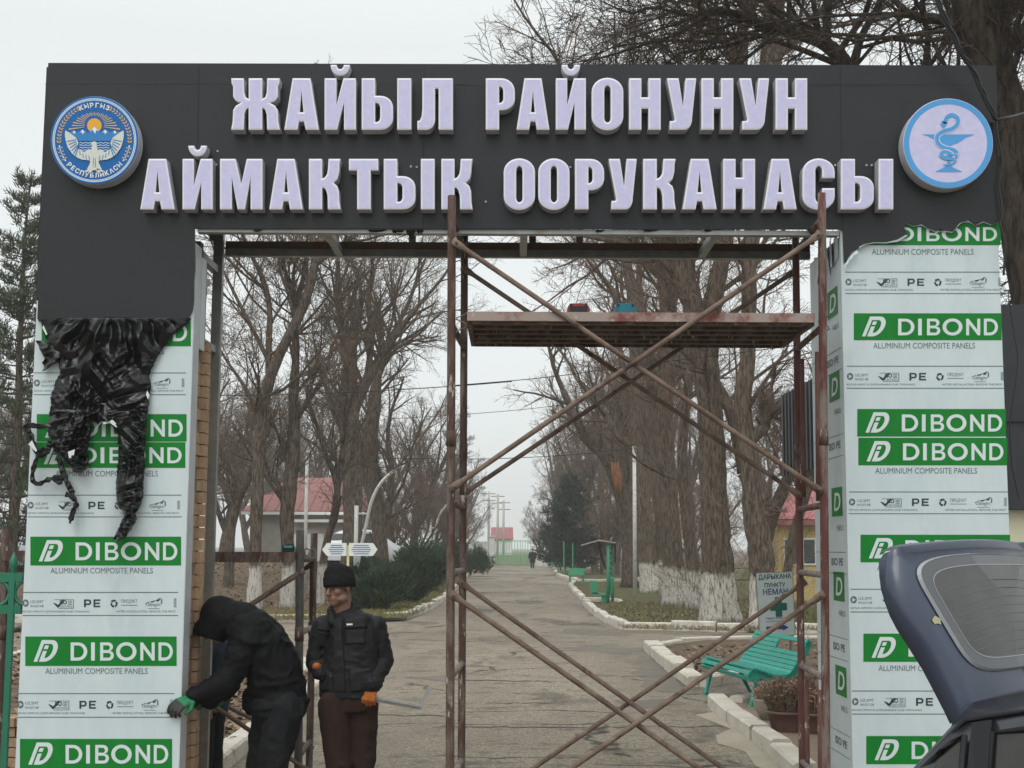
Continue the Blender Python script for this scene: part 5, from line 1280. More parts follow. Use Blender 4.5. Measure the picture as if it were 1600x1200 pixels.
def conifer(name, label, c, h, rad, seed, mt, L, w, dens, z0=.08, bk='bark', droop=-.15):
    rr = random.Random(seed); c = Vector(c); t = thing(name, label, 'tree', c)
    tr = MB(); fo = MB(); n = 9
    tr.tube([c+Vector((rr.uniform(-.05, .05), rr.uniform(-.05, .05), h*i/n)) for i in range(n+1)], [h*.014*(1-.9*i/n) for i in range(n+1)], 10)
    z = h*z0
    while z < h*.985:
        f = (z/h-z0)/(1-z0); r_ = rad*(1-f)**.65*(.75+.35*rr.random())+.15
        for k in range(rr.randint(4, 6)):
            a = rr.uniform(0, 6.28); d = Vector((math.cos(a), math.sin(a), droop+.5*f)); q = c+Vector((0, 0, z+rr.uniform(-.1, .1))); L_ = r_*rr.uniform(.6, 1.1)
            p1, p2 = q+d*L_*.5, q+d*L_+Vector((0, 0, L_*.16)); tr.tube([q, p1, p2], [.012+.008*L_, .012, .006], 4, False)
            m_ = max(2, int(dens*L_))
            for j in range(m_):
                u = .25+.75*(j+rr.random())/m_; b = q+(p1-q)*(u*2) if u < .5 else p1+(p2-p1)*(u*2-1)
                b = b+Vector((rr.uniform(-.25, .25), rr.uniform(-.25, .25), rr.uniform(-.05, .25)))*L_*.5
                needles(fo, b, Vector((d.x*.4, d.y*.4, .75)), 9, L, w, rr, .75)
        z += h*.028*rr.uniform(.7, 1.3)
    tr.build('trunk', M[bk], t, True); fo.build('crown', M[mt], t); return t
p = at(18, 855, 34); conifer('pine_tree', 'tall loose pine standing outside the film-wrapped pillar by the green fence', (p.x, 34, 0), 11.3, 2.3, 81, 'pine_needle', .20, .014, 18, .10)
p = at(-80, 855, 40); conifer('pine_tree', 'second pine at the picture edge behind the tall loose pine', (p.x, 40, 0), 12.0, 2.4, 82, 'pine_needle', .22, .016, 14, .1)
p = at(893, 855, 92); conifer('evergreen_tree', 'dark broad evergreen over the path near the walker', (p.x, 92, 0), 6.6, 2.5, 83, 'spruce', .38, .035, 6, .12, droop=-.2)
p = at(876, 855, 112); conifer('evergreen_tree', 'smaller far evergreen beside the green gates', (p.x, 112, 0), 4.6, 1.5, 84, 'spruce', .4, .04, 5, .1)

# --- litter and grass
M['leaf_a'] = mat('fallen leaf', (0.17, 0.115, 0.07), .9, (0.11, 0.075, 0.048), 9); M['leaf_b'] = mat('pale fallen leaf', (0.27, 0.20, 0.13), .9, (0.2, 0.14, 0.09), 9)
M['blade'] = mat('grass blade', (0.10, 0.13, 0.035), .8, (0.19, 0.17, 0.075), 4, spec=.2); M['straw'] = mat('dry grass', (0.26, 0.21, 0.11), .9, (0.2, 0.15, 0.08), 5)
def scatter(poly, n, fn, rr, mb):
    xs = [p[0] for p in poly]; ys = [p[1] for p in poly]; k = 0; tries = 0
    while k < n and tries < n*30:
        tries += 1; x, y = rr.uniform(min(xs), max(xs)), min(ys)+(max(ys)-min(ys))*rr.random()**1.6
        if _inside((x, y), poly): fn(mb, x, y, rr); k += 1
def leaf(z, s0, s1):
    def f(mb, x, y, rr):
        s_ = rr.uniform(s0, s1); a = rr.uniform(0, 6.28); t = Vector((math.cos(a), math.sin(a), rr.uniform(-.5, .5)))*s_; u = Vector((-math.sin(a), math.cos(a), rr.uniform(-.6, .6)))*s_*.55
        c = Vector((x, y, (bank_z(x, y)+.03 if z is None else z)+s_*.35)); mb.face([c-t, c+u-t*.2, c+t, c-u-t*.1], rr.choice((0, 0, 1)))
    return f
def blade(z, h0, h1, wd):
    def f(mb, x, y, rr):
        for _ in range(4):
            h = rr.uniform(h0, h1); a = rr.uniform(0, 6.28); o = Vector((math.cos(a), math.sin(a), 0)); b = Vector((x+rr.uniform(-.06, .06), y+rr.uniform(-.06, .06), z)); s_ = Vector((-o.y, o.x, 0))*wd
            m_ = 0 if rr.random() < .62 else 1
            mb.face([b-s_, b+s_, b+o*h*.25+Vector((0, 0, h*.6))+s_*.7, b+o*h*.7+Vector((0, 0, h))], m_)
    return f
rs = random.Random(9)
mb = MB(); scatter([p for p in bedA if p[0] > -12], 2600, leaf(.10, .03, .075), rs, mb); struct(mb.build('fallen_leaves', [M['leaf_a'], M['leaf_b']]), 'stuff')
polyL = gp([(250, 970), (560, 968), (560, 905), (470, 885), (300, 885)], .1); mb = MB(); scatter(polyL, 11000, leaf(None, .03, .07), rs, mb); struct(mb.build('fallen_leaves', [M['leaf_a'], M['leaf_b']]), 'stuff')
mb = MB(); scatter(lw, 5200, blade(.10, .05, .15, .008), rs, mb); struct(mb.build('grass', [M['blade'], M['straw']]), 'stuff')
mb = MB(); scatter(gp([(330, 972), (600, 967), (560, 950), (330, 955)], .1), 1500, blade(.10, .05, .14, .008), rs, mb); struct(mb.build('grass', [M['straw'], M['blade']]), 'stuff')
polyC = gp([(1240, 988), (978, 983), (930, 950), (975, 942), (1240, 935)], .1); mb = MB(); scatter(polyC, 5200, leaf(.10, .018, .045), rs, mb); scatter(polyC, 60, leaf(.10, .03, .06), rs, mb); struct(mb.build('fallen_leaves', [M['leaf_a'], M['leaf_b']]), 'stuff')
mb = MB(); scatter(polyC, 1500, blade(.10, .03, .10, .007), rs, mb); struct(mb.build('grass', [M['blade'], M['straw']]), 'stuff')
mb = MB(); scatter(gp([(1230, 985), (1420, 985), (1420, 905), (1230, 905)], .1), 2600, blade(.10, .05, .13, .009), rs, mb); struct(mb.build('grass', [M['blade'], M['blade']]), 'stuff')
mb = MB(); scatter(gp([(1040, 1030), (1110, 1066), (1290, 1040), (1290, 1006), (1070, 1010)], .06), 700, leaf(.06, .02, .06), rs, mb); struct(mb.build('fallen_leaves', [M['leaf_a'], M['leaf_b']]), 'stuff')
mb = MB(); scatter(gp([(-60, 1230), (60, 1230), (60, 900), (-60, 900)], .1), 2500, leaf(.10, .03, .09), rs, mb); struct(mb.build('fallen_leaves', [M['leaf_a'], M['leaf_b']]), 'stuff')
# ================================================================== buildings
M['wall_grey'] = mat('grey plaster', (0.40, 0.37, 0.32), .95, (0.30, 0.275, 0.24), 1.2, 8, col3=(0.5, 0.46, 0.4), scale3=.6)
M['wall_yellow'] = mat('yellow plaster', (0.52, 0.39, 0.17), .95, (0.46, 0.35, 0.16), 1.5, 6)
M['wall_white'] = mat('white plaster', (0.66, 0.66, 0.63), .95, (0.52, 0.51, 0.47), 1.2, 8)
M['roof_red'] = mat('faded red roof', (0.27, 0.115, 0.10), .8, (0.20, 0.085, 0.075), 1.5, 6)
M['roof_pink'] = mat('pink red roof', (0.36, 0.125, 0.13), .7, (0.29, 0.10, 0.105), 2, 5)
M['glass_dark'] = mat('dark window', (0.03, 0.035, 0.04), .15, spec=.6)
M['frame_white'] = mat('white frame', (0.7, 0.7, 0.68), .5)
M['cream'] = mat('cream frame', (0.66, 0.62, 0.46), .6); M['teal_paint'] = mat('teal band', (0.01, 0.22, 0.17), .5)
M['cladding'] = mat('anthracite profiled sheet', (0.022, 0.024, 0.028), .45, (0.03, 0.033, 0.037), 3, spec=.4)
def house(name, label, x0, x1, y0, y1, z0, z1, zr, wall_m, roof_m, over=.45, windows=(), hip=2.0, fascia=None):
    t = thing(name, label, 'house', ((x0+x1)/2, (y0+y1)/2, z0))
    mb = MB(); mb.box(((x0+x1)/2, (y0+y1)/2, (z0+z1)/2), (x1-x0, y1-y0, z1-z0)); mb.build('wall', wall_m, t)
    a, b, c, d = x0-over, x1+over, y0-over, y1+over; ym = (c+d)/2; zz = z1+.02
    P = [(a, c, zz), (b, c, zz), (b, d, zz), (a, d, zz), (a+hip, ym, zr), (b-hip, ym, zr)]
    mb = MB(); mb.face([P[0], P[1], P[5], P[4]]); mb.face([P[1], P[2], P[5]]); mb.face([P[2], P[3], P[4], P[5]]); mb.face([P[3], P[0], P[4]]); mb.face([P[3], P[2], P[1], P[0]])
    n = int((b-a)/.55)      # standing seams
    for i in range(1, n):
        x = a+(b-a)*i/n; f = min(1, (x-a)/hip, (b-x)/hip); mb.bar((x, c, zz+.02), (x, c+(ym-c)*f, zz+(zr-zz)*f+.02), .05, .05)
    mb.build('roof', roof_m, t)
    mb = MB(); mb.box(((a+b)/2, c+.02, zz-.11), (b-a, .04, .16)); mb.build('eave_board', fascia or M['frame_white'], t)
    for (wx, wz, ww, wh) in windows:
        mb = MB(); mb.box((wx, y0-.02, wz), (ww, .05, wh)); f = mb.build('window', M['frame_white'], t)
        for sx in (-1, 1):
            mb = MB(); mb.box((wx+sx*ww*.24, y0-.05, wz), (ww*.40, .02, wh*.86)); mb.build('pane', M['glass_dark'], f)
    return t
xa, xb = at(394, 830, 72).x, at(556, 830, 72).x
house('red_roofed_house', 'low grey house with faded red hip roof among the trees', xa, xb, 72, 82, .6, at(0, 797, 72).z, at(0, 744, 77).z, M['wall_grey'], M['roof_red'], .5, [(xa+3.9, 2.6, .9, 1.1)], 1.6)
# lean-to at the side of the house
t = thing('shed', 'grey shed with flat roof edge beside the red roofed house', 'shed', (at(520, 830, 68).x, 69, .8))
mb = MB(); xs, xe = at(466, 830, 68).x, at(546, 830, 68).x; mb.box(((xs+xe)/2, 69.5, 1.9), (xe-xs, 3, 2.2)); mb.build('wall', M['wall_grey'], t)
mb = MB(); mb.box(((xs+xe)/2, 69.4, 3.08), (xe-xs+.6, 3.6, .14)); mb.build('roof', M['wall_white'], t)
mb = MB(); mb.box(((xs+xe)/2-.8, 67.98, 1.7), (1.6, .05, 1.5)); mb.build('door', M['wall_white'], t)
xa, xb = at(1216, 840, 46).x, at(1420, 840, 46).x
house('yellow_house', 'yellow plastered house with pink red roof behind the crooked stems', xa, xb, 46, 49.2, 0, at(0, 806, 46).z, at(0, 752, 47.6).z, M['wall_yellow'], M['roof_pink'], .35, [(at(1274, 850, 46).x, at(0, 855, 46).z, .9, .9), (at(1236, 850, 46).x, at(0, 856, 46).z, .5, .9)], 1.4, M['roof_pink'])
# kiosk with dark profiled cladding behind the right pillar
t = thing('kiosk', 'dark profiled sheet kiosk with cream window band behind the second pillar', 'kiosk', (6.0, 15, 0))
X0 = at(1223, 700, 19).x; zb_, zt_ = at(0, 737, 19).z, at(0, 612, 19).z
mb = MB(); mb.box((X0+.1+2.4, 15.6, (zb_+zt_)/2), (4.8, 6.9, zt_-zb_))
y = 12.2
while y < 19.05:
    mb.box((X0+.03, y, (zb_+zt_)/2), (.05, .10, zt_-zb_+.02)); y += .22
x = X0+.15
while x < X0+4.9:
    mb.box((x, 19.07, (zb_+zt_)/2), (.10, .05, zt_-zb_)); x += .22
mb.build('cladding', M['cladding'], t)
xk = at(1566, 640, 11.6).x
mb = MB(); za, zb2 = at(1585, 796, 11.6).z, at(1585, 476, 11.6).z
mb.box((xk+2.5, 11.7, (za+zb2)/2), (5, .2, zb2-za))
mb.box((xk+.35, 11.585, (za+zb2)/2), (.03, .03, zb2-za)); mb.box((xk+2.5, 11.585, za+(zb2-za)*.43), (5, .02, .02))
mb.build('dark_fascia', M['cladding'], t)
mb = MB(); mb.box((xk+2.56, 13.2, za/2), (5, 3.0, za-.01)); mb.build('wall', M['cream'], t)
zc = at(0, 815, 11.7).z
mb = MB(); mb.box((xk+.75, 11.69, zc), (.95, .03, at(0, 802, 11.7).z-at(0, 827, 11.7).z)); w = mb.build('window', M['glass_dark'], t)
mb = MB(); zq = at(0, 840, 11.7).z; mb.box((xk+2.55, 11.68, zq-.12), (4.9, .03, .25)); mb.build('painted_band', M['teal_paint'], t)
mb = MB(); mb.box((X0+3.3, 16.5, zb_/2), (3.2, 5.0, zb_-.01)); mb.build('wall', M['wall_white'], t)
# wires hung down the dark wall
mb = MB(); P = smooth_path([(1577, 470), (1584, 520), (1590, 560), (1586, 600), (1578, 660), (1580, 720), (1592, 780)], 5)
mb.tube([at(a, b, 11.5) for a, b in P], .006, 5); tag(recentre(mb.build('hanging_wire', M['black_rubber'])), 'thin black wire looping down the dark kiosk wall', 'wire')
# far end of the path: white walls, green gates, red roofed hall
M['gate_green'] = mat('pale green paint', (0.10, 0.40, 0.20), .55, (0.14, 0.46, 0.25), 1, 4); M['swing_green'] = mat('bright green paint', (0.045, 0.27, 0.145), .5, (0.06, 0.31, 0.17), 2, 5); M['bench_teal'] = mat('teal gloss paint', (0.008, 0.29, 0.22), .40, (0.008, 0.24, 0.185), 4, 6, spec=.5, col3=(0.03, 0.20, 0.16), scale3=7, lo3=.62, hi3=.7)
YG = 138
def far_wall(label, pa, pb, py0, py1):
    a, b = at(pa, 860, YG).x, at(pb, 860, YG).x; z = at(0, py0, YG).z
    t = thing('white_wall', label, 'wall', ((a+b)/2, YG, 0))
    mb = MB(); mb.box(((a+b)/2, YG, z/2), (b-a, .4, z)); mb.build('wall_face', M['wall_white'], t)
    mb = MB(); n = int((b-a)/.7)
    for i in range(n): mb.box((a+.35+i*.7, YG-.22, z-.35), (.42, .06, .3))
    mb.build('coping_pattern', M['wall_grey'], t); return t
far_wall('white wall with patterned top joining the green gates on the lamp side', 690, 763, 842, 880)
far_wall('white wall on the far side of the walker', 836, 960, 853, 880)
for px, lab in ((768.5, 'thick white gatepost next to the patterned wall'), (833, 'thin white gatepost behind the walker')):
    p = at(px, 860, YG); t = thing('gatepost', lab, 'gatepost', (p.x, YG, 0)); z = at(0, 835 if px < 800 else 850, YG).z
    mb = MB(); mb.box((p.x, YG-.1, z/2), (.55 if px < 800 else .35, .6, z)); mb.build('shaft', M['wall_white'], t)
    mb = MB(); mb.box((p.x, YG-.1, z+.06), (.7 if px < 800 else .5, .75, .12)); mb.build('cap', M['wall_white'], t)
for pa, pb, lab in ((773.5, 815, 'wide green gate leaf with sheeted bottom'), (816, 831, 'narrow green gate leaf beside the walker')):
    a, b = at(pa, 860, YG).x, at(pb, 860, YG).x; zt_ = at(0, 841, YG).z; t = thing('green_gate', lab, 'gate', ((a+b)/2, YG, 0))
    mb = MB(); mb.box(((a+b)/2, YG, .62), (b-a, .05, 1.0)); mb.build('sheet_panel', mat('sage sheet', (0.25, 0.38, 0.22), .7), t)
    mb = MB(); mb.bar((a, YG, zt_), (b, YG, zt_), .08, .08); mb.bar((a, YG, 1.25), (b, YG, 1.25), .08, .08)
    for i in range(int((b-a)/.28)+1): mb.bar((a+i*.28, YG, .1), (a+i*.28, YG, zt_), .05, .05)
    mb.build('bars', M['gate_green'], t)
p0, p1 = at(768, 835, 205), at(800, 835, 205)
house('red_roofed_hall', 'far hall with a plain dark red roof above the green gates', p0.x, p1.x, 205, 225, 0, at(0, 838, 205).z, at(0, 819, 210).z, M['wall_white'], mat('dark red sheet roof', (0.24, 0.035, 0.04), .6, (.2, .03, .035), .3), .2, (), .05, M['roof_red'])

# ================================================================== lamps, poles, wires
M['white_metal'] = mat('white painted metal', (0.62, 0.62, 0.58), .5, (0.5, 0.49, 0.45), 6); M['solar'] = mat('solar cell', (0.03, 0.04, 0.06), .25); M['conc'] = mat('concrete post', (0.42, 0.40, 0.36), .9, (0.33, 0.31, 0.28), 5, bump=.3)
def lamp(label, Y, post, curve, head, r):
    base = gnd(post[0], 860); b = Vector((at(post[0], post[2], Y).x, Y, bank_z(at(post[0], post[2], Y).x, Y)-.12 if Y < 60 else 0))
    t = thing('street_lamp', label, 'street lamp', b, 'curved white lamps along the hedge'); top = at(post[0], post[1], Y)
    mb = MB(); mb.tube([b, Vector((b.x, Y, top.z))], r*1.25, 8); mb.build('post', M['white_metal'], t, True)
    P = [at(x, y, Y) for x, y in smooth_path(curve, 5)]
    mb = MB(); mb.tube([Vector((P[0].x, Y, b.z+.3))]+P, r, 8); mb.build('curved_arm', M['white_metal'], t, True)
    mid = min(P, key=lambda q: abs(q.z-(top.z-.28))); mb = MB(); mb.tube([Vector((b.x, Y, mid.z)), mid], r*.6, 6); mb.build('tie_bar', M['white_metal'], t)
    a, c = at(*head[0], Y), at(*head[1], Y); d = (c-a).normalized()
    mb = MB(); mb.bar(a, c, .26, .05, up=(-d.z, 0, d.x)); mb.build('solar_panel', M['solar'], t)
    mb = MB(); mb.bar(a-Vector((0, 0, .04)), a+(c-a)*.6-Vector((0, 0, .05)), .16, .05, up=(-d.z, 0, d.x)); mb.build('lamp_head', M['white_metal'], t)
lamp('nearest curved white lamp with solar head beside the arrow signs', 46, (554.5, 790, 930), [(557, 895), (563, 860), (570, 830), (580, 785), (595, 755), (617, 734)], ((613, 733), (639, 721)), .055)
lamp('second curved white lamp in the hedge, half behind the scaffold post', 82, (671.5, 816, 862), [(675, 860), (680, 830), (686, 807), (696, 791), (708, 784)], ((706, 784), (718, 778)), .075)
lamp('farthest curved white lamp near the patterned wall', 128, (735, 830, 870), [(737, 868), (739, 845), (742, 828), (749, 817)], ((748, 817), (755, 813)), .10)
def pole(label, px, y0, Y, r, m_, z0=0, cat='pole', name='white_pole', cross=False):
    p = at(px, y0, Y); t = thing(name, label, cat, (p.x, Y, z0)); mb = MB(); mb.tube([(p.x, Y, z0), (p.x, Y, p.z)], [r, r*.85], 8); mb.build('shaft', M[m_], t, True)
    mb = MB()
    if cross:
        for k in (0, .9): mb.bar((p.x-.9, Y, p.z-.3-k), (p.x+.9, Y, p.z-.3-k), .09, .09)
        mb.build('crossarm', M['bark_dark'], t)
    else:
        mb.lathe((p.x, Y, p.z), [(r*.85, -.01), (r*1.1, 0), (r*1.1, .05), (0.0, .08)], 8); mb.build('cap', M[m_], t)
pole('tall thin white pole in front of the old trunks', 991, 700, 50, .075, 'white_metal')
pole('thin whitish pole between the limewashed trees', 480, 717, 44, .06, 'white_metal', .1)
pole('short concrete post stub at the foot of the ribbed trunk', 1033, 884, 44, .10, 'conc', 0, 'post', 'concrete_post')
for px, y0, lab in ((764, 768, 'utility pole nearest the dark crooked branch'), (778, 772, 'taller middle utility pole above the red roof'), (787, 782, 'shorter utility pole above the red roof')):
    pole(lab, px, y0, 185, .17, 'conc', 0, 'utility pole', 'utility_pole', True)
def wire(label, pts, Y, r=.012, name='overhead_wire'):
    mb = MB(); P = smooth_path(pts, 8) if len(pts) > 2 else pts
    mb.tube([at(a, b, Y) for a, b in P], r, 4); tag(recentre(mb.build(name, M['black_rubber'])), label, 'wire')
wire('thin sagging wire crossing in front of the lamp side trees', [(-200, 608), (100, 616), (335, 618), (520, 614), (700, 604), (800, 596)], 30, .010)
wire('thin wire rising past the braces towards the trunks', [(700, 603), (850, 590), (1000, 570), (1240, 540), (1500, 500)], 30, .009)
wire('lower thin wire crossing the sky gap to the white pole', [(600, 716), (760, 717), (900, 710), (991, 700)], 50, .013)
wire('faint wire higher in the sky gap', [(600, 655), (745, 646), (880, 632), (1050, 600)], 60, .012)
# black cable bundle in front of the fascia corner
t = thing('cable_bundle', 'thick black twisted cable running down across the fascia corner', 'cable', at(1557, 188, Y0-.12))
for k, r in ((0, .011), (1, .009), (2, .007)):
    P = smooth_path([(1425, -80), (1460, -10), (1482, 40), (1500, 78), (1518, 106), (1536, 145), (1556, 187)], 6); mb = MB()
    mb.tube([at(a+3*math.sin(i*.55+k*2.1), b+2*math.cos(i*.55+k*2.1), Y0-.12-.25*(1-i/len(P))) for i, (a, b) in enumerate(P)], r, 6); mb.build('strand', M['black_rubber'], t, True)
mb = MB(); mb.tube([at(a, b, Y0-.06) for a, b in smooth_path([(1556, 187), (1559, 215), (1566, 250), (1561, 290), (1566, 330), (1563, 352), (1570, 380), (1568, 430)], 5)], .008, 5); mb.build('hanging_tail', M['black_rubber'], t, True)
mb = MB(); mb.tube([at(1556, 187, Y0-.06), at(1580, 182, Y0+1), at(1640, 165, Y0+4)], .008, 5); mb.build('outgoing_wire', M['black_rubber'], t, True)
mb = MB(); mb.bar(at(1550, 190, Y0-.03), at(1556, 187, Y0-.12), .02, .02); mb.build('hook', M['steel'], t)

# ================================================================== signs
M['sign_white'] = mat('sign white', (0.70, 0.71, 0.68), .5); M['sign_blue'] = mat('sign blue', (0.05, 0.12, 0.42), .5); M['sign_pale'] = mat('printed board', (0.37, 0.44, 0.43), .45, (.41, .47, .46), 3); M['sign_green'] = mat('dark green print', (0.006, 0.085, 0.055), .5); M['sign_text'] = mat('near black green print', (0.012, 0.035, 0.035), .5); M['sign_navy'] = mat('navy print', (0.015, 0.03, 0.17), .5); M['yellow_paint'] = mat('pale yellow paint', (0.62, 0.56, 0.30), .5)
YS = 34
t = thing('direction_sign', 'white double arrow direction board on a slim post behind the beanie man', 'sign', (at(543, 900, YS).x, YS, .1))
mb = MB(); mb.box((at(543, 900, YS).x, YS+.03, at(0, 849, YS).z/2), (.06, .05, at(0, 849, YS).z)); mb.build('post', M['yellow_paint'], t)
for loop, lines in (([(541.5, 848.5), (541.5, 868.5), (511, 868.5), (503.5, 859), (511, 848.5)], (513, 538)), ([(545.5, 848.5), (583, 848.5), (590, 858.5), (583, 868.5), (545.5, 868.5)], (549, 580))):
    v, f, nz = fill_loops([[(at(a, b, YS).x, at(a, b, YS).z) for a, b in loop]], .03); mb = MB(); put(mb, v, f, lambda x, y, z: (x, YS-z-.02, y))
    ab = mb.build('arrow_board', M['sign_white'], t); mb = MB()
    for j in range(5):
        y = 851.5+j*3.3; ins = (2 if j % 2 else 0)+(4 if j in (0, 4) else 0); mb.quad(*[at(a, b, YS-.042) for a, b in ((lines[0]+ins, y), (lines[1]-ins, y), (lines[1]-ins, y+1.2), (lines[0]+ins, y+1.2))])
    mb.build('printed_lines', M['sign_blue'], ab)
YP = 21.0
t = thing('pharmacy_sign', 'tall pale board with dark green cross and pharmacy lettering behind the bench', 'sign', (at(1214, 980, YP).x, YP, 0))
def PS(u, v, e=0):      # bilinear on the board's picture corners
    a = (1180.5+(1239-1180.5)*u, 895+(892.5-895)*u); b = (1187+(1243-1187)*u, 996+(993-996)*u)
    return at(a[0]+(b[0]-a[0])*v, a[1]+(b[1]-a[1])*v, YP-e)
mb = MB(); mb.hexa([PS(0, 1, 0), PS(1, 1, 0), PS(1, 1, -.03), PS(0, 1, -.03), PS(0, 0, 0), PS(1, 0, 0), PS(1, 0, -.03), PS(0, 0, -.03)]); bd = mb.build('board', M['sign_pale'], t)
mb = MB()
for (u0, v0, u1, v1) in ((0, 0, 1, .012), (0, .988, 1, 1), (0, 0, .02, 1), (.98, 0, 1, 1)): mb.quad(PS(u0, v0, .002), PS(u1, v0, .002), PS(u1, v1, .002), PS(u0, v1, .002))
mb.build('frame', M['steel'], bd)
mb = MB()
for s_, u0, u1, v0, v1, mi in (('ДАРЫКАНА', .07, .95, .03, .125, 0), ('ПУНКТУ', .22, .78, .165, .235, 0), ('НЕМАН', .17, .84, .255, .35, 1)):
    put_text(mb, s_, u0, u1, v1, v0, lambda x, y: PS(x, y, .003), mi, .02)
for a, b in ((.70, 'тандоо жана кеңеш'), (.745, 'КАРДАРЛАРДЫ ТЕЙЛӨӨ')): put_text(mb, b, .20, .92, a+.03, a, lambda x, y: PS(x, y, .003), 1)
mb.build('lettering', [M['sign_text'], M['sign_navy']], bd)
mb = MB()
v, f, nz = fill_loops([[(.48, .39), (.66, .39), (.66, .485), (.80, .485), (.80, .60), (.66, .60), (.66, .695), (.48, .695), (.48, .60), (.34, .60), (.34, .485), (.48, .485)]]); put(mb, v, f, lambda x, y, z: PS(x, y, .003)); mb.build('green_cross', M['sign_green'], bd)
mb = MB(); v, f, nz = fill_loops([[(.20, .84), (.66, .84), (.66, .815), (.82, .865), (.66, .915), (.66, .89), (.20, .89)]]); put(mb, v, f, lambda x, y, z: PS(x, y, .003)); mb.build('arrow', M['sign_navy'], bd)
for u in (.08, .92):
    p = PS(u, .5, -.04); q = Vector((p.x, p.y+.15, 0)); mb = MB(); mb.bar(PS(u, 0, -.045), q, .03, .03); mb.build('leg', M['steel'], t)
    mb = MB(); mb.bar(PS(u, .99, -.02), Vector((PS(u, 1).x, YP, 0)), .03, .03); mb.build('leg', M['steel'], t)

# ================================================================== benches, swing, planters
A_, B_ = Vector((2.50, 17.75, 0)), Vector((2.80, 16.0, 0)); ld = (B_-A_).normalized(); bd_ = Vector((-ld.y, ld.x, 0)); Lb = (B_-A_).length
def BP(l, u, z): return A_+ld*l+bd_*u+Vector((0, 0, z+.02))
t = thing('park_bench', 'teal slatted park bench with scrolled iron ends on the island kerb', 'bench', A_+ld*Lb/2+bd_*.3)
prof = smooth_path([(.03, .335), (-.045, .345), (-.06, .40), (-.01, .445), (.07, .425), (.18, .385), (.30, .365), (.41, .385), (.48, .46), (.54, .56), (.60, .67), (.66, .78)], 5)
for e in (.06, Lb-.06):
    mb = MB(); prev = None
    for i, (u, z) in enumerate(prof):
        a, b = prof[max(i-1, 0)], prof[min(i+1, len(prof)-1)]; dx, dz = b[0]-a[0], b[1]-a[1]; n_ = math.hypot(dx, dz); nx, nz_ = -dz/n_, dx/n_
        w_ = .065 if i > 8 else .04; r_ = [BP(e-.025, u-nx*w_, z-nz_*w_), BP(e+.025, u-nx*w_, z-nz_*w_), BP(e+.025, u+nx*.004, z+nz_*.004), BP(e-.025, u+nx*.004, z+nz_*.004)]
        if prev:
            for k in range(4): mb.quad(prev[k], prev[(k+1) % 4], r_[(k+1) % 4], r_[k])
        else: mb.face(r_)
        prev = r_
    mb.face(prev); mb.tube([BP(e-.028, -.005, .39), BP(e+.028, -.005, .39)], .062, 14); mb.build('end_frame', M['bench_teal'], t)
    for pts in ([(.05, .38), (.02, .26), (-.02, .12), (-.05, .0)], [(.40, .36), (.43, .24), (.50, .10), (.56, .0)]):
        mb = MB(); mb.tube([BP(e, *q) for q in smooth_path(pts, 3)], [.030, .03, .03, .027, .026, .025, .024, .024, .027, .038], 8); mb.build('leg', M['bench_teal'], t, True)
seg = [0]
for i in range(1, len(prof)): seg.append(seg[-1]+math.hypot(prof[i][0]-prof[i-1][0], prof[i][1]-prof[i-1][1]))
ns = 19
for k in range(ns):
    s_ = .03+(seg[-1]-.05)*k/(ns-1); i = max(j for j in range(len(seg)-1) if seg[j] <= s_); f = (s_-seg[i])/(seg[i+1]-seg[i])
    u = prof[i][0]+(prof[i+1][0]-prof[i][0])*f; z = prof[i][1]+(prof[i+1][1]-prof[i][1])*f; dx, dz = prof[i+1][0]-prof[i][0], prof[i+1][1]-prof[i][1]; n_ = math.hypot(dx, dz); dx, dz = dx/n_, dz/n_
    wd, th = .0245, .014
    l0, l1 = 0, Lb
    if k == ns-3: l1 = Lb*.52      # one broken slat in the back
    if k == ns-2: l1 = Lb*.52
    R4 = lambda l: [BP(l, u-dx*wd+dz*-.004, z-dz*wd+.004*dx), BP(l, u+dx*wd+dz*-.004, z+dz*wd+.004*dx), BP(l, u+dx*wd-dz*(th+.010), z+dz*wd+dx*(th+.010)), BP(l, u-dx*wd-dz*(th+.010), z-dz*wd+dx*(th+.010))]
    a, b = R4(l0), R4(l1); mb = MB(); mb.hexa([a[0], a[1], a[2], a[3], b[0], b[1], b[2], b[3]]); mb.build('slat', M['bench_teal'], t)
# canopy swing bench, green
YW = 45
def W(px, py, dy=0): return at(px, py, YW+dy)
t = thing('canopy_bench', 'bright green seat under a small grey canopy on a bent post', 'bench', (W(948, 945).x, YW, .1))
mb = MB(); mb.hexa([W(908, 853, -.5), W(936, 845, -.5), W(936, 845, .7), W(908, 853, .7), W(908, 851, -.5), W(936, 843, -.5), W(936, 843, .7), W(908, 851, .7)]); mb.hexa([W(936, 845, -.5), W(962, 849, -.5), W(962, 849, .7), W(936, 845, .7), W(936, 843, -.5), W(962, 847, -.5), W(962, 847, .7), W(936, 843, .7)]); mb.build('canopy', M['conc'], t)
for px, dy in ((950, -.35), (957, .45)):
    mb = MB(); b = W(px, 850, dy); mb.tube([(b.x, b.y, .1), tuple(b)], .05, 8); mb.build('canopy_post', M['swing_green'], t, True)
mb = MB(); mb.tube([W(936, 847), W(940, 870), W(947, 890)], .04, 6); mb.tube([W(961, 849, .4), W(961, 880, .4)], .03, 6); mb.build('stay', M['bark_dark'], t)
mb = MB()
for j in range(6): mb.bar(W(949, 858+j*8, -.4), W(957, 862+j*8, .4), .025, .03)
mb.build('lattice', M['swing_green'], t)
mb = MB(); mb.hexa([W(925, 930, -.25), W(953, 932, -.25), W(953, 929, .25), W(925, 927, .25), W(925, 928, -.25), W(953, 930, -.25), W(953, 927, .25), W(925, 925, .25)]); mb.build('seat', M['swing_green'], t)
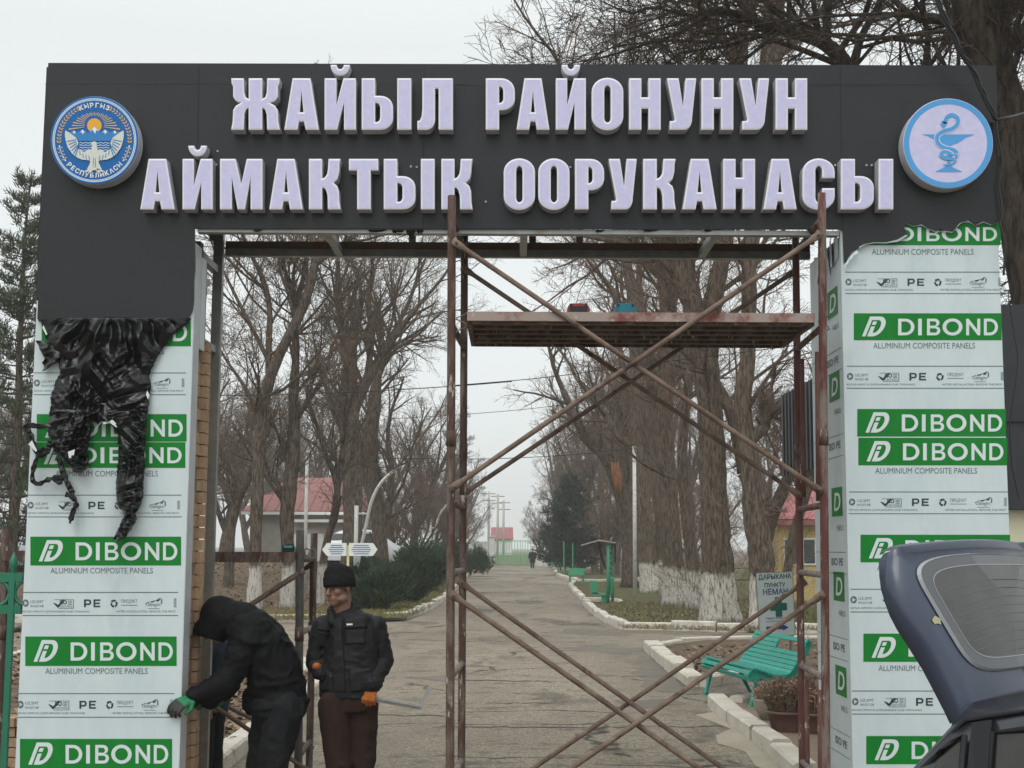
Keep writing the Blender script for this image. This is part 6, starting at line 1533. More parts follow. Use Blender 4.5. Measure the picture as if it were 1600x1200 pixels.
mb = MB(); mb.hexa([W(923, 926, -.2), W(934, 926, -.2), W(934, 925, .25), W(923, 925, .25), W(922, 908, -.2), W(935, 909, -.2), W(935, 908, .25), W(922, 907, .25)]); mb.build('backrest', M['swing_green'], t)
mb = MB(); mb.hexa([W(946, 928, -.25), W(957, 928, -.25), W(957, 926, .2), W(946, 926, .2), W(949, 903, -.25), W(960, 904, -.25), W(960, 902, .2), W(949, 901, .2)]); mb.build('side_panel', M['swing_green'], t)
mb = MB(); mb.hexa([W(939, 942, -.2), W(952, 942, -.2), W(952, 942, .2), W(939, 942, .2), W(940, 930, -.2), W(953, 930, -.2), W(953, 930, .2), W(940, 930, .2)]); mb.build('pedestal', M['swing_green'], t)
for px in (938, 945, 953):
    mb = MB(); c = W(px, 946); mb.bar(W(946, 938), (c.x, YW-.1, .1), .06, .06); mb.build('leg', M['swing_green'], t)
def small_bench(label, px, py, Y, w):
    c = at(px, py, Y); c.z = .1; t = thing('garden_bench', label, 'bench', c, 'small green benches along the path')
    for s_ in (-1, 1):
        mb = MB(); mb.box(c+Vector((s_*w*.42, 0, .22)), (.08, .45, .44)); mb.build('leg', M['swing_green'], t)
    mb = MB(); mb.box(c+Vector((0, 0, .46)), (w, .5, .06)); mb.build('seat', M['swing_green'], t)
    mb = MB(); mb.box(c+Vector((0, .25, .62)), (w, .06, .3), Matrix.Rotation(-.2, 3, 'X')); mb.build('backrest', M['swing_green'], t)
small_bench('low green bench seat on the kerb beyond the canopy bench', 901, 908, 66, .75)
small_bench('small green bench by the dark evergreen', 878, 890, 92, .55); small_bench('far small green bench nearer the walker', 867, 886, 104, .55)
for px, y0, Y, lab in ((881, 846, 84, 'thin green post beside the small green bench'), (895, 848, 80, 'taller green post under the dark evergreen')):
    p = at(px, y0, Y); t = thing('green_post', lab, 'post', (p.x, Y, .1)); mb = MB(); mb.tube([(p.x, Y, .1), tuple(p)], .045, 6); mb.build('shaft', M['swing_green'], t); mb = MB(); mb.box((p.x, Y, .1), (.3, .3, .08)); mb.build('base_plate', M['swing_green'], t)
# planters with dried plants
M['pot_brown'] = mat('brown pot', (0.115, 0.060, 0.050), .6, (0.15, 0.085, 0.07), 6); M['pot_grey'] = mat('grey bowl', (0.36, 0.33, 0.28), .85, (0.26, 0.235, 0.2), 6, bump=.3)
M['dried'] = mat('dried stems', (0.15, 0.085, 0.065), .9, (0.22, 0.15, 0.11), 6); M['green_stem'] = mat('green stems', (0.12, 0.13, 0.06), .9, (.16, .16, .08), 6); M['pink_leaf'] = mat('wilted pink leaf', (0.34, 0.17, 0.14), .9, (.26, .16, .11), 8)
def planter(label, px, py, Y, r, h, m_, n, hh, seed, mats, prof=None):
    rr = random.Random(seed); c = at(px, py, Y); c.z = .05; t = thing('planter', label, 'planter', c, 'plant pots beside the bench')
    mb = MB(); mb.lathe(c, prof or [(r*.72, 0), (r*.82, h*.3), (r*.95, h*.85), (r*1.06, h*.88), (r*1.06, h), (r*.94, h), (r*.92, h*.9), (0, h*.88)], 24); mb.build('pot', m_, t, True)
    mb = MB()
    for _ in range(n):
        a, q = rr.uniform(0, 6.28), r*.8*math.sqrt(rr.random()); b = c+Vector((q*math.cos(a), q*math.sin(a), h*.88)); d = Vector((math.cos(a)*q/r*.5+rr.uniform(-.2, .2), math.sin(a)*q/r*.5+rr.uniform(-.2, .2), 1)).normalized(); l_ = hh*rr.uniform(.5, 1.1)
        mi = rr.choice(mats); e = (d+Vector((rr.uniform(-.3, .3), rr.uniform(-.3, .3), 0))).normalized(); mb.tube([b, b+d*l_*.5, b+d*l_*.5+e*l_*.5], [.006, .005, .003], 3, False, mi)
        for _k in range(3):
            p = b+d*l_*rr.uniform(.2, .9); s_ = Vector((rr.uniform(-1, 1), rr.uniform(-1, 1), rr.uniform(-.2, .8))).normalized(); u_ = s_.orthogonal().normalized(); mb.face([p, p+s_*.025+u_*.012, p+s_*.055, p+s_*.025-u_*.012], mi)
    mb.build('plant', [M['dried'], M['green_stem'], M['pink_leaf']], t)
planter('grey stone bowl with wilted pinkish leaves beside the bench leg', 1201, 1118, 14.9, .16, .22, M['pot_grey'], 90, .16, 31, (2, 2, 0), [(.07, 0), (.09, .02), (.15, .12), (.17, .2), (.18, .22), (.16, .22), (.15, .18), (0, .16)])
planter('brown pot with a mound of dried stems in front of the bench', 1231, 1136, 14.0, .21, .20, M['pot_brown'], 520, .34, 32, (0, 0, 0, 1))
planter('brown pot with reddish dried stems behind the scaffold post', 1276, 1138, 13.9, .22, .20, M['pot_brown'], 420, .33, 33, (0, 0, 2))

# ================================================================== green fence at the picture edge, cars
M['fence_green'] = mat('green fence paint', (0.008, 0.125, 0.070), .4, (0.010, 0.16, 0.09), 5, spec=.5)
YE = 9.0
t = thing('green_fence', 'green iron fence with rings and leaf finials against the pillar', 'fence', (at(18, 1100, YE).x, YE, 0))
xr_ = at(36, 900, YE).x; xl_ = xr_-2.6
for zz, hh in ((at(0, 902, YE).z, .06), (at(0, 952, YE).z, .055), (.35, .05)):
    mb = MB(); mb.box(((xl_+xr_)/2, YE, zz), (xr_-xl_, .03, hh)); mb.build('rail', M['fence_green'], t)
xp = at(18, 950, YE).x; zt_ = at(0, 895, YE).z
k = 0
while xp-k*.30 > xl_:
    x = xp-k*.30; mb = MB(); mb.box((x, YE, zt_/2), (.036, .036, zt_)); b = mb.build('picket', M['fence_green'], t)
    mb = MB(); mb.lathe((x, YE, zt_), [(.012, 0), (.014, .015), (.026, .045), (.028, .07), (.018, .10), (.004, .13), (0, .135)], 10); mb.build('finial', M['fence_green'], b, True)
    zc = (at(0, 902, YE).z+at(0, 952, YE).z)/2
    for sx in (-1, 1):
        mb = MB(); P = [Vector((x+sx*.085+.068*math.cos(a*math.pi/9), YE, zc+.075*math.sin(a*math.pi/9))) for a in range(19)]; mb.tube(P, .012, 6); mb.build('ring', M['fence_green'], b, True)
    k += 1
# small pile of bricks behind the fence
mb = MB(); rr = random.Random(4); g0 = at(10, 1150, 11.0)
t = thing('brick_pile', 'low stack of orange bricks behind the green fence', 'bricks', (g0.x, 11.2, .1))
for r_ in range(6):
    for c_ in range(5):
        if r_ == 5 and c_ > 2: continue
        mb = MB(); mb.box((g0.x-.9+c_*.26+rr.uniform(-.01, .01), 11.2+rr.uniform(-.02, .02), .14+r_*.078), (.25, .12, .068)); mb.build('brick', M['brick'], t)
M['car_white'] = mat('white car paint', (0.62, 0.63, 0.64), .25, spec=.6, coat=.5); M['car_grey'] = mat('grey car paint', (0.30, 0.32, 0.34), .3, spec=.6, coat=.5); M['tyre'] = mat('tyre', (0.02, 0.02, 0.02), .9); M['rim'] = mat('wheel rim', (.4, .4, .4), .4, metal=.7)
M['car_blue'] = mat('blue grey car paint', (0.026, 0.037, 0.070), .30, (0.033, 0.046, 0.080), 3, 6, spec=.5, coat=.4, col3=(0.014, 0.020, 0.036), scale3=4.5, lo3=.54, hi3=.72, bump=.04, bscale=3, bdist=.02); M['car_blue_dim'] = mat('car paint darkened for reflection angle', (0.010, 0.012, 0.017), .28, (0.014, 0.016, 0.021), 3, 5, spec=.45, coat=.3); M['car_glass'] = mat('dusty car glass', (0.012, 0.0125, 0.012), .14, (0.030, 0.030, 0.027), 3.5, 8, spec=.32); M['car_black'] = mat('black trim', (0.008, 0.008, 0.009), .5, spec=.25); M['lamp_red'] = mat('red lamp', (.25, .01, .01), .2); M['lamp_clear'] = mat('clear lamp', (.5, .52, .54), .15)
def car(name, label, o, fwd, paint, L=4.2, W_=1.72, Hc=1.5, cat='car', group=None, open_hatch=False, roof_h=None):
    """o: centre of the rear on the ground; fwd: heading. Body lofted through sections (s, sill, belt, roof half widths and heights)"""
    fwd = Vector((*fwd, 0)).normalized(); rt = Vector((fwd.y, -fwd.x, 0)); o = Vector(o); w = W_/2
    P = lambda s_, t_, z: o+fwd*s_+rt*t_+Vector((0, 0, z))
    t = thing(name, label, cat, o+fwd*L/2, group)
    zb = .62*Hc
    # (s, width factor, bottom z, belt z, roof z, roof half width factor)
    S = [(0.0, .90, .38, zb-.12, zb-.10, .86), (.12, .96, .26, zb-.02, zb+.02, .84), (.30, .99, .22, zb, zb+.14*(0 if open_hatch else 1)+.02, .80), (.62, 1, .2, zb, Hc*.915, .66), (.95, 1, .2, zb, Hc*.975, .67), (1.6, 1, .2, zb, Hc, .68), (2.15, 1, .2, zb-.01, Hc*.985, .67), (2.55, 1, .2, zb-.02, Hc*.90, .64), (L-1.05, .99, .2, zb-.05, zb-.01, .80), (L-.5, .96, .22, zb-.14, zb-.10, .80), (L-.12, .86, .26, zb-.28, zb-.24, .74), (L, .78, .36, zb-.40, zb-.36, .70)]
    body = MB(); rows = []
    for (s_, f, z0, z1, zr, rf) in S:
        h = [(.94*f, z0), (1.0*f, z0+.16), (1.0*f, (z0+z1)/2+.05), (.965*f, z1), (rf*1.02, z1+(zr-z1)*.86), (rf*.93, z1+(zr-z1)*.97), (rf*.5, zr), (0, zr+.012)]
        rows.append([P(s_, a*w, z) for a, z in h]+[P(s_, -a*w, z) for a, z in h[-2::-1]])
    n = len(rows[0]); k0 = len(body.v)
    for r_ in rows: body.v += [tuple(p) for p in r_]
    for i in range(len(rows)-1):
        for j in range(n-1):
            body.f.append((k0+i*n+j, k0+(i+1)*n+j, k0+(i+1)*n+j+1, k0+i*n+j+1)); body.mi.append(0)
    body.face(rows[0][::-1]); body.face(rows[-1])
    b = body.build('body', paint, t, True)
    def sect(s_):
        for a, c in zip(S[:-1], S[1:]):
            if a[0] <= s_ <= c[0]:
                f = (s_-a[0])/(c[0]-a[0]); return [x+(y-x)*f for x, y in zip(a, c)]
        return list(S[-1])
    def sidept(s_, v, sd, e=.016):      # v: 0 at the belt, 1 at the roof rail
        _, f, z0, z1, zr, rf = sect(s_); a0, a1 = .965*f, rf*1.02; zz = z1+(zr-z1)*.86*v
        return P(s_, sd*((a0+(a1-a0)*v)*w+e), zz)
    for sd in (1, -1):
        for (s0, s1, lab) in (((.44, .70, 'quarter_window'), (.80, 1.60, 'side_window'), (1.70, 2.46, 'side_window')) if open_hatch else ((.66, .98, 'quarter_window'), (1.04, 1.62, 'side_window'), (1.70, 2.46, 'side_window'))):
            g = MB(); q = []
            for i in range(7):
                s_ = s0+(s1-s0)*i/6; q.append((sidept(s_, .08, sd), sidept(s_+(-.06 if lab != 'quarter_window' or i > 3 else .0), .86, sd)))
            for a, c in zip(q[:-1], q[1:]): g.quad(a[0], c[0], c[1], a[1]) if sd > 0 else g.quad(a[0], a[1], c[1], c[0])
            g.build(lab, M['car_glass'], t, True)
            fr_ = MB(); fr_.tube([a + rt*sd*.004 for a, c in q]+[c + rt*sd*.004 for a, c in q[::-1]]+[q[0][0]+rt*sd*.004], .011, 5); fr_.build('window_frame', M['car_black'], t, True)
        fr = MB()
        for s_ in ((.745, 1.65) if open_hatch else (1.0, 1.66)):
            fr.hexa([sidept(s_-.03, .04, sd, .002), sidept(s_+.04, .04, sd, .002), sidept(s_+.04, .04, sd, .022), sidept(s_-.03, .04, sd, .022), sidept(s_-.09, .96, sd, .002), sidept(s_-.02, .96, sd, .002), sidept(s_-.02, .96, sd, .022), sidept(s_-.09, .96, sd, .022)])
        fr.build('window_pillar', M['car_black'], t)
        tr = MB(); tr.tube([sidept(s_, .985, sd, .004) for s_ in (.34, .48, .62, .75, .95, 1.2, 1.6, 2.0, 2.3, 2.55)], .009, 6); tr.build('roof_trim', M['car_black'], t, True)
    ws = MB()
    for (sa, sb, va, vb) in ((2.58, L-1.1, .06, .94),):
        a, c = sect(sa), sect(sb); ws.quad(P(sa, a[5]*.86*w, a[4]-.02), P(sa, -a[5]*.86*w, a[4]-.02), P(sb, -c[5]*.9*w, c[4]+.025), P(sb, c[5]*.9*w, c[4]+.025))
    ws.build('windscreen', M['car_glass'], t)
    if not open_hatch:
        a, c = sect(.60), sect(.32); ws = MB(); ws.quad(P(.575, a[5]*.86*w, a[4]-.02), P(.29, c[5]*.92*w, c[4]+.03), P(.29, -c[5]*.92*w, c[4]+.03), P(.575, -a[5]*.86*w, a[4]-.02)); ws.build('rear_window', M['car_glass'], t)
    for s_ in (.78, L-.82):
        for sd in (1, -1):
            c = P(s_, sd*(w-.10), .31); wl = MB(); wl.tube([c-rt*.09, c-rt*.10+rt*.2], [.31, .31], 20); wh = wl.build('wheel', M['tyre'], t); wl = MB(); wl.tube([c+rt*sd*.105, c+rt*sd*.115], [.2, .19], 16); wl.build('rim', M['rim'], wh)
    for sd in (1, -1):
        for s_, m_ in ((-.005, 'lamp_red'), (L-.12, 'lamp_clear')):
            q = MB(); q.box(P(s_ if s_ < 0 else L-.06, sd*w*.68, zb-.22 if s_ < 0 else zb-.36), (.22, .22, .14)); q.build('tail_lamp' if s_ < 0 else 'headlight', M[m_], t)
    return t, P, sect, w
p = at(508, 860, 60); car('parked_car', 'white car parked up the bank before the grey house', (p.x+.3, 61, bank_z(p.x, 60)), (.55, .83), M['car_white'], 4.5, 1.8, 1.75)
p = at(40, 865, 52); car('parked_car', 'grey car parked beyond the green fence', (p.x+2.6, 52, bank_z(p.x, 52)), (-1, .1), M['car_grey'], 4.3, 1.75, 1.5)
# the near hatchback with its tailgate up
P0 = at(1512, 1121, 4.6); fw = Vector((.70, -.714, 0)).normalized(); rt_ = Vector((fw.y, -fw.x, 0))
HC = 1.49
rear = P0-fw*.62-rt_*.55; rear.z = 0
hb, HP, HS, HW = car('hatchback_car', 'dark blue hatchback with raised tailgate parked before the second pillar', rear, (fw.x, fw.y), M['car_blue_dim'], 3.9, 1.66, HC, open_hatch=True)  # body colour darker than the tailgate: its dimmer reflection angle is in the paint
phi = R(70); e_up = -fw*math.cos(phi)+Vector((0, 0, math.sin(phi))); nrm = fw*math.sin(phi)+Vector((0, 0, math.cos(phi)))
hz = Vector((rear.x, rear.y, 0))+fw*.60+Vector((0, 0, P0.z-.005))
def HT(t_, l, d=0): return hz+rt_*t_+e_up*l+nrm*(d-.10*(t_/.6)**2)      # slightly bowed across
half = [(.0, .465), (.06, .475), (.20, .505), (.36, .560), (.42, .565), (.50, .560), (.58, .530)]
def hw(l):
    for (a, x), (b, y) in zip(half[:-1], half[1:]):
        if a <= l <= b: return x+(y-x)*(l-a)/(b-a)
    return half[-1][1]
mb = MB(); nl, nt_ = 12, 14; grid = []
for i in range(nl+1):
    l = .58*i/nl; grid.append([HT(-hw(l)+2*hw(l)*j/nt_, l, .035) for j in range(nt_+1)])
# lower panel folds back towards the horizontal, its edge rolled
for k_, (dl, dd) in enumerate(((.022, .020), (.036, -.005), (.042, -.04), (.042, -.10))):
    grid.append([HT((-1+2*j/nt_)*(.520-.016*k_), .58+dl, .035+dd) for j in range(nt_+1)])
inner = [[q-nrm*.07 for q in r_] for r_ in grid[:nl+2]]
for g_, flip in ((grid, False), (inner, True)):
    k0 = len(mb.v)
    for r_ in g_: mb.v += [tuple(q) for q in r_]
    for i in range(len(g_)-1):
        for j in range(nt_):
            q = (k0+i*(nt_+1)+j, k0+i*(nt_+1)+j+1, k0+(i+1)*(nt_+1)+j+1, k0+(i+1)*(nt_+1)+j); mb.f.append(q if not flip else q[::-1]); mb.mi.append(0)
for j in (0, nt_):
    for i in range(nl+1): mb.quad(grid[i][j], grid[i+1][j], inner[i+1][j], inner[i][j])
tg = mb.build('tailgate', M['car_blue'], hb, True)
bw = bmesh.new(); bw.from_mesh(tg.data); bmesh.ops.remove_doubles(bw, verts=bw.verts, dist=1e-4); bmesh.ops.recalc_face_normals(bw, faces=bw.faces); bw.to_mesh(tg.data); bw.free()
tg.data.polygons.foreach_set('use_smooth', [True]*len(tg.data.polygons))
def glass_loop(mar, d):
    lp = []
    for (t_, l) in arc(0, 0, 1, 1, 0, 352, 44):
        # superellipse between the two widths
        c, s_ = t_, l; sg = lambda q: (abs(q)**.34)*(1 if q > 0 else -1)
        ll = .345+sg(s_)*(.215-mar); ww = (.36+(ll-.09)*.30-mar); lp.append((sg(c)*ww, ll))
    return lp
def bowed(mb, lps, d, mi=0, sub=10):
    v, f, nz = fill_loops(lps); put(mb, v, f, lambda x, y, z: HT(x, y, d), mi)
g1, g2, g3 = glass_loop(0, 0), glass_loop(.006, 0), glass_loop(.044, 0)
def strip(mb, la, lb, da, db, mi=0):
    n_ = len(la)
    for i in range(n_): mb.quad(HT(*la[i], da), HT(*la[(i+1) % n_], da), HT(*lb[(i+1) % n_], db), HT(*lb[i], db), mi)
M['seal'] = mat('window seal', (0.30, 0.31, 0.32), .4); M['hatch_glass'] = mat('dusty rear glass', (0.045, 0.046, 0.046), .16, (0.075, 0.075, 0.072), 3, 8, spec=.5); M['glass_band'] = mat('printed glass edge', (0.085, 0.09, 0.095), .2, spec=.6)
mb = MB(); strip(mb, g1, g2, .039, .049); mb.build('window_seal', M['seal'], tg, True)
mb = MB(); strip(mb, g2, g3, .047, .047, 0); n_ = len(g3)
for q in range(8):      # pane filled in rings so that it follows the bow
    ra = [(x*(1-q/8), .345+(l-.345)*(1-q/8)) for x, l in g3]; rb_ = [(x*(1-(q+1)/8), .345+(l-.345)*(1-(q+1)/8)) for x, l in g3]; strip(mb, ra, rb_, .047, .047, 1)
mb.build('rear_window', [M['glass_band'], M['hatch_glass']], tg, True)
mb = MB(); g4 = glass_loop(.047, 0); strip(mb, g3, g4, .0485, .0485); mb.build('defroster_edge', M['seal'], tg)
M['defrost'] = mat('defroster line', (0.105, 0.105, 0.10), .5)
mb = MB()
for i in range(9):
    l = .20+.032*i; ww = (.36+(l-.09)*.30)-.085; prev = None
    for j in range(15):
        x = -ww+2*ww*j/14; q = (HT(x, l-.05*(x/.5)**2, .0482), HT(x, l-.05*(x/.5)**2+.0025, .0482))
        if prev: mb.quad(prev[0], q[0], q[1], prev[1])
        prev = q
mb.build('defroster_lines', M['defrost'], tg)
mb = MB(); mb.hexa([HT(-.03, .115, .037), HT(.03, .115, .037), HT(.03, .15, .037), HT(-.03, .15, .037), HT(-.03, .115, .06), HT(.03, .115, .06), HT(.03, .15, .06), HT(-.03, .15, .06)]); mb.build('wiper_mount', M['car_black'], tg)
mb = MB(); v, f, nz = fill_loops([[(.452+.022*math.cos(a*.7)*(1+.3*math.sin(a*2.3)), .335+.014*math.sin(a*.7)*(1+.3*math.cos(a*3.1))) for a in range(9)]]); put(mb, v, f, lambda x, y, z: HT(x, y, .0385)); mb.build('bare_patch', mat('bare paint patch', (.34, .33, .17), .7, (.4, .36, .3), 20), tg)
for sd in (1, -1):
    mb = MB(); mb.tube([HT(sd*.42, .02, -.02), HT(sd*.42, -.03, -.06)], .02, 6); mb.build('hinge', M['car_black'], tg)

# ================================================================== torn black film hanging on the left pillar
film = thing('torn_plastic_film', 'crumpled black plastic film hanging in tatters from the fascia on the pillar', 'plastic film', G(180, 500, .1))
def tri(x): x = x % 1.0; return 4*abs(x-.5)-1
def crumple(rows, name, bulge, amp, nu=70, dens=1.2, w0=.03, seed=0, fan=None, folds=()):
    """thin film pleated along straight creases. rows: (y, left x, right x) in picture pixels on the pillar's face; folds: (dx, dy, wavelength, amplitude)"""
    ys = [r[0] for r in rows]; nv = max(6, int((ys[-1]-ys[0])/dens)); mb = MB()
    N = lambda x, y, z: mnoise.noise(Vector((x, y, z+seed*7.3)))
    for j in range(nv+1):
        y = ys[0]+(ys[-1]-ys[0])*j/nv; i = max(k for k in range(len(rows)-1) if ys[k] <= y); f = (y-ys[i])/(ys[i+1]-ys[i])
        xl, xr = rows[i][1]+(rows[i+1][1]-rows[i][1])*f, rows[i][2]+(rows[i+1][2]-rows[i][2])*f
        xl += 3.0*tri(y*.031+seed*.3)*abs(N(y*.05, 0, 1))+2*N(y*.2, 2, 1); xr += 3.0*tri(y*.027+seed*.7)*abs(N(y*.05, 5, 9))+2*N(y*.2, 8, 1)
        for k in range(nu+1):
            u = k/nu; x = xl+(xr-xl)*u
            env = min(1, 6*u, 6*(1-u))*min(1, (y-ys[0])/10+.10)
            d = w0+bulge*math.sin(math.pi*u)**.7*min(1, (y-ys[0])/25+.1)*(.7+.5*N(x*.02, y*.02, 0)); e = 0
            wx, wy = 9*N(x*.018, y*.018, 3), 9*N(x*.018+4, y*.018, 5)
            if fan:
                an = math.atan2(x+wx*.4-fan[0], y-fan[1]); rr_ = math.hypot(x-fan[0], y-fan[1]); fz = min(1, max(0, (fan[3]-y)/40))
                e += fz*(tri(an*fan[2]+.35*N(x*.03, y*.03, 8))*.55*min(1.3, rr_/70)+tri(an*fan[2]*2.3+.3)*.28*max(0, .3+N(x*.03, y*.03, 11)*2))
            else: fz = 0
            for q, (dx, dy, wl, a_) in enumerate(folds):
                mk = max(0, min(1, .35+2.2*N(x*.022+q*3.1, y*.022, q*5.7)))
                e += (1-.8*fz)*a_*mk*tri((dx*(x+wx)+dy*(y+wy))/wl+q*.37)
            mb.v.append(tuple(G(x+.6*wx*env, y+.6*wy*env*min(1, (y-ys[0])/10), max(d+amp*e*max(env, .2), .008))))
    for j in range(nv):
        for k in range(nu):
            a = j*(nu+1)+k; mb.f.append((a, a+nu+1, a+nu+2, a+1)); mb.mi.append(0)
    return mb.build(name, M['black_film'], film, True)
FD = [(.9, .45, 46, .75), (.75, -.66, 37, .7), (.25, 1, 27, .42), (1, .1, 17, .26), (.5, .87, 11, .13), (.8, -.6, 9, .10)]
crumple([(497, 63, 299), (504, 64, 296), (512, 66, 287), (524, 70, 270), (540, 78, 257), (556, 88, 247), (572, 92, 238), (585, 94, 233), (600, 84, 236), (620, 80, 234), (640, 78, 231), (652, 77, 229), (660, 78, 226)], 'sheet', .07, .060, 150, 1.1, .028, 1, (186, 415, 3.1, 575), FD)
FL = [(.3, 1, 22, .5), (.8, .6, 28, .6), (.7, -.7, 17, .45), (.2, 1, 9, .18), (1, .2, 11, .24)]
crumple([(640, 80, 150), (655, 76, 146), (672, 74, 143), (690, 80, 139), (704, 84, 138), (716, 96, 139), (728, 108, 138), (738, 116, 130)], 'hanging_lobe', .10, .055, 60, 1.1, .05, 2, None, FL)
crumple([(630, 150, 232), (648, 160, 230), (662, 172, 229), (680, 184, 229), (705, 185, 226), (730, 184, 226), (752, 181, 225), (775, 181, 223), (792, 184, 220), (802, 194, 212), (815, 189, 212), (828, 184, 205), (840, 178, 196), (846, 176, 188)], 'hanging_lobe', .09, .05, 50, 1.1, .05, 3, None, FL)
crumple([(532, 56, 66), (540, 60, 84), (550, 64, 96), (558, 70, 97), (566, 66, 90), (574, 68, 78), (580, 66, 69)], 'torn_flap', .05, .04, 30, 1.2, .03, 4, None, FL)
def tatter(pts, w, name='strip', seed=0, dw=.06):
    P = smooth_path(pts, 7); mb = MB(); n_ = len(P); rr = random.Random(seed)
    for i, (x, y) in enumerate(P):
        a, b = P[max(i-1, 0)], P[min(i+1, n_-1)]; dx, dy = b[0]-a[0], b[1]-a[1]; l_ = math.hypot(dx, dy); nx, ny = -dy/l_, dx/l_
        ww = w*(.65+.5*mnoise.noise(Vector((i*.35, seed, 0)))+.2)*(1 if i < n_-3 else .5); tw_ = 1.2*mnoise.noise(Vector((i*.2, seed, 7)))
        for k in range(5):
            u = (k-2)/2; mb.v.append(tuple(G(x+nx*u*ww*math.cos(tw_), y+ny*u*ww*math.cos(tw_), dw+.010*w*.4*u*math.sin(tw_)+.018*(k % 2)+.02*mnoise.noise(Vector((i*.6, k*.9, seed))))))
    for i in range(n_-1):
        for k in range(4): a = i*5+k; mb.f.append((a, a+1, a+6, a+5)); mb.mi.append(0)
    mb.build(name, M['black_film'], film, True)
tatter([(82, 664), (62, 666), (44, 664), (40, 668), (48, 678), (52, 694), (58, 706), (66, 700)], 5, seed=1)
tatter([(70, 700), (58, 716), (52, 734), (51, 750), (60, 756), (74, 750), (88, 746), (98, 746)], 4.5, seed=2)
tatter([(82, 745), (92, 752), (97, 756)], 6, seed=6)
tatter([(92, 716), (96, 730), (102, 748), (110, 764), (115, 774)], 5.5, seed=3)
tatter([(102, 772), (112, 776), (119, 786), (114, 800), (109, 818)], 5, seed=4)
tatter([(80, 690), (76, 700), (72, 706), (64, 716)], 6, seed=5)
M['film_back'] = mat('pale film back', (.62, .66, .66), .35)
mb = MB()
for loop in ([(148, 672), (158, 660), (160, 657), (154, 664), (146, 674)], [(160, 660), (176, 656), (184, 664), (182, 668), (172, 661), (162, 663)], [(230, 610), (234, 618), (231, 624), (228, 616)], [(68, 508), (74, 522), (72, 524), (66, 512)], [(44, 694), (50, 688), (58, 704), (56, 706)], [(106, 706), (117, 702), (115, 714), (108, 716)]):
    mb2 = MB(); mb2.face([G(a, b, .17 if 100 < a < 125 else .10) for a, b in loop]); mb2.build('pale_curl', M['film_back'], film)
# ================================================================== people
from mathutils.bvhtree import BVHTree
M['skin'] = mat('skin', (0.235, 0.132, 0.094), .6, (0.19, 0.10, 0.072), 14, 5, spec=.35)
M['eye'] = mat('eye', (0.03, 0.02, 0.017), .2); M['lip'] = mat('lips', (0.26, 0.10, 0.08), .5); M['brow'] = mat('brow hair', (0.02, 0.016, 0.014), .8)
M['jacket_black'] = mat('charcoal work jacket', (0.0075, 0.0078, 0.009), .6, (0.012, 0.012, 0.0135), 9, 5, bump=.5, bscale=22, bdist=.012, spec=.2)
M['jacket_trim'] = mat('jacket flap', (0.009, 0.009, 0.0105), .6, (0.0135, .0135, .015), 12, bump=.3, bscale=40, bdist=.004, spec=.2)
M['hoodie'] = mat('black hoodie', (0.0038, 0.0038, 0.0045), .7, (0.006, 0.006, 0.007), 9, 5, bump=.4, bscale=30, bdist=.008, spec=.13)
M['track'] = mat('black track trousers', (0.0075, 0.0078, 0.0095), .8, (0.0105, 0.011, 0.013), 7, bump=.4, bscale=25, bdist=.008, spec=.2)
M['brown_cloth'] = mat('dark brown trousers', (0.024, 0.0135, 0.0105), .95, (0.034, 0.020, 0.0155), 7, 6, bump=.35, bscale=28, bdist=.006, spec=.1)
M['beanie'] = mat('black knit', (0.011, 0.010, 0.011), .95, (0.018, 0.017, 0.018), 40, bump=.5, bscale=90, bdist=.004, spec=.1)
M['glove_orange'] = mat('orange work glove', (0.42, 0.125, 0.018), .8, (0.30, 0.085, 0.015), 30, bump=.4, bscale=80, bdist=.003)
M['glove_green'] = mat('green work glove', (0.020, 0.19, 0.075), .8, (0.014, 0.13, 0.055), 30, bump=.4, bscale=80, bdist=.003)
M['glove_palm'] = mat('dark rubber palm', (0.020, 0.020, 0.020), .7, (.05, .05, .04), 20)
M['navy'] = mat('navy jacket', (0.012, 0.024, 0.040), .8, (0.018, 0.034, 0.052), 8, bump=.3, bscale=25)
M['shoe'] = mat('dark shoe', (0.018, 0.016, 0.015), .6)
M['label_white'] = mat('white tag', (.65, .65, .65), .6)

def bake(mb, voxel, it=4, fold=0.0, fscale=6.0, seed=0, stretch=(1, 1, 1)):
    me = mb.mesh('tmp', []); o = bpy.data.objects.new('tmp', me); C.objects.link(o)
    r_ = o.modifiers.new('r', 'REMESH'); r_.mode = 'VOXEL'; r_.voxel_size = voxel
    s_ = o.modifiers.new('s', 'SMOOTH'); s_.iterations = it; s_.factor = .5
    dg = bpy.context.evaluated_depsgraph_get(); ev = o.evaluated_get(dg)
    m2 = bpy.data.meshes.new_from_object(ev); bpy.data.objects.remove(o); bpy.data.meshes.remove(me)
    if fold:
        n_ = len(m2.vertices); a = np.empty(n_*3); m2.vertices.foreach_get('co', a); a = a.reshape(-1, 3)
        nr = np.array([v.normal[:] for v in m2.vertices])
        d = np.empty(n_)
        for i in range(n_):
            p = Vector(a[i]); q = Vector((p.x*fscale*stretch[0], p.y*fscale*stretch[1], p.z*fscale*stretch[2]))+Vector((seed*9.1, 0, 0))
            q = q+.7*Vector((mnoise.noise(q*.6), mnoise.noise(q*.6+Vector((7, 0, 0))), mnoise.noise(q*.6+Vector((0, 7, 0)))))
            d[i] = (1-2.2*abs(mnoise.noise(q)))*.7+(1-2.2*abs(mnoise.noise(q*2.1)))*.35
        a += nr*(d*fold)[:, None]; m2.vertices.foreach_set('co', a.ravel()); m2.update()
    m2.polygons.foreach_set('use_smooth', [True]*len(m2.polygons)); return m2
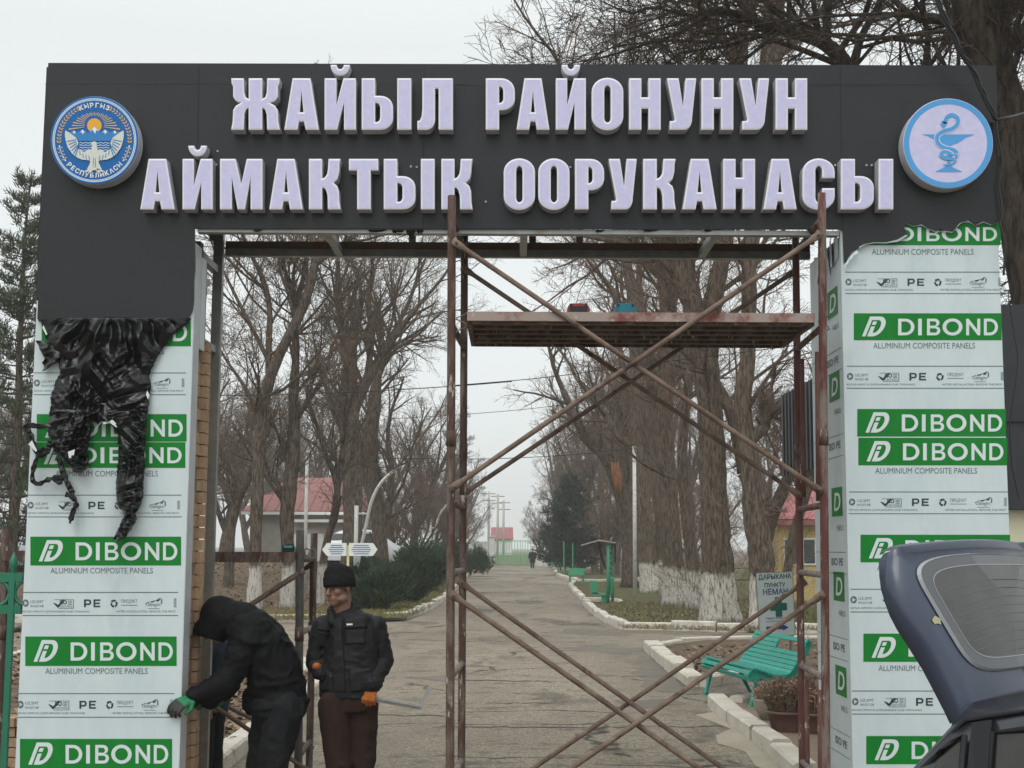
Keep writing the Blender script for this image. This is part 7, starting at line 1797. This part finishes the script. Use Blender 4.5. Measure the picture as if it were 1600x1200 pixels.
def worn(name, me, m_, parent, label=None):
    """link a baked world-space mesh under its thing"""
    off = LOC[parent.name]; me.transform(Matrix.Translation(-off)); me.name = name
    if m_: me.materials.clear(); me.materials.append(m_)
    return link(name, me, parent, label)
def bvh_of(me):
    return BVHTree.FromPolygons([v.co.copy() for v in me.vertices], [tuple(p.vertices) for p in me.polygons])
def patch(bv, quad, off=.008, n=8, thick=True):
    """a cloth panel laid on a surface; quad = four picture corners TL TR BR BL"""
    mb = MB(); g = []
    for j in range(n+1):
        r_ = []
        for i in range(n+1):
            u, v = i/n, j/n
            x = (quad[0][0]*(1-u)+quad[1][0]*u)*(1-v)+(quad[3][0]*(1-u)+quad[2][0]*u)*v; y = (quad[0][1]*(1-u)+quad[1][1]*u)*(1-v)+(quad[3][1]*(1-u)+quad[2][1]*u)*v
            d = ray(x, y).normalized(); h = bv.ray_cast(CAM, d)
            e = off*(1 if 0 < i < n and 0 < j < n else .25)
            r_.append((h[0]+h[1]*e) if h[0] is not None else None)
        g.append(r_)
    for j in range(n):
        for i in range(n):
            q = (g[j][i], g[j+1][i], g[j+1][i+1], g[j][i+1])
            if all(p is not None for p in q) and max((q[k]-q[k-1]).length for k in range(4)) < .08: mb.quad(*q)
    return mb
def head_mb(c, f, up=Vector((0, 0, 1)), sc=1.0, neck=None):
    f = f.normalized(); r_ = f.cross(up).normalized(); u = r_.cross(f).normalized(); rot = Matrix((r_, f, u)).transposed()
    L_ = lambda x, y, z: c+(r_*x+f*y+u*z)*sc
    mb = MB(); E = lambda p, rd, n=16: mb.ellipsoid(L_(*p), tuple(q*sc for q in rd), rot, n)
    E((0, -.012, .035), (.076, .096, .098)); E((0, .020, -.055), (.058, .066, .068)); E((0, .062, -.098), (.030, .026, .024))
    E((0, .055, .04), (.062, .042, .05))
    mb.capsule(L_(0, .088, .004), L_(0, .112, -.034), .009*sc, .0145*sc, 10)
    for s_ in (-1, 1):
        E((s_*.012, .103, -.037), (.009, .011, .009), 8); E((s_*.042, .056, -.026), (.028, .028, .030), 10)
        E((s_*.079, -.008, -.008), (.010, .022, .032), 10); E((s_*.05, .02, -.075), (.024, .045, .028), 10)
        mb.capsule(L_(s_*.012, .086, .023), L_(s_*.052, .066, .022), .011*sc, .010*sc, 8)
    mb.capsule(L_(-.024, .082, -.066), L_(.024, .082, -.066), .0095*sc, None, 8); mb.capsule(L_(-.020, .081, -.079), L_(.020, .081, -.079), .010*sc, None, 8)
    mb.capsule(L_(0, -.02, -.05), neck if neck is not None else L_(0, -.035, -.20), .060*sc, .066*sc, 14)
    return mb, L_, rot
def face_bits(L_, rot, t, sc=1.0):
    for s_ in (-1, 1):
        mb = MB(); mb.ellipsoid(L_(s_*.031, .0845, -.002), (.0105*sc, .007*sc, .0038*sc), rot, 10); mb.build('eye', M['eye'], t, True)
        mb = MB(); mb.capsule(L_(s_*.014, .0985, .026), L_(s_*.050, .080, .024), .0045*sc, .003*sc, 6); mb.build('eyebrow', M['brow'], t, True)
    mb = MB(); mb.capsule(L_(-.020, .0915, -.0725), L_(.020, .0915, -.0725), .0022*sc, None, 6); mb.build('mouth_line', M['lip'], t, True)
def glove_mb(c, fd, pn, curl=(40, 60, 45), sc=1.0, thumb=1, spread=.10):
    """c: wrist end of the palm, fd: along the palm to the knuckles, pn: the way the palm faces"""
    fd = fd.normalized(); sd = fd.cross(pn).normalized(); pn = sd.cross(fd).normalized(); mb = MB()
    for k in range(4):
        x = (k-1.5)*.0205*sc; mb.capsule(c+sd*x*.8+fd*.005*sc, c+sd*x+fd*.082*sc, .0165*sc, .0140*sc, 8)
    mb.ellipsoid(c+fd*.045*sc-pn*.001, (.043*sc, .048*sc, .019*sc), Matrix((sd, fd, pn)).transposed(), 12)
    for k, ln in enumerate((.98, 1.08, 1.0, .80)):
        x = (k-1.5)*.0208*sc; d = (fd+sd*(k-1.5)*spread).normalized(); p = c+sd*x+fd*.086*sc; a = 0
        for j, (l_, cu) in enumerate(zip((.043, .027, .022), curl)):
            a += R(cu*(1+.08*(k-1))); e = d*math.cos(a)+pn*math.sin(a); q = p+e*l_*ln*sc; mb.capsule(p, q, (.0118-.0009*j)*sc, (.0110-.0012*j)*sc, 8); p = q
    s_ = sd*(-thumb); p = c+s_*.034*sc+fd*.022*sc; q = p+(s_*.55+fd*.6+pn*.45).normalized()*.042*sc; mb.capsule(p, q, .0155*sc, .0128*sc, 8)
    w_ = q+(fd*.8+pn*.55-s_*.15).normalized()*.032*sc; mb.capsule(q, w_, .0125*sc, .0100*sc, 8)
    mb.capsule(c-fd*.05*sc, c+fd*.01*sc, .031*sc, .030*sc, 10, ell=(1.1, .8), ref=tuple(pn))
    return mb
def shoe_mb(p, d):
    mb = MB(); d = Vector((d.x, d.y, 0)).normalized(); mb.capsule(p+Vector((0, 0, .05))-d*.05, p+d*.15+Vector((0, 0, .035)), .05, .042, 10); mb.capsule(p+Vector((0, 0, .06)), p+Vector((0, 0, .12)), .05, .05, 10); return mb

# ---------------- the man in the beanie
YM = 9.3
def S(px, py, dy=0.0): return at(px, py, YM+dy)
foot0 = S(545, 1290); man = thing('person', 'man in black beanie, charcoal work jacket and brown trousers holding a bent metal strip', 'person', (foot0.x, YM, 0))
fc = Vector((-.60, -.80, -.10)); hc = S(529, 917, -.02)
nb = S(537, 962, .03)
hm, HL, hrot = head_mb(hc, fc, Vector((-.06, .02, 1)), 1.0, nb)
bf = Vector((-.38, -.92, 0)).normalized()
body = MB(); body.add(hm)
body.tube([S(537, 960, .03), S(541, 978, .02), S(544, 1020, .02), S(543, 1080, .02), S(543, 1105, .02)], [.06, .15, .15, .14, .13], 16, True, 0, (1, .62), ref=tuple(bf))
ARM_R = [S(586, 980, .02), S(600, 1033, .05), S(584, 1066, -.09)]; ARM_L = [S(504, 980, .0), S(492, 1034, .02), S(499, 1050, -.045)]
for A in (ARM_R, ARM_L): body.capsule(A[0], A[1], .05, .042, 10); body.capsule(A[1], A[2], .042, .034, 10)
LEG = []
for (hx, kx, ax_, dy) in ((522, 530, 533, -.03), (566, 566, 570, .03)):
    h, k_, a = S(hx, 1100, dy), S(kx, 1195, dy-.02), S(ax_, 1280, dy); LEG.append((h, k_, a)); body.capsule(h, k_, .075, .058, 10); body.capsule(k_, a, .055, .045, 10)
bm = bake(body, .0075, 3); worn('body', bm, M['skin'], man); face_bits(HL, hrot, man)
# beanie
mb = MB(); rows = []
for (z, rx_, ry_) in ((-.012, .086, .106), (-.014, .094, .114), (.012, .0975, .1175), (.048, .0975, .1175), (.056, .094, .114), (.058, .0915, .1115), (.085, .088, .107), (.108, .078, .094), (.126, .060, .073), (.138, .036, .044), (.142, .010, .012)):
    rows.append([HL(rx_*math.cos(a)*(1+.012*(i % 2)), -.012+ry_*math.sin(a)*(1+.012*(i % 2))-z*.06, z+.010+.012*math.sin(a)) for i, a in enumerate(np.linspace(0, 2*math.pi, 48, endpoint=False))])
k0 = 0
for r_ in rows: mb.v += [tuple(p) for p in r_]
for i in range(len(rows)-1):
    for j in range(48): mb.f.append((i*48+j, i*48+(j+1) % 48, (i+1)*48+(j+1) % 48, (i+1)*48+j)); mb.mi.append(0)
mb.face(rows[-1]); mb.build('beanie', M['beanie'], man, True)
mb = MB(); mb.ellipsoid(HL(0, -.03, -.005), (.0785, .075, .045), hrot, 16); worn('hair', bake(mb, .007, 2), M['brow'], man)
# jacket
J = MB()
J.tube([S(536, 958, .03), S(539, 966, .025), S(542, 974, .02), S(545, 988, .02), S(546, 1015, .015), S(544, 1050, .01), S(543, 1076, .01), S(543, 1090, .01)], [.082, .128, .172, .196, .200, .200, .197, .192], 24, True, 0, [(1, .80), (1, .68), (1, .60), (1, .62), (1, .66), (1, .66), (1, .66), (1, .66)], ref=tuple(bf))
J.capsule(S(515, 974, .01), S(574, 974, .03), .062, .062, 12)
J.capsule(ARM_R[0], ARM_R[1], .074, .062, 14); J.capsule(ARM_R[1], ARM_R[2], .061, .050, 14); J.capsule(ARM_R[2], ARM_R[2]+(ARM_R[2]-ARM_R[1]).normalized()*.02, .056, .056, 12)
J.capsule(ARM_L[0], ARM_L[1], .070, .058, 14); J.capsule(ARM_L[1], ARM_L[2], .056, .048, 14)
for (a, b) in (((516, 955), (521, 972)), ((552, 944), (556, 966)), ((558, 950), (562, 968))):     # stand collar, open at the throat
    J.capsule(S(a[0], a[1], -.02 if a[0] < 530 else .01), S(b[0], b[1], -.05 if a[0] < 530 else -.02), .018, .030, 10)
J.capsule(S(540, 950, .10), S(556, 952, .06), .03, .03, 10); J.capsule(S(520, 952, .04), S(540, 950, .10), .028, .03, 10)
jm = bake(J, .0085, 3, .010, 7.0, 1, (1, 1, 1.5)); jb = bvh_of(jm)
jk = worn('jacket', jm, M['jacket_black'], man)
def jpatch(name, q, off, m_='jacket_trim', n=8): patch(jb, q, off, n).build(name, M[m_], jk, True)
jpatch('zip_placket', [(521, 968), (535, 964), (541, 1086), (524, 1087)], .012, n=14)
jpatch('chest_pocket', [(538, 982), (572, 981), (571, 1007), (539, 1008)], .014); jpatch('pocket_flap', [(537, 966), (573, 964), (574, 982), (538, 984)], .024)
jpatch('chest_pocket', [(497, 984), (513, 986), (512, 1014), (498, 1012)], .014); jpatch('pocket_flap', [(496, 970), (514, 972), (514, 986), (497, 985)], .022)
jpatch('lower_pocket', [(544, 1046), (582, 1042), (580, 1080), (545, 1083)], .014); jpatch('lower_pocket', [(499, 1044), (519, 1050), (519, 1082), (500, 1080)], .014)
jpatch('hem_band', [(500, 1084), (586, 1082), (586, 1090), (500, 1092)], .008, n=12)
jpatch('shoulder_seam', [(577, 962), (580, 962), (592, 1000), (588, 1001)], .010, n=8)
jpatch('name_tag', [(540.5, 974.5), (554.5, 974), (554.5, 979), (540.5, 979.5)], .030, 'label_white', 4)
# trousers
T_ = MB(); T_.tube([S(543, 1078, .015), S(543, 1092, .015), S(544, 1110, .015)], [.165, .178, .172], 20, True, 0, (1, .72), ref=tuple(bf))
for (h, k_, a) in LEG: T_.capsule(h, k_, .103, .083, 14); T_.capsule(k_, a, .082, .070, 14)
worn('trousers', bake(T_, .010, 3, .012, 6, 2, (1, 1, .8)), M['brown_cloth'], man)
for (h, k_, a) in LEG: mbs_ = shoe_mb(Vector((a.x, a.y, 0)), Vector((-.3, -1, 0))); worn('shoe', bake(mbs_, .01, 2), M['shoe'], man)
# the hand on the bar, and the other one half in the pocket
b0, b1, b2 = S(553, 1086, -.085), S(657, 1105, -.085), S(673, 1073, -.085)
bdir = (b1-b0).normalized(); wr = ARM_R[2]
gc = S(580.5, 1071, -.098)
G1 = glove_mb(gc, (S(577, 1086, -.118)-gc).normalized(), Vector((.12, .95, -.15)), (62, 88, 60), 1.12, 1)
worn('glove', bake(G1, .0045, 2), M['glove_orange'], man)
gl2 = S(501, 1046, -.05); G2 = glove_mb(gl2, Vector((.62, .62, -.55)), Vector((.3, .9, 0)), (10, 15, 10), .86, -1)
worn('glove', bake(G2, .0055, 2), M['glove_orange'], man)
M['alu'] = mat('dull aluminium', (0.34, 0.33, 0.31), .5, (.28, .27, .25), 9, metal=.3)
t = thing('metal_strip', 'grey metal profile bent upwards at its end, held in the orange glove', 'metal strip', b0+(b1-b0)*.5)
mb = MB(); mb.bar(b0, b1+bdir*.012, .034, .032, up=(0, -1, 0)); mb.bar(b0+Vector((0, -.016, .006)), b1+Vector((0, -.016, .006)), .004, .034, up=(0, -1, 0)); mb.build('long_leg', M['alu'], t)
mb = MB(); mb.bar(b1+Vector((0, -.001, .008)), b2, .028, .026, up=(0, -1, 0)); mb.build('bent_end', M['alu'], t)
mb = MB(); mb.box(b0+Vector((.03, -.004, .003)), (.075, .038, .042), Matrix.Rotation(.17, 3, 'Y')); mb.build('end_flange', M['alu'], t)

# ---------------- the bent man in the hood
YBm = 9.22
def Bp(px, py, dy=0.0): return at(px, py, YBm+dy)
f0 = Bp(420, 1295); bent = thing('person', 'man in black hoodie with hood up, bending to the pillar edge in green gloves', 'person', (f0.x, YBm, 0))
spine = [Bp(362, 962), Bp(385, 982), Bp(410, 1012), Bp(428, 1050), Bp(436, 1090)]
hcn = Bp(338, 974, 0); hfw = Vector((-.72, -.10, -.62))
hm, BL, brot = head_mb(hcn, hfw, Vector((-.55, 0, .8)), .98, spine[0])
sN = Bp(388, 1000, -.17), Bp(353, 1066, -.20), Bp(303, 1090, -.28); sF = Bp(382, 1000, .18), Bp(352, 1078, .13), Bp(328, 1096, .05)
body = MB(); body.add(hm); body.tube(spine, [.07, .13, .14, .13, .13], 14, True, 0, (1.15, .8), ref=(1, 0, .6))
for A in (sN, sF): body.capsule(A[0], A[1], .048, .040, 10); body.capsule(A[1], A[2], .040, .033, 10)
BL_ = []
for (h, k_, a) in ((Bp(446, 1105, -.09), Bp(428, 1192, -.10), Bp(424, 1285, -.10)), (Bp(424, 1108, .10), Bp(408, 1195, .11), Bp(414, 1285, .11))):
    BL_.append((h, k_, a)); body.capsule(h, k_, .08, .06, 10); body.capsule(k_, a, .055, .045, 10)
worn('body', bake(body, .009, 3), M['skin'], bent); face_bits(BL, brot, bent, .98)
H = MB()
H.tube([Bp(372, 968), Bp(388, 984), Bp(408, 1008), Bp(424, 1040), Bp(433, 1075), Bp(436, 1096)], [.125, .165, .182, .182, .180, .172], 22, True, 0, [(1.15, .9), (1.22, .9), (1.15, .92), (1.05, .95), (1.0, 1.0), (1, 1.0)], ref=(1, 0, .6))
H.capsule(sN[0], sN[1], .090, .071, 14); H.capsule(sN[1], sN[2], .069, .050, 14); H.capsule(sF[0], sF[1], .085, .068, 12); H.capsule(sF[1], sF[2], .066, .05, 12)
H.capsule(Bp(388, 994, -.13), Bp(384, 994, .14), .095, .095, 12)
H.capsule(Bp(398, 1088, -.03), Bp(400, 1098, -.03), .075, .075, 12)
hb_ = worn('hoodie', bake(H, .009, 2, .021, 6.0, 3, (1, 1, 1.3)), M['hoodie'], bent)
hem = MB(); cH = Bp(436, 1101); hem.tube([cH+Vector((.186*math.cos(a), .180*math.sin(a), .028*math.cos(a))) for a in np.linspace(0, 2*math.pi, 33)], .021, 8, False); hem.build('hem_band', M['hoodie'], hb_, True)
# hood: a shell with its opening towards the ground in front
O = MB(); O.ellipsoid(Bp(345, 962), (.135, .125, .125), Matrix.Rotation(R(35), 3, 'Y'), 20); O.capsule(Bp(350, 966), Bp(328, 988), .122, .108, 16); O.capsule(Bp(352, 962), Bp(378, 972), .11, .135, 14)
om = bake(O, .0095, 4, .007, 7, 4)
off_c = Bp(325, 1000); nrm_o = Vector((-.25, -.12, -.96)).normalized()
a_ = np.empty(len(om.vertices)*3); om.vertices.foreach_get('co', a_); a_ = a_.reshape(-1, 3)
cc = np.array(Bp(327, 1001)); nn_ = np.array(nrm_o); d_ = (a_-cc) @ nn_
lim = -.012; over = d_ > lim; rad_ = np.linalg.norm((a_-cc)-d_[:, None]*nn_, axis=1)
a_[over] -= nn_*((d_[over]-lim)+np.clip(.085-rad_[over], 0, .05)*1.1)[:, None]
om.vertices.foreach_set('co', a_.ravel()); om.update(); worn('hood', om, M['hoodie'], bent)
Tb = MB(); Tb.tube([Bp(435, 1082), Bp(437, 1100), Bp(436, 1116)], [.165, .186, .178], 20, True, 0, (1, 1), ref=(1, 0, .2))
for (h, k_, a) in BL_: Tb.capsule(h, k_, .118, .092, 14); Tb.capsule(k_, a, .090, .082, 14)
worn('trousers', bake(Tb, .010, 2, .018, 6.0, 5, (1, 1, .9)), M['track'], bent)
for (h, k_, a) in BL_: worn('shoe', bake(shoe_mb(Vector((a.x, a.y, 0)), Vector((-1, -.2, 0))), .01, 2), M['shoe'], bent)
gw = Vector((sN[2].x-.01, sN[2].y-.015, sN[2].z-.004)); tip = G(280, 1100, .045)
def two_tone(me, c, d):
    me.materials.clear(); me.materials.append(M['glove_green']); me.materials.append(M['glove_palm'])
    for p in me.polygons: p.material_index = 1 if (Vector(p.center)-c).dot(d) > 0 else 0
gm = bake(glove_mb(gw, (tip-gw), Vector((.15, .75, -.55)), (38, 42, 30), 1.12, -1), .0045, 2); two_tone(gm, gw+(tip-gw)*.95, (tip-gw).normalized()); worn('glove', gm, None, bent)
gw2 = sF[2]; gm = bake(glove_mb(gw2, Vector((-.7, -.2, .1)), Vector((0, -.5, -.8)), (30, 40, 30), 1.1, 1), .005, 2); two_tone(gm, gw2+Vector((-.10, 0, 0)), Vector((-1, 0, 0))); worn('glove', gm, None, bent)

# ---------------- the third man, almost hidden behind the pillar
Y3 = 10.45
def Q(px, py, dy=0.0): return at(px, py, Y3+dy)
q0 = Q(322, 1250); hid = thing('person', 'person in navy jacket mostly hidden between the brick pillar and the hooded man', 'person', (q0.x, Y3, 0))
hm, QL, qrot = head_mb(Q(340, 975), Vector((-.6, -.6, -.5)), Vector((0, 0, 1)), .95, Q(338, 1002, .03))
body = MB(); body.add(hm); body.tube([Q(337, 1000), Q(334, 1020), Q(328, 1085), Q(326, 1110)], [.07, .13, .13, .12], 14, True, 0, (1, .7), ref=(-.5, -.8, 0)); QL_ = []
for hx, dy in ((318, -.06), (334, .10)):
    h, k_, a = Q(hx, 1105, dy), Q(hx-1, 1185, dy), Q(hx+1, 1262, dy); QL_.append((h, k_, a)); body.capsule(h, k_, .07, .055, 10); body.capsule(k_, a, .05, .042, 10)
QA = (Q(322, 1014, -.10), Q(312, 1062, -.10), Q(322, 1098, -.14)), (Q(352, 1014, .05), Q(358, 1060, .05), Q(345, 1090, -.05))
for A in QA: body.capsule(A[0], A[1], .045, .04, 10); body.capsule(A[1], A[2], .04, .033, 10); body.capsule(A[2], A[2]+(A[2]-A[1]).normalized()*.11, .035, .022, 8)
worn('body', bake(body, .009, 3), M['skin'], hid); face_bits(QL, qrot, hid, .95)
H = MB(); H.tube([Q(337, 1000), Q(335, 1012), Q(332, 1040), Q(328, 1085), Q(326, 1105)], [.10, .16, .175, .17, .165], 18, True, 0, (1, .7), ref=(-.5, -.8, 0))
for A in QA: H.capsule(A[0], A[1], .075, .062, 12); H.capsule(A[1], A[2], .06, .048, 12)
worn('jacket', bake(H, .011, 4, .009, 6, 6), M['navy'], hid)
Tb = MB(); Tb.tube([Q(327, 1098), Q(327, 1115)], [.15, .15], 16, True, 0, (1, .75), ref=(-.5, -.8, 0))
for (h, k_, a) in QL_: Tb.capsule(h, k_, .09, .07, 12); Tb.capsule(k_, a, .068, .06, 12)
worn('trousers', bake(Tb, .012, 4, .008, 6, 7), M['track'], hid)
mb = MB(); mb.ellipsoid(QL(0, -.015, .04), (.086, .105, .10), qrot, 16); worn('knit_cap', bake(mb, .009, 2), M['beanie'], hid)

# ---------------- the walker far down the path
YW_ = 120
def Wk(px, py, dy=0.0): return at(px, py, YW_+dy)
c = Wk(832, 880); wk = thing('person', 'dark coated walker far down the path near the green gates', 'person', (c.x, YW_, 0))
zf = 0.0; x0 = c.x; V_ = lambda x, z, dy=0: Vector((x0+x, YW_+dy, z))
body = MB(); hm, WL, wrot = head_mb(V_(0, 1.62), Vector((.1, -1, 0)), Vector((0, 0, 1)), 1.0, V_(0, 1.40)); body.add(hm)
body.tube([V_(0, 1.42), V_(0, 1.3), V_(0, .95)], [.08, .17, .15], 12, True, 0, (1, .6), ref=(0, -1, 0))
for s_ in (-1, 1): body.capsule(V_(s_*.09, .9), V_(s_*.09, .1, s_*.12), .08, .05, 8); body.capsule(V_(s_*.20, 1.36), V_(s_*.27, 1.08), .05, .045, 8); body.capsule(V_(s_*.27, 1.08), V_(s_*.24, .82, -.1), .045, .035, 8); body.capsule(V_(s_*.09, .06, s_*.12), V_(s_*.09, .05, s_*.12-.16), .05, .04, 8)
worn('body', bake(body, .02, 2), M['skin'], wk)
H = MB(); H.tube([V_(0, 1.46), V_(0, 1.38), V_(0, 1.25), V_(0, .95), V_(0, .55)], [.10, .21, .23, .23, .27], 14, True, 0, (1, .65), ref=(0, -1, 0))
for s_ in (-1, 1): H.capsule(V_(s_*.21, 1.36), V_(s_*.29, 1.08), .085, .075, 8); H.capsule(V_(s_*.29, 1.08), V_(s_*.25, .86, -.08), .07, .06, 8)
worn('coat', bake(H, .025, 3, .01), M['hoodie'], wk)
Tb = MB()
for s_ in (-1, 1): Tb.capsule(V_(s_*.09, .9), V_(s_*.09, .12, s_*.12), .11, .075, 8)
worn('trousers', bake(Tb, .025, 2), M['track'], wk)
mb = MB(); mb.ellipsoid(WL(0, -.01, .045), (.095, .11, .10), wrot, 12); worn('knit_cap', bake(mb, .015, 2), M['beanie'], wk)
# ================================================================== the misty winter air
hz_m = bpy.data.materials.new('winter haze'); hz_m.use_nodes = True
n = hz_m.node_tree.nodes; n.remove(n['Principled BSDF'])
pv = n.new('ShaderNodeVolumePrincipled'); pv.inputs['Color'].default_value = (0.93, 0.95, 0.95, 1); pv.inputs['Density'].default_value = 0.0009; pv.inputs['Anisotropy'].default_value = 0.2
hz_m.node_tree.links.new(pv.outputs[0], n['Material Output'].inputs['Volume'])
mb = MB(); mb.box((0, 600, 12), (1500, 1900, 28)); hz_o = mb.build('haze', hz_m); hz_o['kind'] = 'stuff'
scene.cycles.volume_bounces = 1
